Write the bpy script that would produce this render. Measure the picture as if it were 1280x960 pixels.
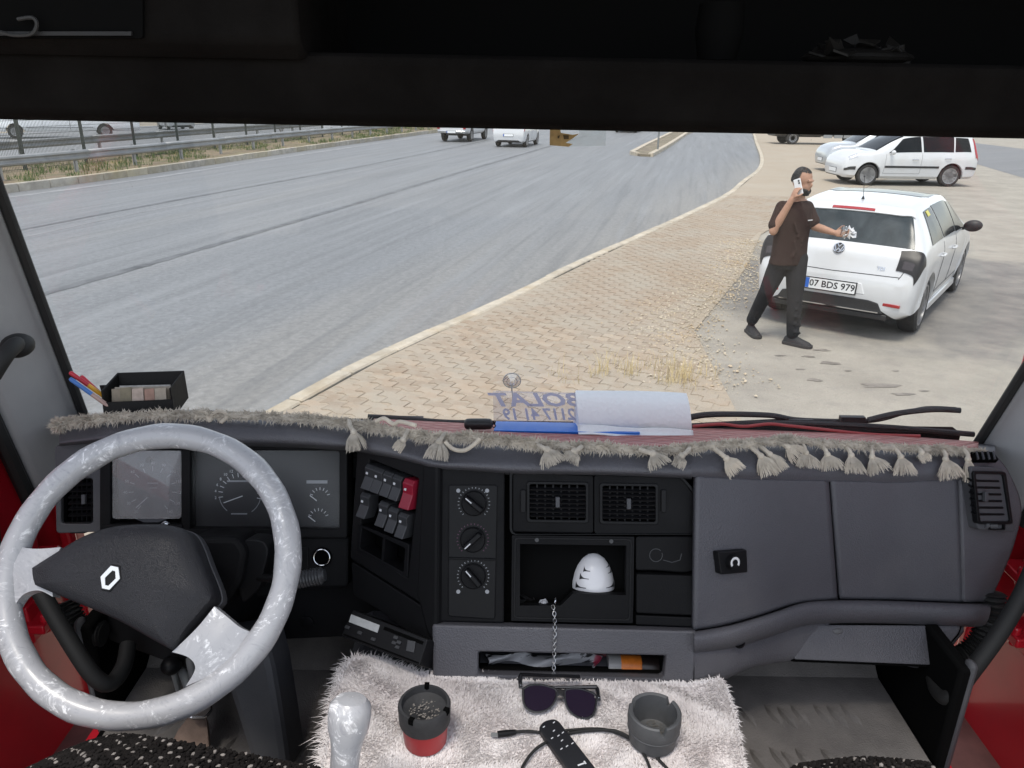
import bpy, bmesh, math, random
from mathutils import Vector, Matrix
random.seed(7)
R = math.radians
for o in list(bpy.data.objects): bpy.data.objects.remove(o)
scene = bpy.context.scene
COL = scene.collection

# ---------------------------------------------------------------- camera
FPX, HOR, CAMH, ROLL = 950.0, 121.0, 2.36, R(0.8)      # focal length in photo pixels, horizon row, eye height, roll
PITCH = math.atan((480 - HOR) / FPX)
O = Vector((0, 0, CAMH))
FW = Vector((0, math.cos(PITCH), -math.sin(PITCH)))
_u = Vector((0, math.sin(PITCH), math.cos(PITCH))); _r = Vector((1, 0, 0))
RT = _r * math.cos(ROLL) + _u * math.sin(ROLL)
UP = _u * math.cos(ROLL) - _r * math.sin(ROLL)
cam = bpy.data.cameras.new('camera'); camo = bpy.data.objects.new('camera', cam); COL.objects.link(camo)
camo.matrix_world = Matrix(((RT.x, UP.x, -FW.x, O.x), (RT.y, UP.y, -FW.y, O.y), (RT.z, UP.z, -FW.z, O.z), (0, 0, 0, 1)))
cam.sensor_width = 36; cam.lens = 36 * FPX / 1280; cam.clip_start = 0.02; cam.clip_end = 3000
scene.camera = camo

# ---------------------------------------------------------------- sky, sun, exposure
SUN_EL, SUN_AZ = R(70), R(205)       # azimuth clockwise from +Y: behind the truck, a little to its left
w = bpy.data.worlds.new('World'); scene.world = w; w.use_nodes = True
nt = w.node_tree; nt.nodes.clear()
sky = nt.nodes.new('ShaderNodeTexSky'); sky.sky_type = 'NISHITA'; sky.sun_disc = False
sky.sun_elevation = SUN_EL; sky.sun_rotation = SUN_AZ; sky.air_density = 1.0; sky.dust_density = 1.0; sky.ozone_density = 0.6
bg = nt.nodes.new('ShaderNodeBackground'); bg.inputs[1].default_value = 0.15
hs = nt.nodes.new('ShaderNodeHueSaturation'); hs.inputs['Saturation'].default_value = 0.42
out = nt.nodes.new('ShaderNodeOutputWorld')
nt.links.new(sky.outputs[0], hs.inputs['Color']); nt.links.new(hs.outputs[0], bg.inputs[0]); nt.links.new(bg.outputs[0], out.inputs[0])
sl = bpy.data.lights.new('sun', 'SUN'); sl.energy = 1.4; sl.angle = R(18); sl.color = (1, 0.94, 0.84)
so = bpy.data.objects.new('sun', sl); COL.objects.link(so)
_sd = Vector((math.sin(SUN_AZ) * math.cos(SUN_EL), math.cos(SUN_AZ) * math.cos(SUN_EL), math.sin(SUN_EL)))
so.rotation_euler = _sd.to_track_quat('Z', 'Y').to_euler(); so.location = (0, 0, 30)
scene.view_settings.view_transform = 'Standard'; scene.view_settings.look = 'None'
scene.view_settings.exposure = 0.92; scene.view_settings.gamma = 1
scene.render.engine = 'CYCLES'

# ---------------------------------------------------------------- pixels to points
def ray(x, y): return FW + RT * ((x - 640) / FPX) + UP * ((480 - y) / FPX)
def Q(x, y, d): return O + ray(x, y) * d                       # at depth d along the view axis
def G(x, y, z=0.0):                                            # on a level plane
    d = ray(x, y); return O + d * ((z - CAMH) / d.z)
def AY(x, y, Y): d = ray(x, y); return O + d * (Y / d.y)        # on a plane across the truck
def AX(x, y, X): d = ray(x, y); return O + d * (X / d.x)        # on a plane along the truck
class Plane:
    def __init__(s, p, n): s.p = Vector(p); s.n = Vector(n).normalized()
    def pt(s, x, y, off=0.0):
        d = ray(x, y); t = (s.p + s.n * off - O).dot(s.n) / d.dot(s.n); return O + d * t
def plane3(a, b, c):
    n = (b - a).cross(c - a)
    if n.dot(O - a) < 0: n = -n
    return Plane(a, n)

# ---------------------------------------------------------------- mesh builder
class MB:
    def __init__(s): s.v = []; s.f = []; s.m = []; s.mi = 0
    def V(s, p): s.v.append(Vector(p)); return len(s.v) - 1
    def F(s, idx): s.f.append(tuple(idx)); s.m.append(s.mi)
    def poly(s, pts): s.F([s.V(p) for p in pts])
    def box(s, c, h, M=None):
        M = M or Matrix.Identity(3); c = Vector(c); k = len(s.v)
        for z in (-1, 1):
            for y in (-1, 1):
                for x in (-1, 1): s.V(c + M @ Vector((x * h[0], y * h[1], z * h[2])))
        for q in ((0, 2, 3, 1), (4, 5, 7, 6), (0, 1, 5, 4), (2, 6, 7, 3), (0, 4, 6, 2), (1, 3, 7, 5)): s.F([k + i for i in q])
    def prism(s, a, b):                                        # two point loops
        n = len(a); ia = [s.V(p) for p in a]; ib = [s.V(p) for p in b]
        s.F(ia); s.F(ib[::-1])
        for i in range(n): j = (i + 1) % n; s.F((ia[j], ia[i], ib[i], ib[j]))
    def loft(s, rings, cap=True, closed=True):
        ids = [[s.V(p) for p in r] for r in rings]; n = len(ids[0])
        for a, b in zip(ids, ids[1:]):
            for i in range(n if closed else n - 1):
                j = (i + 1) % n; s.F((a[i], a[j], b[j], b[i]))
        if cap and closed: s.F(ids[0][::-1]); s.F(ids[-1])
    def grid(s, rows): s.loft(rows, False, False)
    def tube(s, pts, r, n=10, cap=True):
        pts = [Vector(p) for p in pts]; rs = r if isinstance(r, (list, tuple)) else [r] * len(pts)
        t0 = (pts[1] - pts[0]).normalized(); a = t0.orthogonal().normalized(); rings = []
        for i, p in enumerate(pts):
            t = (pts[min(i + 1, len(pts) - 1)] - pts[max(i - 1, 0)]).normalized()
            a = (a - t * a.dot(t)).normalized(); b = t.cross(a)
            rings.append([p + (a * math.cos(2 * math.pi * k / n) + b * math.sin(2 * math.pi * k / n)) * rs[i] for k in range(n)])
        s.loft(rings, cap)
    def lathe(s, prof, n=32, c=(0, 0, 0), M=None, cap=True):    # prof: (r, h) along the local z axis
        M = M or Matrix.Identity(3); c = Vector(c)
        s.loft([[c + M @ Vector((max(r, 1e-4) * math.cos(2 * math.pi * k / n), max(r, 1e-4) * math.sin(2 * math.pi * k / n), h)) for k in range(n)] for r, h in prof], cap)
    def ell(s, c, r, M=None, n=16, m=10):
        M = M or Matrix.Identity(3); c = Vector(c)
        s.loft([[c + M @ Vector((r[0] * math.sin(t) * math.cos(2 * math.pi * k / n), r[1] * math.sin(t) * math.sin(2 * math.pi * k / n), r[2] * math.cos(t))) for k in range(n)]
                for t in [0.02 + (math.pi - 0.04) * i / m for i in range(m + 1)]])
    def torus(s, c, Rr, r, M=None, n=48, m=12):
        M = M or Matrix.Identity(3); c = Vector(c)
        rings = []
        for i in range(n + 1):
            a = 2 * math.pi * i / n; e = Vector((math.cos(a), math.sin(a), 0))
            rings.append([c + M @ (e * (Rr + r * math.cos(2 * math.pi * k / m)) + Vector((0, 0, r * math.sin(2 * math.pi * k / m)))) for k in range(m)])
        s.loft(rings, False)
    # things drawn on a plane from photo outlines
    def plate(s, pl, poly, off=0.0, thick=0.01):
        b = [pl.pt(x, y) for x, y in poly]
        s.prism([p + pl.n * off for p in b], [p + pl.n * (off - thick) for p in b])
    def frame(s, pl, outer, inner, off=0.0, thick=0.01):        # outer, inner: loops of equal length
        n = len(outer)
        ps = [[pl.pt(*q) + pl.n * o for q in L] for L, o in ((outer, off), (inner, off), (inner, off - thick), (outer, off - thick))]
        ids = [[s.V(p) for p in L] for L in ps]
        for i in range(n):
            j = (i + 1) % n
            for k in range(4):
                a, b = ids[k], ids[(k + 1) % 4]; s.F((a[i], a[j], b[j], b[i]))
    def mesh(s, name, M=None, smooth=False, mats=()):
        me = bpy.data.meshes.new(name)
        vs = [M @ p for p in s.v] if M is not None else s.v
        me.from_pydata([tuple(p) for p in vs], [], s.f)
        for mt in mats: me.materials.append(mt)
        if len(mats) > 1: me.polygons.foreach_set('material_index', s.m)
        bm = bmesh.new(); bm.from_mesh(me); bmesh.ops.recalc_face_normals(bm, faces=bm.faces); bm.to_mesh(me); bm.free()
        if smooth:
            me.polygons.foreach_set('use_smooth', [True] * len(me.polygons))
            if smooth != 'all': me.set_sharp_from_angle(angle=R(38))
        me.update(); return me
XF = {}
def thing(name, label, cat, loc=(0, 0, 0), rz=0.0, group=None):
    o = bpy.data.objects.new(name, None); COL.objects.link(o); o.empty_display_size = 0.05
    o.location = loc; o.rotation_euler = (0, 0, rz)
    XF[o] = Matrix.Translation(Vector(loc)) @ Matrix.Rotation(rz, 4, 'Z')
    return tag(o, label, cat, group)
def tag(o, label=None, cat=None, group=None, kind=None):
    if label: o['label'] = label
    if cat: o['category'] = cat
    if group: o['group'] = group
    if kind: o['kind'] = kind
    return o
def add(mb, name, mat, parent=None, smooth=True, local=False, bevel=0.0, bseg=2, sub=0, solid=0.0, kind=None):
    """one mesh object; vertices in world space unless local"""
    mats = mat if isinstance(mat, (list, tuple)) else (mat,)
    M = None
    if parent is not None and not local: M = XF[parent].inverted()
    me = mb.mesh(name, M, smooth, mats)
    o = bpy.data.objects.new(name, me); COL.objects.link(o)
    if parent is not None: o.parent = parent; XF[o] = XF[parent]
    else: XF[o] = Matrix.Identity(4)
    if solid: q = o.modifiers.new('solid', 'SOLIDIFY'); q.thickness = solid; q.offset = -1
    if bevel: q = o.modifiers.new('bevel', 'BEVEL'); q.width = bevel; q.segments = bseg; q.limit_method = 'ANGLE'; q.angle_limit = R(40); q.harden_normals = False
    if sub: q = o.modifiers.new('sub', 'SUBSURF'); q.levels = q.render_levels = sub
    if kind: o['kind'] = kind
    return o
def copy_tree(o, parent=None):
    c = o.copy(); COL.objects.link(c); c.parent = parent
    for ch in [x for x in list(COL.objects) if x.parent == o]: copy_tree(ch, c)
    return c
def rq(pts, r=0.0, n=4):                                        # rounded polygon, r in the units of pts
    if r <= 0: return list(pts)
    res = []; m = len(pts)
    for i in range(m):
        p0, p1, p2 = Vector(pts[i - 1]), Vector(pts[i]), Vector(pts[(i + 1) % m])
        a = (p0 - p1); b = (p2 - p1); k = min(r, a.length * .48, b.length * .48)
        A = p1 + a.normalized() * k; B = p1 + b.normalized() * k
        for j in range(n + 1):
            t = j / n; res.append(tuple(A * (1 - t) ** 2 + p1 * 2 * t * (1 - t) + B * t * t))
    return res
def rect(x0, y0, x1, y1, r=0.0, sk=0.0, n=4):                   # sk: drop of the right end in pixels
    return rq([(x0, y0), (x1, y0 + sk), (x1, y1 + sk), (x0, y1)], r, n)
def circ(x, y, r, n=28, ry=None): return [(x + r * math.cos(2 * math.pi * i / n), y + (ry or r) * math.sin(2 * math.pi * i / n)) for i in range(n)]
def cr(pts, k=8):                                               # Catmull-Rom through points
    pts = [Vector(p) for p in pts]; res = []
    for i in range(len(pts) - 1):
        p0, p1, p2, p3 = pts[max(i - 1, 0)], pts[i], pts[i + 1], pts[min(i + 2, len(pts) - 1)]
        for j in range(k):
            t = j / k; res.append(0.5 * ((2 * p1) + (p2 - p0) * t + (2 * p0 - 5 * p1 + 4 * p2 - p3) * t * t + (3 * p1 - p0 - 3 * p2 + p3) * t ** 3))
    res.append(pts[-1]); return res
def surf(rows, ku=6, kv=6):                                     # smooth sheet through a grid of points
    a = [cr(r, ku) for r in rows]; cols = [cr([a[i][j] for i in range(len(a))], kv) for j in range(len(a[0]))]
    return [[cols[j][i] for j in range(len(cols))] for i in range(len(cols[0]))]
def basis(z, x=None):
    z = Vector(z).normalized(); x = Vector(x) if x is not None else z.orthogonal()
    x = (x - z * x.dot(z)).normalized(); y = z.cross(x)
    return Matrix((x, y, z)).transposed()
_TX = {}
def _glyphs(body, bold, shear):
    k = (body, bold, shear)
    if k not in _TX:
        cu = bpy.data.curves.new('lettering', 'FONT'); cu.body = body; cu.size = 1; cu.align_x = 'CENTER'; cu.align_y = 'CENTER'; cu.offset = bold; cu.shear = shear; cu.resolution_u = 2
        ob = bpy.data.objects.new('lettering', cu); COL.objects.link(ob); dg = bpy.context.evaluated_depsgraph_get(); me = bpy.data.meshes.new_from_object(ob.evaluated_get(dg))
        _TX[k] = ([v.co.copy() for v in me.vertices], [list(p.vertices) for p in me.polygons])
        bpy.data.objects.remove(ob); bpy.data.curves.remove(cu); bpy.data.meshes.remove(me)
    return _TX[k]
for _b in [str(20 + 10 * i) for i in range(13)] + [str(2 * i) for i in range(1, 15)]: _glyphs(_b, 0.0, 0.0)
_glyphs('07 BDS 979', .016, 0.0); _glyphs('TDI', .03, 0.0); _glyphs('BOLAT', .03, 0.35); _glyphs('2117 41 19', .025, 0.2)
def text_mb(body, size, M, org, bold=0.0, shear=0.0, mirror=False, squash=1.0, mb=None):
    mb = mb or MB(); vs, fs = _glyphs(body, bold, shear); k = len(mb.v)
    for v in vs: mb.V(Vector(org) + M @ Vector(((-v.x if mirror else v.x) * squash * size, v.y * size, 0)))
    for f in fs: mb.F([k + i for i in f])
    return mb

# ---------------------------------------------------------------- materials
def mat(name, col, rough=0.6, metal=0.0, var=0.0, vs=8.0, bump=0.0, bs=60.0, coat=0.0, spec=None, dirt=None, ds=3.0, da=0.5, obvar=0.0, emit=0.0, detail=6, stretch=None, rvar=0.0):
    m = bpy.data.materials.new(name); m.use_nodes = True; t = m.node_tree; b = t.nodes['Principled BSDF']
    N = t.nodes.new; Lk = t.links.new
    b.inputs['Base Color'].default_value = (*col, 1); b.inputs['Roughness'].default_value = rough; b.inputs['Metallic'].default_value = metal
    if coat: b.inputs['Coat Weight'].default_value = coat; b.inputs['Coat Roughness'].default_value = 0.06
    if spec is not None: b.inputs['Specular IOR Level'].default_value = spec
    if emit: b.inputs['Emission Color'].default_value = (*col, 1); b.inputs['Emission Strength'].default_value = emit
    tc = N('ShaderNodeTexCoord'); vec = tc.outputs['Object']
    if stretch:
        mp = N('ShaderNodeMapping'); mp.inputs['Scale'].default_value = stretch; Lk(vec, mp.inputs[0]); vec = mp.outputs[0]
    src = None
    def noise(sc, det=detail, v=None):
        n = N('ShaderNodeTexNoise'); n.inputs['Scale'].default_value = sc; n.inputs['Detail'].default_value = det; n.inputs['Roughness'].default_value = 0.62
        Lk(v or vec, n.inputs['Vector']); return n.outputs['Fac']
    def ramp(f, a, c):
        r = N('ShaderNodeMapRange'); r.inputs['From Min'].default_value = a; r.inputs['From Max'].default_value = c; Lk(f, r.inputs['Value']); return r.outputs[0]
    def mixc(f, a, c):
        x = N('ShaderNodeMix'); x.data_type = 'RGBA'
        if hasattr(f, 'links'): Lk(f, x.inputs[0])
        else: x.inputs[0].default_value = f
        for s, i in ((a, 6), (c, 7)):
            if hasattr(s, 'links'): Lk(s, x.inputs[i])
            else: x.inputs[i].default_value = (*s, 1)
        return x.outputs[2]
    if var:
        f = ramp(noise(vs), 0.3, 0.7)
        src = mixc(f, tuple(c * (1 - var) for c in col), tuple(min(1, c * (1 + var)) for c in col))
    if dirt:
        f = ramp(noise(ds), 0.45, 0.72); mm = N('ShaderNodeMath'); mm.operation = 'MULTIPLY'; mm.inputs[1].default_value = da; Lk(f, mm.inputs[0])
        src = mixc(mm.outputs[0], src or col, dirt)
    if obvar:
        oi = N('ShaderNodeObjectInfo'); h = N('ShaderNodeHueSaturation'); r = N('ShaderNodeMapRange')
        r.inputs['To Min'].default_value = 1 - obvar; r.inputs['To Max'].default_value = 1 + obvar; Lk(oi.outputs['Random'], r.inputs['Value']); Lk(r.outputs[0], h.inputs['Value'])
        if src: Lk(src, h.inputs['Color'])
        else: h.inputs['Color'].default_value = (*col, 1)
        src = h.outputs[0]
    if src: Lk(src, b.inputs['Base Color'])
    if rvar:
        r = N('ShaderNodeMapRange'); r.inputs['To Min'].default_value = max(0.02, rough - rvar); r.inputs['To Max'].default_value = min(1, rough + rvar); Lk(noise(vs * 1.7), r.inputs['Value']); Lk(r.outputs[0], b.inputs['Roughness'])
    if bump:
        bp = N('ShaderNodeBump'); bp.inputs['Strength'].default_value = bump; bp.inputs['Distance'].default_value = 0.3 / bs
        Lk(noise(bs, 4), bp.inputs['Height']); Lk(bp.outputs[0], b.inputs['Normal'])
    return m
class NT:                                                       # small node helper for the special materials
    def __init__(s, name):
        s.m = bpy.data.materials.new(name); s.m.use_nodes = True; s.t = s.m.node_tree; s.b = s.t.nodes['Principled BSDF']; s.o = s.t.nodes['Material Output']
        s.tc = s.t.nodes.new('ShaderNodeTexCoord'); s.P = s.tc.outputs['Object']
    def L(s, a, b): s.t.links.new(a, b)
    def put(s, sock, val):
        if hasattr(val, 'links'): s.L(val, sock)
        elif isinstance(val, (tuple, list)) and len(val) == 3 and sock.type == 'RGBA': sock.default_value = (*val, 1)
        else: sock.default_value = val
    def math(s, op, a, b=0.0, c=None):
        n = s.t.nodes.new('ShaderNodeMath'); n.operation = op; s.put(n.inputs[0], a); s.put(n.inputs[1], b)
        if c is not None: s.put(n.inputs[2], c)
        return n.outputs[0]
    def map(s, v, sc=(1, 1, 1), loc=(0, 0, 0), rot=(0, 0, 0)):
        n = s.t.nodes.new('ShaderNodeMapping'); n.inputs['Scale'].default_value = sc; n.inputs['Location'].default_value = loc; n.inputs['Rotation'].default_value = rot; s.L(v, n.inputs[0]); return n.outputs[0]
    def noise(s, sc, det=6, v=None, dist=0.0, rough=0.6, col=False):
        n = s.t.nodes.new('ShaderNodeTexNoise'); n.inputs['Scale'].default_value = sc; n.inputs['Detail'].default_value = det; n.inputs['Roughness'].default_value = rough; n.inputs['Distortion'].default_value = dist
        s.L(v or s.P, n.inputs['Vector']); return n.outputs['Color' if col else 'Fac']
    def vor(s, sc, v=None, out='Distance', feat='F1', rnd=1.0):
        n = s.t.nodes.new('ShaderNodeTexVoronoi'); n.feature = feat; n.inputs['Scale'].default_value = sc; n.inputs['Randomness'].default_value = rnd; s.L(v or s.P, n.inputs['Vector']); return n.outputs[out]
    def ramp(s, f, a, b, lo=0.0, hi=1.0):
        r = s.t.nodes.new('ShaderNodeMapRange'); s.put(r.inputs['Value'], f)
        for k, v in (('From Min', a), ('From Max', b), ('To Min', lo), ('To Max', hi)): r.inputs[k].default_value = v
        return r.outputs[0]
    def mix(s, f, a, b):
        x = s.t.nodes.new('ShaderNodeMix'); x.data_type = 'RGBA'; s.put(x.inputs[0], f); s.put(x.inputs[6], a); s.put(x.inputs[7], b); return x.outputs[2]
    def xyz(s, v=None):
        n = s.t.nodes.new('ShaderNodeSeparateXYZ'); s.L(v or s.P, n.inputs[0]); return n.outputs
    def bump(s, h, st=0.3, dist=0.01):
        n = s.t.nodes.new('ShaderNodeBump'); n.inputs['Strength'].default_value = st; n.inputs['Distance'].default_value = dist; s.L(h, n.inputs['Height']); s.L(n.outputs[0], s.b.inputs['Normal'])
    def fin(s, col=None, rough=None, metal=None, spec=None):
        if col is not None: s.put(s.b.inputs['Base Color'], col)
        if rough is not None: s.put(s.b.inputs['Roughness'], rough)
        if metal is not None: s.put(s.b.inputs['Metallic'], metal)
        if spec is not None: s.put(s.b.inputs['Specular IOR Level'], spec)
        return s.m
def schlick(n, f0=0.04, gain=1.0):
    lw = n.t.nodes.new('ShaderNodeLayerWeight'); lw.inputs['Blend'].default_value = 0.5
    p = n.math('POWER', lw.outputs['Facing'], 5.0); return n.math('MULTIPLY', n.math('ADD', n.math('MULTIPLY', p, 1 - f0), f0), gain)
def glass(name, tint=(1, 1, 1), f0=0.04, gain=1.0, dust=None, rough=0.0):
    n = NT(name); N = n.t.nodes.new
    tr = N('ShaderNodeBsdfTransparent'); tr.inputs[0].default_value = (*tint, 1)
    gl = N('ShaderNodeBsdfGlossy'); gl.inputs['Roughness'].default_value = rough; gl.inputs['Color'].default_value = (1, 1, 1, 1)
    mx = N('ShaderNodeMixShader'); n.L(schlick(n, f0, gain), mx.inputs[0]); n.L(tr.outputs[0], mx.inputs[1]); n.L(gl.outputs[0], mx.inputs[2]); res = mx.outputs[0]
    if dust:
        df = N('ShaderNodeBsdfDiffuse'); df.inputs[0].default_value = (0.75, 0.74, 0.72, 1)
        m2 = N('ShaderNodeMixShader'); n.L(dust(n), m2.inputs[0]); n.L(res, m2.inputs[1]); n.L(df.outputs[0], m2.inputs[2]); res = m2.outputs[0]
    n.L(res, n.o.inputs[0]); n.t.nodes.remove(n.b); return n.m

# ================================================================ OUTSIDE: ground, road, pavement
def asphalt(name, base, rot, dusty=0.5, edge=False):
    n = NT(name); v = n.map(n.P, rot=(0, 0, rot)); st = n.map(v, sc=(1.0, 0.05, 1))
    big = n.ramp(n.noise(0.25, 4), 0.3, 0.7); streak = n.ramp(n.noise(1.1, 6, st), 0.3, 0.7); fine = n.noise(90, 3); agg = n.vor(140)
    c = n.mix(streak, tuple(x * 0.72 for x in base), tuple(x * 1.25 for x in base))
    c = n.mix(n.math('MULTIPLY', big, 0.5), c, tuple(x * 1.45 for x in base))
    c = n.mix(n.ramp(n.noise(0.16, 3, st), .45, .62, 0, .45), c, tuple(x * 0.62 for x in base)); c = n.mix(n.ramp(n.noise(4.5, 8), .55, .8, 0, .4), c, tuple(x * 1.5 for x in base)); c = n.mix(n.ramp(n.noise(9, 9, dist=1), .62, .72, 0, .35), c, tuple(x * .5 for x in base))
    c = n.mix(n.math('MULTIPLY', n.ramp(n.noise(0.6, 8, st), 0.52, 0.75), dusty), c, (0.33, 0.30, 0.255))
    c = n.mix(n.math('MULTIPLY', n.ramp(agg, 0.0, 0.5), 0.30), tuple(x * 1.5 for x in base), c)
    c = n.mix(n.ramp(fine, 0.35, 0.65), n.mix(0.2, c, (0, 0, 0)), c)
    if edge:                                                    # dust swept against the near kerb
        x, y, z = n.xyz(); d = n.math('ADD', n.math('MULTIPLY', n.math('ADD', x, 1.93), -.899), n.math('MULTIPLY', n.math('SUBTRACT', y, 5.64), .438))
        c = n.mix(n.ramp(n.math('ADD', d, n.math('MULTIPLY', n.noise(0.8, 8, st), 3.2)), 4.2, 1.2, 0, .62), c, (0.30, 0.275, 0.235))
    c = n.mix(n.ramp(n.noise(13, 3), .35, .65, 0, .30), c, (0.05, 0.052, 0.055)); c = n.mix(n.ramp(n.noise(22, 2), .58, .70, 0, .35), c, (0.36, 0.36, 0.36))
    c = n.mix(n.ramp(n.noise(5, 6, n.map(v, sc=(1.0, 0.03, 1))), .48, .66, 0, .40), c, tuple(x * .62 for x in base)); c = n.mix(n.ramp(n.noise(3.1, 7, n.map(v, sc=(1.0, 0.04, 1), loc=(7, 3, 0))), .52, .70, 0, .45), c, tuple(x * 1.65 for x in base))
    n.bump(agg, 0.5, 0.004); return n.fin(c, 0.62, spec=0.5)
M_road = asphalt('road asphalt', (0.160, 0.166, 0.172), R(13), 0.75, True)
M_road2 = asphalt('far carriageway asphalt', (0.2, 0.205, 0.21), R(10), 0.3)
M_tar = mat('crack sealing tar', (0.10, 0.102, 0.105), 0.55, var=0.45, vs=3, bump=0.3, bs=90)
def lot_mat():
    n = NT('dusty yard ground'); x, y, z = n.xyz()
    dx = n.math('SUBTRACT', x, 5.4); dy = n.math('SUBTRACT', y, 10.2)
    # worn asphalt lies round the parked car, sand has blown over the rest
    dist = n.math('SQRT', n.math('ADD', n.math('MULTIPLY', n.math('MULTIPLY', dx, dx), 0.11), n.math('MULTIPLY', n.math('MULTIPLY', dy, dy), 0.16)))
    wob = n.math('MULTIPLY', n.math('SUBTRACT', n.noise(0.9, 8), 0.5), 1.9)
    sandm = n.ramp(n.math('ADD', dist, wob), 0.85, 1.25)
    asp = n.mix(n.ramp(n.noise(2.2, 8), 0.35, 0.7), (0.16, 0.155, 0.15), (0.26, 0.245, 0.225))
    sand = n.mix(n.ramp(n.noise(1.3, 9), 0.3, 0.7), (0.29, 0.268, 0.23), (0.41, 0.38, 0.325))
    c = n.mix(sandm, asp, sand)
    c = n.mix(n.math('MULTIPLY', n.ramp(n.noise(5.5, 9), 0.5, 0.68), 0.5), c, (0.27, 0.25, 0.225))
    grit = n.vor(38); c = n.mix(n.math('MULTIPLY', n.ramp(grit, 0.0, 0.28, 1, 0), 0.28), c, (0.5, 0.46, 0.38))
    fine = n.noise(70, 3); c = n.mix(n.math('MULTIPLY', n.ramp(fine, 0.3, 0.7), 0.3), c, (0.16, 0.14, 0.115))
    h = n.math('ADD', n.noise(14, 8), n.math('MULTIPLY', fine, 0.5)); n.bump(h, 0.5, 0.02)
    return n.fin(c, 0.88, spec=0.25)
M_lot = lot_mat()
M_earth = mat('dry ground', (0.33, 0.29, 0.23), 0.95, var=0.3, vs=0.3, bump=0.4, bs=6)
def brick_far():
    n = NT('far paving'); v = n.map(n.P, rot=(0, 0, R(27)))
    b = n.t.nodes.new('ShaderNodeTexBrick'); b.inputs['Scale'].default_value = 1.0; b.inputs['Brick Width'].default_value = 0.22; b.inputs['Row Height'].default_value = 0.11; b.inputs['Mortar Size'].default_value = 0.006
    b.inputs['Color1'].default_value = (0.37, 0.30, 0.225, 1); b.inputs['Color2'].default_value = (0.34, 0.285, 0.22, 1); b.inputs['Mortar'].default_value = (0.26, 0.225, 0.18, 1); n.L(v, b.inputs['Vector'])
    c = n.mix(n.ramp(n.noise(0.8, 8), 0.35, 0.7, 0.25, 0.95), b.outputs['Color'], (0.37, 0.325, 0.262))
    n.bump(n.noise(25, 6), 0.3, 0.01); return n.fin(c, 0.9, spec=0.2)
M_pavebed = brick_far()
def paver_mat():
    n = NT('concrete pavers'); ge = n.t.nodes.new('ShaderNodeNewGeometry'); n.P = ge.outputs['Position']; oi = n.t.nodes.new('ShaderNodeObjectInfo')
    big = n.ramp(n.noise(0.7, 6), 0.3, 0.7); f = n.noise(9, 8); g = n.noise(120, 3)
    c = n.mix(big, (0.355, 0.275, 0.20), (0.375, 0.32, 0.26))
    h = n.t.nodes.new('ShaderNodeHueSaturation'); n.L(n.ramp(oi.outputs['Random'], 0, 1, 0.86, 1.12), h.inputs['Value']); n.L(c, h.inputs['Color'])
    c = n.mix(n.math('MULTIPLY', n.ramp(f, 0.45, 0.75), 0.7), h.outputs[0], (0.42, 0.38, 0.315)); c = n.mix(n.ramp(n.noise(1.4, 9), .46, .66, 0, .85), c, (0.37, 0.33, 0.27)); c = n.mix(n.ramp(n.noise(3.1, 9, dist=.6), .60, .72, 0, .6), c, (0.25, 0.215, 0.175))
    c = n.mix(n.math('MULTIPLY', n.ramp(g, 0.4, 0.75), 0.35), c, (0.2, 0.165, 0.12)); n.bump(g, 0.35, 0.004)
    return n.fin(c, 0.88, spec=0.2)
M_paver = paver_mat()
M_kerb = mat('kerb concrete', (0.46, 0.41, 0.33), 0.85, var=0.22, vs=5, bump=0.4, bs=45, dirt=(0.36, 0.27, 0.16), ds=2.2, da=0.5, obvar=0.08)
M_kerb2 = mat('median kerb concrete', (0.36, 0.335, 0.29), 0.85, var=0.25, vs=4, bump=0.4, bs=45, dirt=(0.40, 0.32, 0.14), ds=0.35, da=0.55, obvar=0.12)
M_verge = mat('verge soil', (0.19, 0.145, 0.095), 0.95, var=0.4, vs=2.5, bump=0.5, bs=20, dirt=(0.12, 0.14, 0.05), ds=1.2, da=0.7)

def sheet(name, pts, z, m, kind='structure'):
    mb = MB(); mb.poly([(p[0], p[1], z) for p in pts]); o = add(mb, name, m, smooth=False, kind=kind); return o
def strip(name, L, Rr, z, m):
    mb = MB(); mb.grid([[(a[0], a[1], z), (b[0], b[1], z)] for a, b in zip(L, Rr)]); return add(mb, name, m, smooth=False, kind='structure')
def off(pl, d):                                                 # offset a plan polyline to its right
    res = []
    for i, p in enumerate(pl):
        t = (Vector(pl[min(i + 1, len(pl) - 1)]) - Vector(pl[max(i - 1, 0)])).normalized(); res.append((p[0] + t.y * d, p[1] - t.x * d))
    return res
def inpoly(x, y, P):
    r = False; j = len(P) - 1
    for i in range(len(P)):
        if (P[i][1] > y) != (P[j][1] > y) and x < (P[j][0] - P[i][0]) * (y - P[i][1]) / (P[j][1] - P[i][1]) + P[i][0]: r = not r
        j = i
    return r
def resample(pl, step):
    pl = [Vector(p) for p in pl]; res = [pl[0]]; acc = 0
    for a, b in zip(pl, pl[1:]):
        L = (b - a).length; t = step - acc
        while t <= L: res.append(a + (b - a) * (t / L)); t += step
        acc = L - (t - step)
    return res
KP = [(339, 509), (424, 463), (522, 417), (620, 375), (723, 325), (783, 299), (842, 273), (905, 243), (926, 226.5), (947, 210), (950, 195), (944, 178), (939, 163)]
kerb_line = [(-3.9, 1.0), (-2.75, 3.6)] + [tuple(G(*p)[:2]) for p in KP] + [(26, 92), (44, 150), (90, 300)]
kerb_line = [tuple(p) for p in cr([(*p, 0) for p in kerb_line], 6)]; kerb_line = [(p[0], p[1]) for p in kerb_line]
med_line = [(-20.0, -6), (-16.6, 6), (-12.9, 19.45), (-12.2, 22.2), (-11.5, 25.6), (-10.6, 31), (-8.9, 40.4), (-3.5, 65), (9, 110), (32, 180), (85, 320)]
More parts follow.
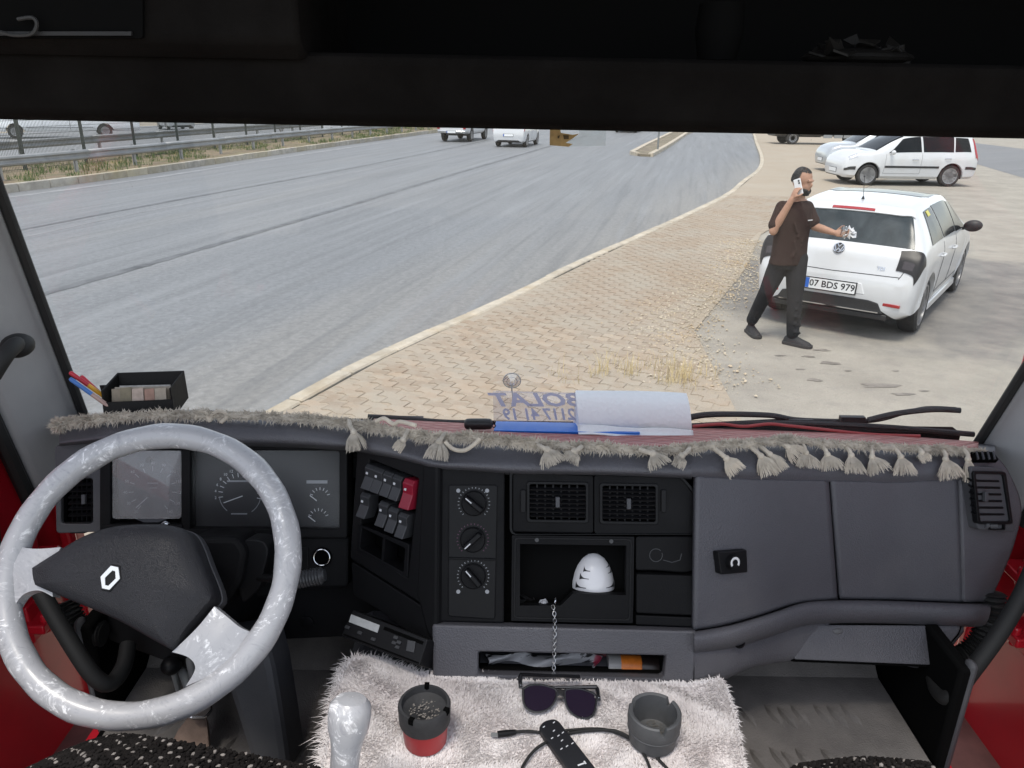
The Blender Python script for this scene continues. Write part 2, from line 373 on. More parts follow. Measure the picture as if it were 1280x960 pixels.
med_line = [(p[0], p[1]) for p in cr([(*p, 0) for p in med_line], 6)]
ZR = -0.09
sheet('ground', [(-900, -300), (900, -300), (900, 1500), (-900, 1500)], -0.16, M_earth)
# road between the two kerbs
kr = resample([(-3.9 - 3, -8)] + kerb_line, 1.0); km = resample([(-22.5, -14)] + med_line, 1.0); nn = 90
pick = lambda L, k: L[min(len(L) - 1, int(k * (len(L) - 1) / nn))]
strip('road', [pick(km, k) for k in range(nn + 1)], [pick(kr, k) for k in range(nn + 1)], ZR, M_road)
def tarline(pts, w, name='tar_seam'):
    pl = [(p[0], p[1]) for p in cr([(*G(*q, ZR)[:2], 0) for q in pts], 10)]; L = []; Rr = []
    ws = [w * (0.75 + 0.5 * random.random()) for _ in pl]
    a = off(pl, -1); b = off(pl, 1)
    for p, q, s, k in zip(a, b, pl, ws):
        L.append((s[0] + (p[0] - s[0]) * k / 2, s[1] + (p[1] - s[1]) * k / 2)); Rr.append((s[0] + (q[0] - s[0]) * k / 2, s[1] + (q[1] - s[1]) * k / 2))
    strip(name, L, Rr, ZR + 0.004, M_tar)
tarline([(20, 380), (57, 367), (180, 332), (300, 297), (420, 262), (560, 220), (690, 182), (735, 169)], 0.17)
tarline([(0, 292), (60, 281), (200, 254), (420, 214), (500, 198), (572, 183.5), (620, 173)], 0.13)
M_faint = mat('worn line', (0.24, 0.245, 0.25), 0.7, var=0.2, vs=2)
_sv = M_tar; M_tar = M_faint
tarline([(0, 303), (200, 261), (420, 220), (560, 191)], 0.07, 'worn_lane_line')
tarline([(0, 248), (100, 235), (200, 221), (300, 205), (420, 187), (520, 172)], 0.22, 'worn_lane_line')
M_tar = _sv
# near kerb: single stones
kerb = tag(bpy.data.objects.new('kerb', None), kind='structure'); COL.objects.link(kerb); XF[kerb] = Matrix.Identity(4)
def stones(parent, line, L, wd, z0, z1, m, name, lim, side=1, gap=0.012):
    pts = resample(line, L); inner = off(pts, wd * side); k = 0
    for a, b, c, d in zip(pts, pts[1:], inner[1:], inner):
        if k >= lim: break
        a, b, c, d = Vector(a), Vector(b), Vector(c), Vector(d); t = (b - a).normalized() * gap / 2; j = random.uniform(-.006, .006)
        mb = MB(); q = [a + t, b - t, c - t, d + t]; ch = 0.015
        mb.prism([(p.x, p.y, z0) for p in q], [(p.x, p.y, z1 + j) for p in q]); add(mb, name, m, parent, smooth=False, bevel=ch if k < 60 else 0, bseg=1); k += 1
    if k < len(pts) - 1:
        mb = MB(); ps = pts[k:]; ins = inner[k:]
        mb.loft([[(a[0], a[1], z0), (a[0], a[1], z1), (b[0], b[1], z1), (b[0], b[1], z0)] for a, b in zip(ps, ins)]); add(mb, name, m, parent, smooth=False)
stones(kerb, resample(kerb_line, 0.05), 0.75, 0.15, -0.2, 0.008, M_kerb, 'kerb_stone', 110)
# paved strip
pv_right = [(1.7, 1.0), (1.75, 5.0), (1.95, 7.2), (2.0, 8.25), (2.45, 9.2), (3.2, 10.5), (4.3, 13.8), (6.4, 17.5), (9.3, 21.5), (13, 27), (16, 36), (20, 48), (27, 67), (36, 92), (54, 150), (100, 300)]
inner = off(kerb_line, 0.155); pa = resample(inner, 0.5); pb = resample(pv_right, 0.5)
strip('pavement_bed', [pick(pa, k) for k in range(nn + 1)], [pick(pb, k) for k in range(nn + 1)], -0.0075, M_pavebed)
region = [tuple(p) for p in inner if p[1] < 22] + [(p[0], p[1]) for p in reversed(pv_right) if p[1] < 22]
pav = tag(bpy.data.objects.new('pavement', None), kind='structure'); COL.objects.link(pav); XF[pav] = Matrix.Identity(4)
PL, PW, ZK = 0.225, 0.1125, 0.022
b_ang = R(25); ta = Vector((math.sin(b_ang), math.cos(b_ang), 0)); tb = Vector((math.cos(b_ang), -math.sin(b_ang), 0))
g = 0.0026
def zig(s): s = s % 1.0; return ZK * (1 - 4 * abs(((s + 0.25) % 1.0) - 0.5))
def paver_outline():
    ss = [g / PL, 0.25, 0.75, 1 - g / PL]
    lo = [(s * PL, g + zig(s)) for s in ss]; hi = [(s * PL, PW - g + zig(s)) for s in reversed(ss)]
    return lo + hi
def paver_mesh(mb, org, ax, ay, z):
    ol = paver_outline(); cx = sum(p[0] for p in ol) / len(ol); cy = sum(p[1] for p in ol) / len(ol)
    top = [org + ax * (cx + (p[0] - cx) * 0.98) + ay * (cy + (p[1] - cy) * 0.96) + Vector((0, 0, z)) for p in ol]
    mid = [org + ax * p[0] + ay * p[1] + Vector((0, 0, z - 0.003)) for p in ol]; bot = [p + Vector((0, 0, -0.02)) for p in mid]
    mb.loft([bot, mid, top])
cells = []
o0 = Vector((-2.1, 4.4, 0))
for i in range(-4, 175):
    for j in range(-30, 48):
        p = o0 + ta * (i * PW) + tb * (j * PL + (0.5 * PL if i % 2 else 0)); c = p + ta * PW / 2 + tb * PL / 2
        cs = [p + tb * PL * .08 + ta * PW * .1, p + tb * PL * .92 + ta * PW * .1, p + tb * PL * .92 + ta * PW * .9, p + tb * PL * .08 + ta * PW * .9]
        if c.y < 4.6 or c.y > 20.5: continue
        if all(inpoly(q.x, q.y, region) for q in cs):
            v = c - O; ww = v.dot(FW); px = 640 + FPX * v.dot(RT) / ww; py = 480 - FPX * v.dot(UP) / ww
            vis = 330 < px < 1290 and py < 545 and not (720 < px < 858 and py > 486)
            cells.append((not vis, c.length, p))
cells.sort(key=lambda q: (q[0], q[1]))
mb0 = MB(); paver_mesh(mb0, Vector((0, 0, 0)), tb, ta, 0.0); pm = mb0.mesh('paver', None, False, (M_paver,))
rest = MB()
for k, (h, d, p) in enumerate(cells):
    dz = random.uniform(-.003, .002) - (0.006 if random.random() < .03 else 0)
    if k < 300:
        o = bpy.data.objects.new('paver', pm); COL.objects.link(o); o.parent = pav; o.location = (p.x, p.y, dz)
        o.rotation_euler = (random.uniform(-.008, .008), random.uniform(-.008, .008), random.uniform(-.008, .008))
    else: paver_mesh(rest, p, tb, ta, dz)
add(rest, 'paver_field', M_paver, pav, smooth=False, kind='stuff')
# yard on the right
lot = [(p[0], p[1]) for p in pv_right] + [(400, 300), (400, 0), (60, -10), (1.7, -10)]
def lot_sheet():
    mb = MB(); L = resample([(1.7, -10)] + pv_right, 0.5)
    rows = []
    for k in range(nn + 1):
        p = pick(L, k); rows.append([(p[0] + f * (300 - p[0]), p[1] + 0.05 * f * 300, -0.016) for f in (0, .01, .05, .2, 1)])
    mb.grid(rows); return add(mb, 'yard', M_lot, smooth=False, kind='structure')
lot_sheet()
M_oil = mat('oil stain', (0.20, 0.18, 0.155), 0.6, var=0.4, vs=9, bump=0.3, bs=60)
for px, py, sx, sy in ((1098, 480, .16, .07), (1037, 452, .09, .05), (1018, 473, .06, .04), (1028, 436, .08, .03), (1128, 491, .09, .035), (1000, 460, .04, .02), (1060, 462, .03, .02), (1120, 462, .03, .02), (975, 443, .05, .02), (1155, 487, .04, .02), (1010, 444, .06, .025)):
    c = G(px, py); ph = random.random() * 6
    sheet('oil_stain', [(c.x + sx * math.cos(a) * (1 + .3 * math.sin(3 * a + ph) + .15 * math.sin(7 * a)), c.y + sy * math.sin(a) * (1 + .3 * math.sin(2 * a + ph))) for a in [i * 2 * math.pi / 30 for i in range(30)]], -0.012, M_oil)
M_patch = asphalt('repaired asphalt', (0.15, 0.15, 0.152), R(60), 0.7)
sheet('asphalt_lane', [tuple(G(x, y)[:2]) for x, y in ((1075, 175), (1150, 185), (1195, 197), (1280, 222), (1420, 262), (1420, 205), (1280, 186), (1215, 178), (1130, 170))], -0.0125, M_patch)
# far carriageway and median
M_grass = mat('verge grass', (0.07, 0.115, 0.03), 0.8, var=0.4, vs=3, obvar=.1)
M_dry = mat('dry straw', (0.50, 0.40, 0.21), 0.85, var=0.3, vs=4)
md = resample(med_line, 1.0); m0 = off(md, -0.0); m6 = off(md, -5.6); m7 = off(md, -22)
strip('median_verge', m6, off(md, -0.14), 0.06, M_verge); strip('far_carriageway', m7, m6, -0.03, M_road2)
mk = tag(bpy.data.objects.new('median_kerb', None), kind='structure'); COL.objects.link(mk); XF[mk] = Matrix.Identity(4)
stones(mk, resample(med_line, 0.1), 1.0, 0.15, -0.2, 0.12, M_kerb2, 'kerb_stone', 90, side=-1, gap=0.02)
def blades(name, spots, h0, h1, wd, m, n, spread, lean=0.35):
    mb = MB()
    for (x, y, z) in spots:
        for _ in range(n):
            a = random.random() * 6.28; r = spread * math.sqrt(random.random()); bx, by = x + r * math.cos(a), y + r * math.sin(a)
            h = random.uniform(h0, h1); la = random.random() * 6.28; l = h * lean * random.random(); sx, sy = math.cos(la + 1.57) * wd / 2, math.sin(la + 1.57) * wd / 2
            p0 = Vector((bx, by, z)); p1 = p0 + Vector((math.cos(la) * l * .4, math.sin(la) * l * .4, h * .6)); p2 = p0 + Vector((math.cos(la) * l, math.sin(la) * l, h)); s = Vector((sx, sy, 0))
            i = [mb.V(q) for q in (p0 - s, p0 + s, p1 + s * .7, p1 - s * .7, p2)]; mb.F((i[0], i[1], i[2], i[3])); mb.F((i[3], i[2], i[4]))
    return add(mb, name, m, smooth=False)
sp = []
for i, p in enumerate(md):
    if 10 < p[1] < 75:
        q = m6[i]
        for _ in range(26):
            t = random.uniform(.06, .98); x = p[0] + (q[0] - p[0]) * t; y = p[1] + (q[1] - p[1]) * t + random.uniform(-.5, .5)
            if math.sin(x * 1.3) + math.sin(y * .9 + x) + random.uniform(-1, 1) > -0.3: sp.append((x, y, .055))
tag(blades('verge_grass', sp, .05, .2, .016, M_grass, 15, .2), 'patchy green grass on the road median under the guard rails', 'grass', kind='stuff')
tag(blades('dry_verge_grass', [(x + random.uniform(-.4, .4), y + random.uniform(-.4, .4), z) for x, y, z in sp[::3]], .04, .14, .012, M_dry, 9, .2), 'dry yellow grass and litter on the road median', 'grass', kind='stuff')
sp = [tuple(G(random.gauss(x, sx), random.gauss(y, 6), -0.02)) for x, y, sx, k in ((790, 466, 13, 9), (835, 472, 13, 11), (862, 478, 13, 9), (756, 470, 14, 4), (700, 484, 16, 2)) for _ in range(k)]
tag(blades('dry_grass_tufts', sp, .04, .24, .0045, M_dry, 12, .10, .9), 'dry straw-coloured grass tufts growing through the paving edge', 'grass', kind='stuff')
# crushed stone along the edge of the paving
M_gravel = mat('gravel', (0.46, 0.40, 0.31), 0.9, var=0.35, vs=14, bump=0.3, bs=60, dirt=(0.42, 0.28, 0.13), ds=1.6, da=0.7)
mb = MB(); gp = resample([(1.75, 6.2)] + [p for p in pv_right if 7 < p[1] < 14], 0.02)
for k in range(7500):
    p = random.choice(gp); w2 = random.gauss(-0.24, .30) + (0.1 if p[1] > 9 else 0); s = random.choice((.004, .005, .006, .008, .011, .018)) * random.uniform(.7, 1.3)
    c = Vector((p[0] + w2 * .9, p[1] - w2 * .35 + random.uniform(-.1, .1), s * .25 - .004))
    M = Matrix.Rotation(random.random() * 6.28, 3, 'Z') @ Matrix.Rotation(random.uniform(-.5, .5), 3, 'X'); k0 = len(mb.v)
    for q in ((1, 0, 0), (-1, 0.2, 0), (0, .8, .1), (.1, -.8, 0), (0, .1, .6), (0, 0, -.6)): mb.V(c + M @ (Vector(q) * s * random.uniform(.8, 1.2)))
    for f in ((0, 2, 4), (2, 1, 4), (1, 3, 4), (3, 0, 4), (2, 0, 5), (1, 2, 5), (3, 1, 5), (0, 3, 5)): mb.F([k0 + i for i in f])
tag(add(mb, 'gravel', M_gravel, smooth=False), 'loose crushed stone scattered along the paving edge', 'gravel', kind='stuff')
# traffic island with its post
M_isl = mat('island fill', (0.2, 0.165, 0.12), 0.95, var=0.4, vs=2, bump=0.5, bs=12, dirt=(0.08, 0.1, 0.04), ds=.8, da=.6)
isl = [tuple(G(x, y, ZR)[:2]) for x, y in ((790, 193), (800, 195.5), (813, 196))]; ir = [tuple(G(x, y, ZR)[:2]) for x, y in ((834, 184), (858, 168))] + [(31, 116)]; il = [tuple(G(x, y, ZR)[:2]) for x, y in ((806, 184), (838, 168))] + [(28.5, 117)]
isl_o = thing('traffic_island', 'long kerbed traffic island between the road and its slip lane', 'traffic island', (isl[1][0], isl[1][1], ZR))
loop = isl + ir + il[::-1]
cxx = [sum(p[i] for p in loop[:4]) / 4 for i in (0, 1)]
mb = MB(); mb.prism([(p[0], p[1], ZR - .02) for p in loop], [(p[0], p[1], ZR + .10) for p in loop]); add(mb, 'soil_fill', M_isl, isl_o, smooth=False)
for L in ([isl[0]] + il, [isl[2]] + ir, isl):
    pts = resample(L, 0.9)[:40]
    if len(pts) < 2: pts = L
    for a, b in zip(pts, pts[1:]):
        a = Vector((a[0], a[1], 0)); b = Vector((b[0], b[1], 0)); d = (b - a); M = basis((0, 0, 1), d)
        mb = MB(); mb.box((a + b) / 2 + Vector((0, 0, ZR + .06)), (d.length / 2 - .01, .11, .09), M); add(mb, 'kerb_stone', M_kerb, isl_o, smooth=False)
M_grey = mat('grey painted steel', (0.2, 0.21, 0.21), 0.5, 0.3, var=.2)
pp = G(822, 188, ZR + .1); ps = thing('sign_post', 'slim dark grey post standing on the traffic island', 'post', pp)
mb = MB(); mb.tube([pp - Vector((0, 0, .05)), pp + Vector((0, 0, 2.6))], .045, 10); add(mb, 'pole', M_grey, ps)
mb = MB(); mb.lathe([(.12, 0), (.12, .015), (.06, .02), (.055, .06)], 16, pp); add(mb, 'base_plate', M_grey, ps)
M_signb = mat('blue sign face', (0.02, 0.1, 0.4), 0.4)
mb = MB(); mb.lathe([(.3, -.006), (.3, .006)], 28, pp + Vector((0, -.06, 2.4)), basis((0, 1, 0))); add(mb, 'sign_disc', M_signb, ps)

# ---------------------------------------------------------------- guard rails and fence on the median
M_zinc = mat('weathered galvanised steel', (0.30, 0.31, 0.315), 0.55, 0.45, var=0.2, vs=3, bump=0.1, bs=30, dirt=(0.2, 0.185, 0.165), ds=1.5, da=.5)
def at_line(line, s):
    k = int(s); f = s - k; a, b = Vector(line[k]), Vector(line[k + 1]); return a + (b - a) * f
def rail(dist, ztop, label, y0, y1, spacing, z0, group=None):
    line = off(md, -dist); idx = [i for i, p in enumerate(line) if y0 < p[1] < y1]; i0, i1 = idx[0], idx[-1]
    base = line[i0]; t = thing('guard_rail', label, 'guard rail', (base[0], base[1], z0))
    prof = [(0.0, 0), (.05, .03), (.06, .075), (.012, .125), (.012, .165), (.06, .215), (.05, .26), (0, .29)]      # out, up
    s = i0
    while s < i1 - 4.2:
        mb = MB(); rows = []
        for k in range(5):
            p = at_line(line, min(s + k * 1.02, i1 - .01)); q = at_line(line, min(s + k * 1.02 + .2, i1)); d = (q - p).normalized(); nrm = Vector((d.y, -d.x))
            lap = .004 if int(s) % 2 else 0
            rows.append([Vector((p.x + nrm.x * (a + lap), p.y + nrm.y * (a + lap), ztop - .29 + h)) for a, h in prof])
        mb.grid(rows); o = add(mb, 'rail_beam', M_zinc, t, smooth=True, solid=.004); s += 4.0
    s = i0 + .5
    while s < i1 - 1:
        p = at_line(line, s); q = at_line(line, s + .3); d = (q - p).normalized(); nrm = Vector((d.y, -d.x)); M = basis((0, 0, 1), (nrm.x, nrm.y, 0))
        mb = MB(); c = Vector((p.x, p.y, 0)) - Vector((nrm.x, nrm.y, 0)) * .1
        mb.box(c + Vector((0, 0, (z0 + ztop) / 2 - .03)), (.008, .05, (ztop - z0) / 2 + .05), M); mb.box(c + Vector((nrm.x, nrm.y, 0)) * .05 + Vector((0, 0, (z0 + ztop) / 2 - .03)), (.05, .004, (ztop - z0) / 2 + .05), M)
        add(mb, 'post', M_zinc, t, smooth=False)
        mb = MB(); mb.box(c + Vector((nrm.x, nrm.y, 0)) * .06 + Vector((0, 0, ztop - .145)), (.05, .04, .06), M); add(mb, 'spacer_block', M_zinc, t, smooth=False)
        s += spacing
rail(1.25, .70, 'corrugated steel guard rail behind the median kerb of the near carriageway', 12, 110, 2.75, .04)
rail(4.9, .82, 'corrugated steel guard rail behind the mesh fence, beside the far carriageway', 14, 110, 4.0, .04)
M_fence = mat('dark green fence steel', (0.045, 0.055, 0.05), 0.55, 0.2, var=.2)
fl = off(md, -3.1); fid = [i for i, p in enumerate(fl) if 16 < p[1] < 70]; fb = fl[fid[0]]
fen = thing('mesh_fence', 'dark welded wire mesh fence with thin posts between the two guard rails', 'fence', (fb[0], fb[1], .05))
s = fid[0] + .2
while s < fid[-1] - 3:
    p = at_line(fl, s); p2 = at_line(fl, s + 2.75); mb = MB(); mb.box((p.x, p.y, .8), (.04, .04, .85)); add(mb, 'post', M_fence, fen, smooth=False)
    if s < fid[-1] - 12:
        mb = MB(); a = Vector((p.x, p.y, 0)); b = Vector((p2.x, p2.y, 0)); d = (b - a); nv = int(d.length / .055) if p.y < 45 else int(d.length / .16)
        M = basis((0, 0, 1), d)
        for k in range(nv): mb.box(a + d * ((k + .5) / nv) + Vector((0, 0, .8)), (.004, .004, .74), M)
        for z in (.1, .3, .5, .7, .9, 1.1, 1.3, 1.5): mb.box((a + b) / 2 + Vector((0, 0, z)), (d.length / 2, .005, .006), M)
        add(mb, 'mesh_panel', M_fence, fen, smooth=False)
    s += 2.75
# shrub on the median
M_leaf = mat('shrub leaves', (0.075, 0.16, 0.03), 0.6, var=0.5, vs=6)
M_bark = mat('bark', (0.12, 0.085, 0.055), 0.9, var=.3, bump=.5, bs=40)
c = G(352, 168, .1); c.z = .05; sh = thing('shrub', 'small bright green shrub growing between the guard rails', 'shrub', c)
mb = MB()
for k in range(7): a = k * .9; mb.tube(cr([c, c + Vector((.1 * math.cos(a), .1 * math.sin(a), .3)), c + Vector((.35 * math.cos(a), .35 * math.sin(a), .75))], 4), [.018 - .0014 * i for i in range(9)], 6)
add(mb, 'stem', M_bark, sh)
mb = MB()
for k in range(2600):
    th = random.random() * 6.28; ph = math.acos(random.uniform(-.5, 1)); r = (0.55 + .45 * random.random()) * (1 + .3 * math.sin(3 * th) * math.sin(2 * ph))
    p = c + Vector((.75 * r * math.sin(ph) * math.cos(th), .75 * r * math.sin(ph) * math.sin(th), .62 + .45 * r * math.cos(ph)))
    M = Matrix.Rotation(random.random() * 6.28, 3, 'Z') @ Matrix.Rotation(random.uniform(-1.2, 1.2), 3, 'X'); l = random.uniform(.03, .055)
    mb.poly([p + M @ Vector(q) for q in ((-l, 0, 0), (0, -l * .45, .005), (l, 0, 0), (0, l * .45, .005))])
add(mb, 'foliage', M_leaf, sh, smooth=False)

# ================================================================ VEHICLES
M_white = mat('white car paint', (0.61, 0.62, 0.63), 0.28, coat=0.8, var=0.03, vs=3, dirt=(0.52, 0.50, 0.46), ds=2.5, da=.25)
M_silver = mat('silver car paint', (0.5, 0.52, 0.53), 0.32, 0.5, coat=0.7)
M_blackp = mat('black car paint', (0.018, 0.019, 0.021), 0.3, coat=0.6, dirt=(0.12, 0.11, 0.1), ds=2, da=.3)
M_greyp = mat('grey car paint', (0.2, 0.21, 0.22), 0.35, 0.4, coat=0.6)
M_trim = mat('black plastic trim', (0.02, 0.02, 0.021), 0.5, var=.2)
M_tyre = mat('tyre rubber', (0.022, 0.022, 0.022), 0.85, var=0.3, vs=20, bump=.3, bs=80, dirt=(0.16, 0.14, 0.12), ds=5, da=.35)
M_rim = mat('alloy wheel', (0.36, 0.36, 0.37), 0.35, 0.8, var=.15)
M_rimd = mat('dark rim recess', (0.03, 0.03, 0.03), 0.6)
M_cglass = mat('dark car glass', (0.010, 0.012, 0.013), 0.09, spec=0.16)
def rear_glass():
    n = NT('rear window tint with painted clouds'); c = n.mix(n.ramp(n.noise(3.5, 6, dist=1.5), .35, .7), (0.02, 0.028, 0.032), (0.05, 0.062, 0.068)); return n.fin(c, 0.16, spec=0.3)  # mottled tint paints cloud reflections into the glass colour
M_rglass = rear_glass()
M_lampd = mat('smoked tail lamp', (0.020, 0.018, 0.018), 0.38, spec=.35)
M_lampr = mat('red lamp lens', (0.32, 0.012, 0.015), 0.15, coat=.8)
M_lampw = mat('clear lamp lens', (0.55, 0.56, 0.58), 0.12, 0.3, coat=.6)
M_chrome = mat('chrome', (0.62, 0.63, 0.65), 0.14, 1.0)
M_seam = mat('panel gap', (0.03, 0.03, 0.03), 0.8)
M_plate = mat('number plate white', (0.74, 0.75, 0.75), 0.45)
M_platek = mat('number plate black', (0.015, 0.015, 0.018), 0.5)
M_plateb = mat('number plate blue', (0.02, 0.12, 0.5), 0.45)
def pchip(xs, ys, x):
    if x <= xs[0]: return ys[0]
    if x >= xs[-1]: return ys[-1]
    n = len(xs); i = max(k for k in range(n - 1) if xs[k] <= x)
    h = [xs[k + 1] - xs[k] for k in range(n - 1)]; d = [(ys[k + 1] - ys[k]) / h[k] for k in range(n - 1)]
    def m(k):
        if k == 0: return d[0]
        if k == n - 1: return d[-1]
        if d[k - 1] * d[k] <= 0: return 0
        return 2 * d[k - 1] * d[k] / (d[k - 1] + d[k])
    t = (x - xs[i]) / h[i]; a, b = m(i), m(i + 1)
    return (1 + 2 * t) * (1 - t) ** 2 * ys[i] + t * (1 - t) ** 2 * h[i] * a + t * t * (3 - 2 * t) * ys[i + 1] + t * t * (t - 1) * h[i] * b
class Car:
    """body surface from keyed stations along the car: y, zb, ws, zs, wm, zm, wb, zbelt, wc, zc, zt"""
    def __init__(s, keys, axles, wr, K=6):
        s.k = sorted(keys); s.xs = [q[0] for q in s.k]; s.axles = axles; s.wr = wr; s.K = K; s.NI = 2 + 5 * K
    def half(s, y):
        v = [pchip(s.xs, [q[i] for q in s.k], y) for i in range(1, 11)]
        zb, ws, zs, wm, zm, wb, zl, wc, zc, zt = v
        for ya in s.axles:
            Rr = s.wr + 0.045
            if abs(y - ya) < Rr:
                a = s.wr + math.sqrt(Rr * Rr - (y - ya) ** 2) * 1.0
                zb = max(zb, a); zs = max(zs, a + .012); zm = max(zm, a + .04); wm += .012; ws = max(ws, wm - .01)
        zl = max(zl, zm + .02); zc = max(zc, zl + .015); zt = max(zt, zc + .01)
        P = [Vector((ws, y, zs)), Vector((wm, y, zm)), Vector((wb, y, zl)), Vector((wc, y, zc)), Vector((wc * .72, y, zc + (zt - zc) * .72)), Vector((0, y, zt))]
        Pm = P + [Vector((-wc * .72, y, P[4].z))]
        dense = []
        for i in range(5):
            p0, p1, p2, p3 = P[max(i - 1, 0)], P[i], P[i + 1], Pm[i + 2]
            for j in range(s.K):
                t = j / s.K; dense.append(0.5 * ((2 * p1) + (p2 - p0) * t + (2 * p0 - 5 * p1 + 4 * p2 - p3) * t * t + (3 * p1 - p0 - 3 * p2 + p3) * t ** 3))
        dense.append(P[5])
        return [Vector((0, y, zb)), Vector((max(ws - .09, .02), y, zb))] + dense
    def at(s, y, i):                                            # i: float index of key point 0..5 (sill..roof centre); negative x with sign
        h = s.half(y)[2:]; f = max(0, min(5 * s.K, i * s.K)); a = int(f); b = min(a + 1, 5 * s.K); return h[a].lerp(h[b], f - a)
    def nrm(s, y, i):
        e = .012; p = s.at(y + e, i) - s.at(y - e, i); q = s.at(y, min(5, i + .06)) - s.at(y, max(0, i - .06)); n = p.cross(q)
        if n.length < 1e-9: return Vector((0, 0, 1))
        n.normalize(); c = s.at(y, i) - Vector((0, y * .75, .55))
        return n if n.dot(c) > 0 else -n
    def body(s, mb, ds=.03):
        y = s.xs[0]; ys = []
        while y < s.xs[-1]:
            ys.append(y); near = min(y - s.xs[0], s.xs[-1] - y); y += ds * (.35 if near < .25 else 1)
        ys.append(s.xs[-1]); rings = []
        for y in ys:
            h = s.half(y); rings.append(h + [Vector((-p.x, p.y, p.z)) for p in h[-2:0:-1]])
        n = len(rings[0]); ids = [[mb.V(p) for p in r] for r in rings]
        for a, b in zip(ids, ids[1:]):
            for i in range(n):
                j = (i + 1) % n; mb.mi = 1 if i in (0, n - 1) else 0; mb.F((a[i], a[j], b[j], b[i]))
        mb.mi = 0; mb.F(ids[0][::-1]); mb.F(ids[-1])
    def patch(s, mb, fy0, fy1, i0, i1, side=1, offn=.006, nu=14, nv=8, thick=.004):
        """patch over the body; fy0, fy1 give the y range at fraction v of the index range"""
        F = lambda f, v: f(v) if callable(f) else f
        rows = []; back = []
        for a in range(nv + 1):
            v = a / nv; i = i0 + (i1 - i0) * v; r = []; bk = []
            for b in range(nu + 1):
                y = F(fy0, v) + (F(fy1, v) - F(fy0, v)) * b / nu; p = s.at(y, i); n = s.nrm(y, i)
                for L, o in ((r, offn), (bk, offn - thick - .004)):
                    q = p + n * o; L.append(Vector((q.x * side, q.y, q.z)))
            rows.append(r); back.append(bk)
        mb.grid(rows)
        edge = lambda g: g[0] + [r[-1] for r in g[1:]] + g[-1][-2::-1] + [r[0] for r in g[-2:0:-1]]
        mb.loft([edge(rows), edge(back)], False)
    def across(s, mb, y0, y1, u, offn=.006, nu=24, nv=8, u1=None, thick=.004):
        """patch over the top from side to side; u: index at the edge (3..5)"""
        rows = []; back = []
        for a in range(nv + 1):
            y = y0 + (y1 - y0) * a / nv; e = u if u1 is None else u + (u1 - u) * a / nv; r = []; bk = []
            for b in range(nu + 1):
                t = -1 + 2 * b / nu; i = 5 - (5 - e) * abs(t); p = s.at(y, i); n = s.nrm(y, i); sg = 1 if t > 0 else -1
                for L, o in ((r, offn), (bk, offn - thick - .004)):
                    q = p + n * o; L.append(Vector((q.x * sg, q.y, q.z)))
            rows.append(r); back.append(bk)
        mb.grid(rows)
        edge = lambda g: g[0] + [r[-1] for r in g[1:]] + g[-1][-2::-1] + [r[0] for r in g[-2:0:-1]]
        mb.loft([edge(rows), edge(back)], False)
def wheel(parent, x, y, r, wd, spokes=5, rimr=.68, rim_m=None):
    sg = 1 if x > 0 else -1; M = basis((sg, 0, 0)); c = Vector((x, y, r)); w = wd / 2
    mb = MB(); mb.lathe([(r * rimr, -w), (r * .86, -w), (r * .97, -w * .8), (r, -w * .4), (r, w * .4), (r * .97, w * .8), (r * .88, w), (r * rimr * 1.02, w * .92), (r * rimr, w * .6), (r * rimr, -w)], 36, c, M, False)
    t = add(mb, 'wheel', M_tyre, parent, local=True)
    mb = MB(); mb.lathe([(r * rimr, -w * .7), (r * rimr, w * .5), (r * rimr * 1.03, w * .93), (r * rimr * .95, w * .93), (r * rimr * .9, w * .5), (r * .25, w * .25), (.001, w * .25)], 36, c, M); mb2 = MB()
    add(mb, 'rim_barrel', M_rimd, t, local=True)
    for k in range(spokes):
        a = 2 * math.pi * k / spokes + .3; e = M @ Vector((math.cos(a), math.sin(a), 0)); f = M @ Vector((-math.sin(a), math.cos(a), 0)); nz = M @ Vector((0, 0, 1))
        for dd in (-.5, .5):
            A = c + nz * w * .72 + f * r * .05 * dd; B = c + nz * w * .86 + e * r * rimr * .93 + f * r * .26 * dd
            mb2.prism([A + f * r * .055, A - f * r * .055, A - f * r * .055 - nz * .03, A + f * r * .055 - nz * .03], [B + f * r * .05, B - f * r * .05, B - f * r * .05 - nz * .02, B + f * r * .05 - nz * .02])
    mb2.lathe([(r * .2, w * .3), (r * .2, w * .72), (r * .14, w * .8), (.001, w * .8)], 20, c, M); mb2.lathe([(r * rimr * 1.0, w * .8), (r * rimr * 1.0, w * .96), (r * rimr * .93, w * .94), (r * rimr * .93, w * .8)], 36, c, M)
    add(mb2, 'rim', rim_m or M_rim, t, local=True)
    return t
def windows(C, parent, defs, m=None):
    for sd in (1, -1):
        for (a0, a1, b0, b1, i0, i1) in defs:                   # rear y bottom/top, front y bottom/top
            mb = MB(); C.patch(mb, lambda v, a0=a0, a1=a1: a0 + (a1 - a0) * v, lambda v, b0=b0, b1=b1: b0 + (b1 - b0) * v, i0, i1, sd); add(mb, 'side_window', m or M_cglass, parent, local=True)
def handle(C, parent, y, i, m):
    for sd in (1, -1):
        p = C.at(y, i); n = C.nrm(y, i); p = Vector((p.x * sd, p.y, p.z)); n = Vector((n.x * sd, n.y, n.z))
        mb = MB(); mb.tube([p + Vector((0, -.09, 0)), p + n * .03 + Vector((0, -.07, 0)), p + n * .035, p + n * .03 + Vector((0, .07, 0)), p + Vector((0, .09, 0))], .013, 8); add(mb, 'door_handle', m, parent, local=True)
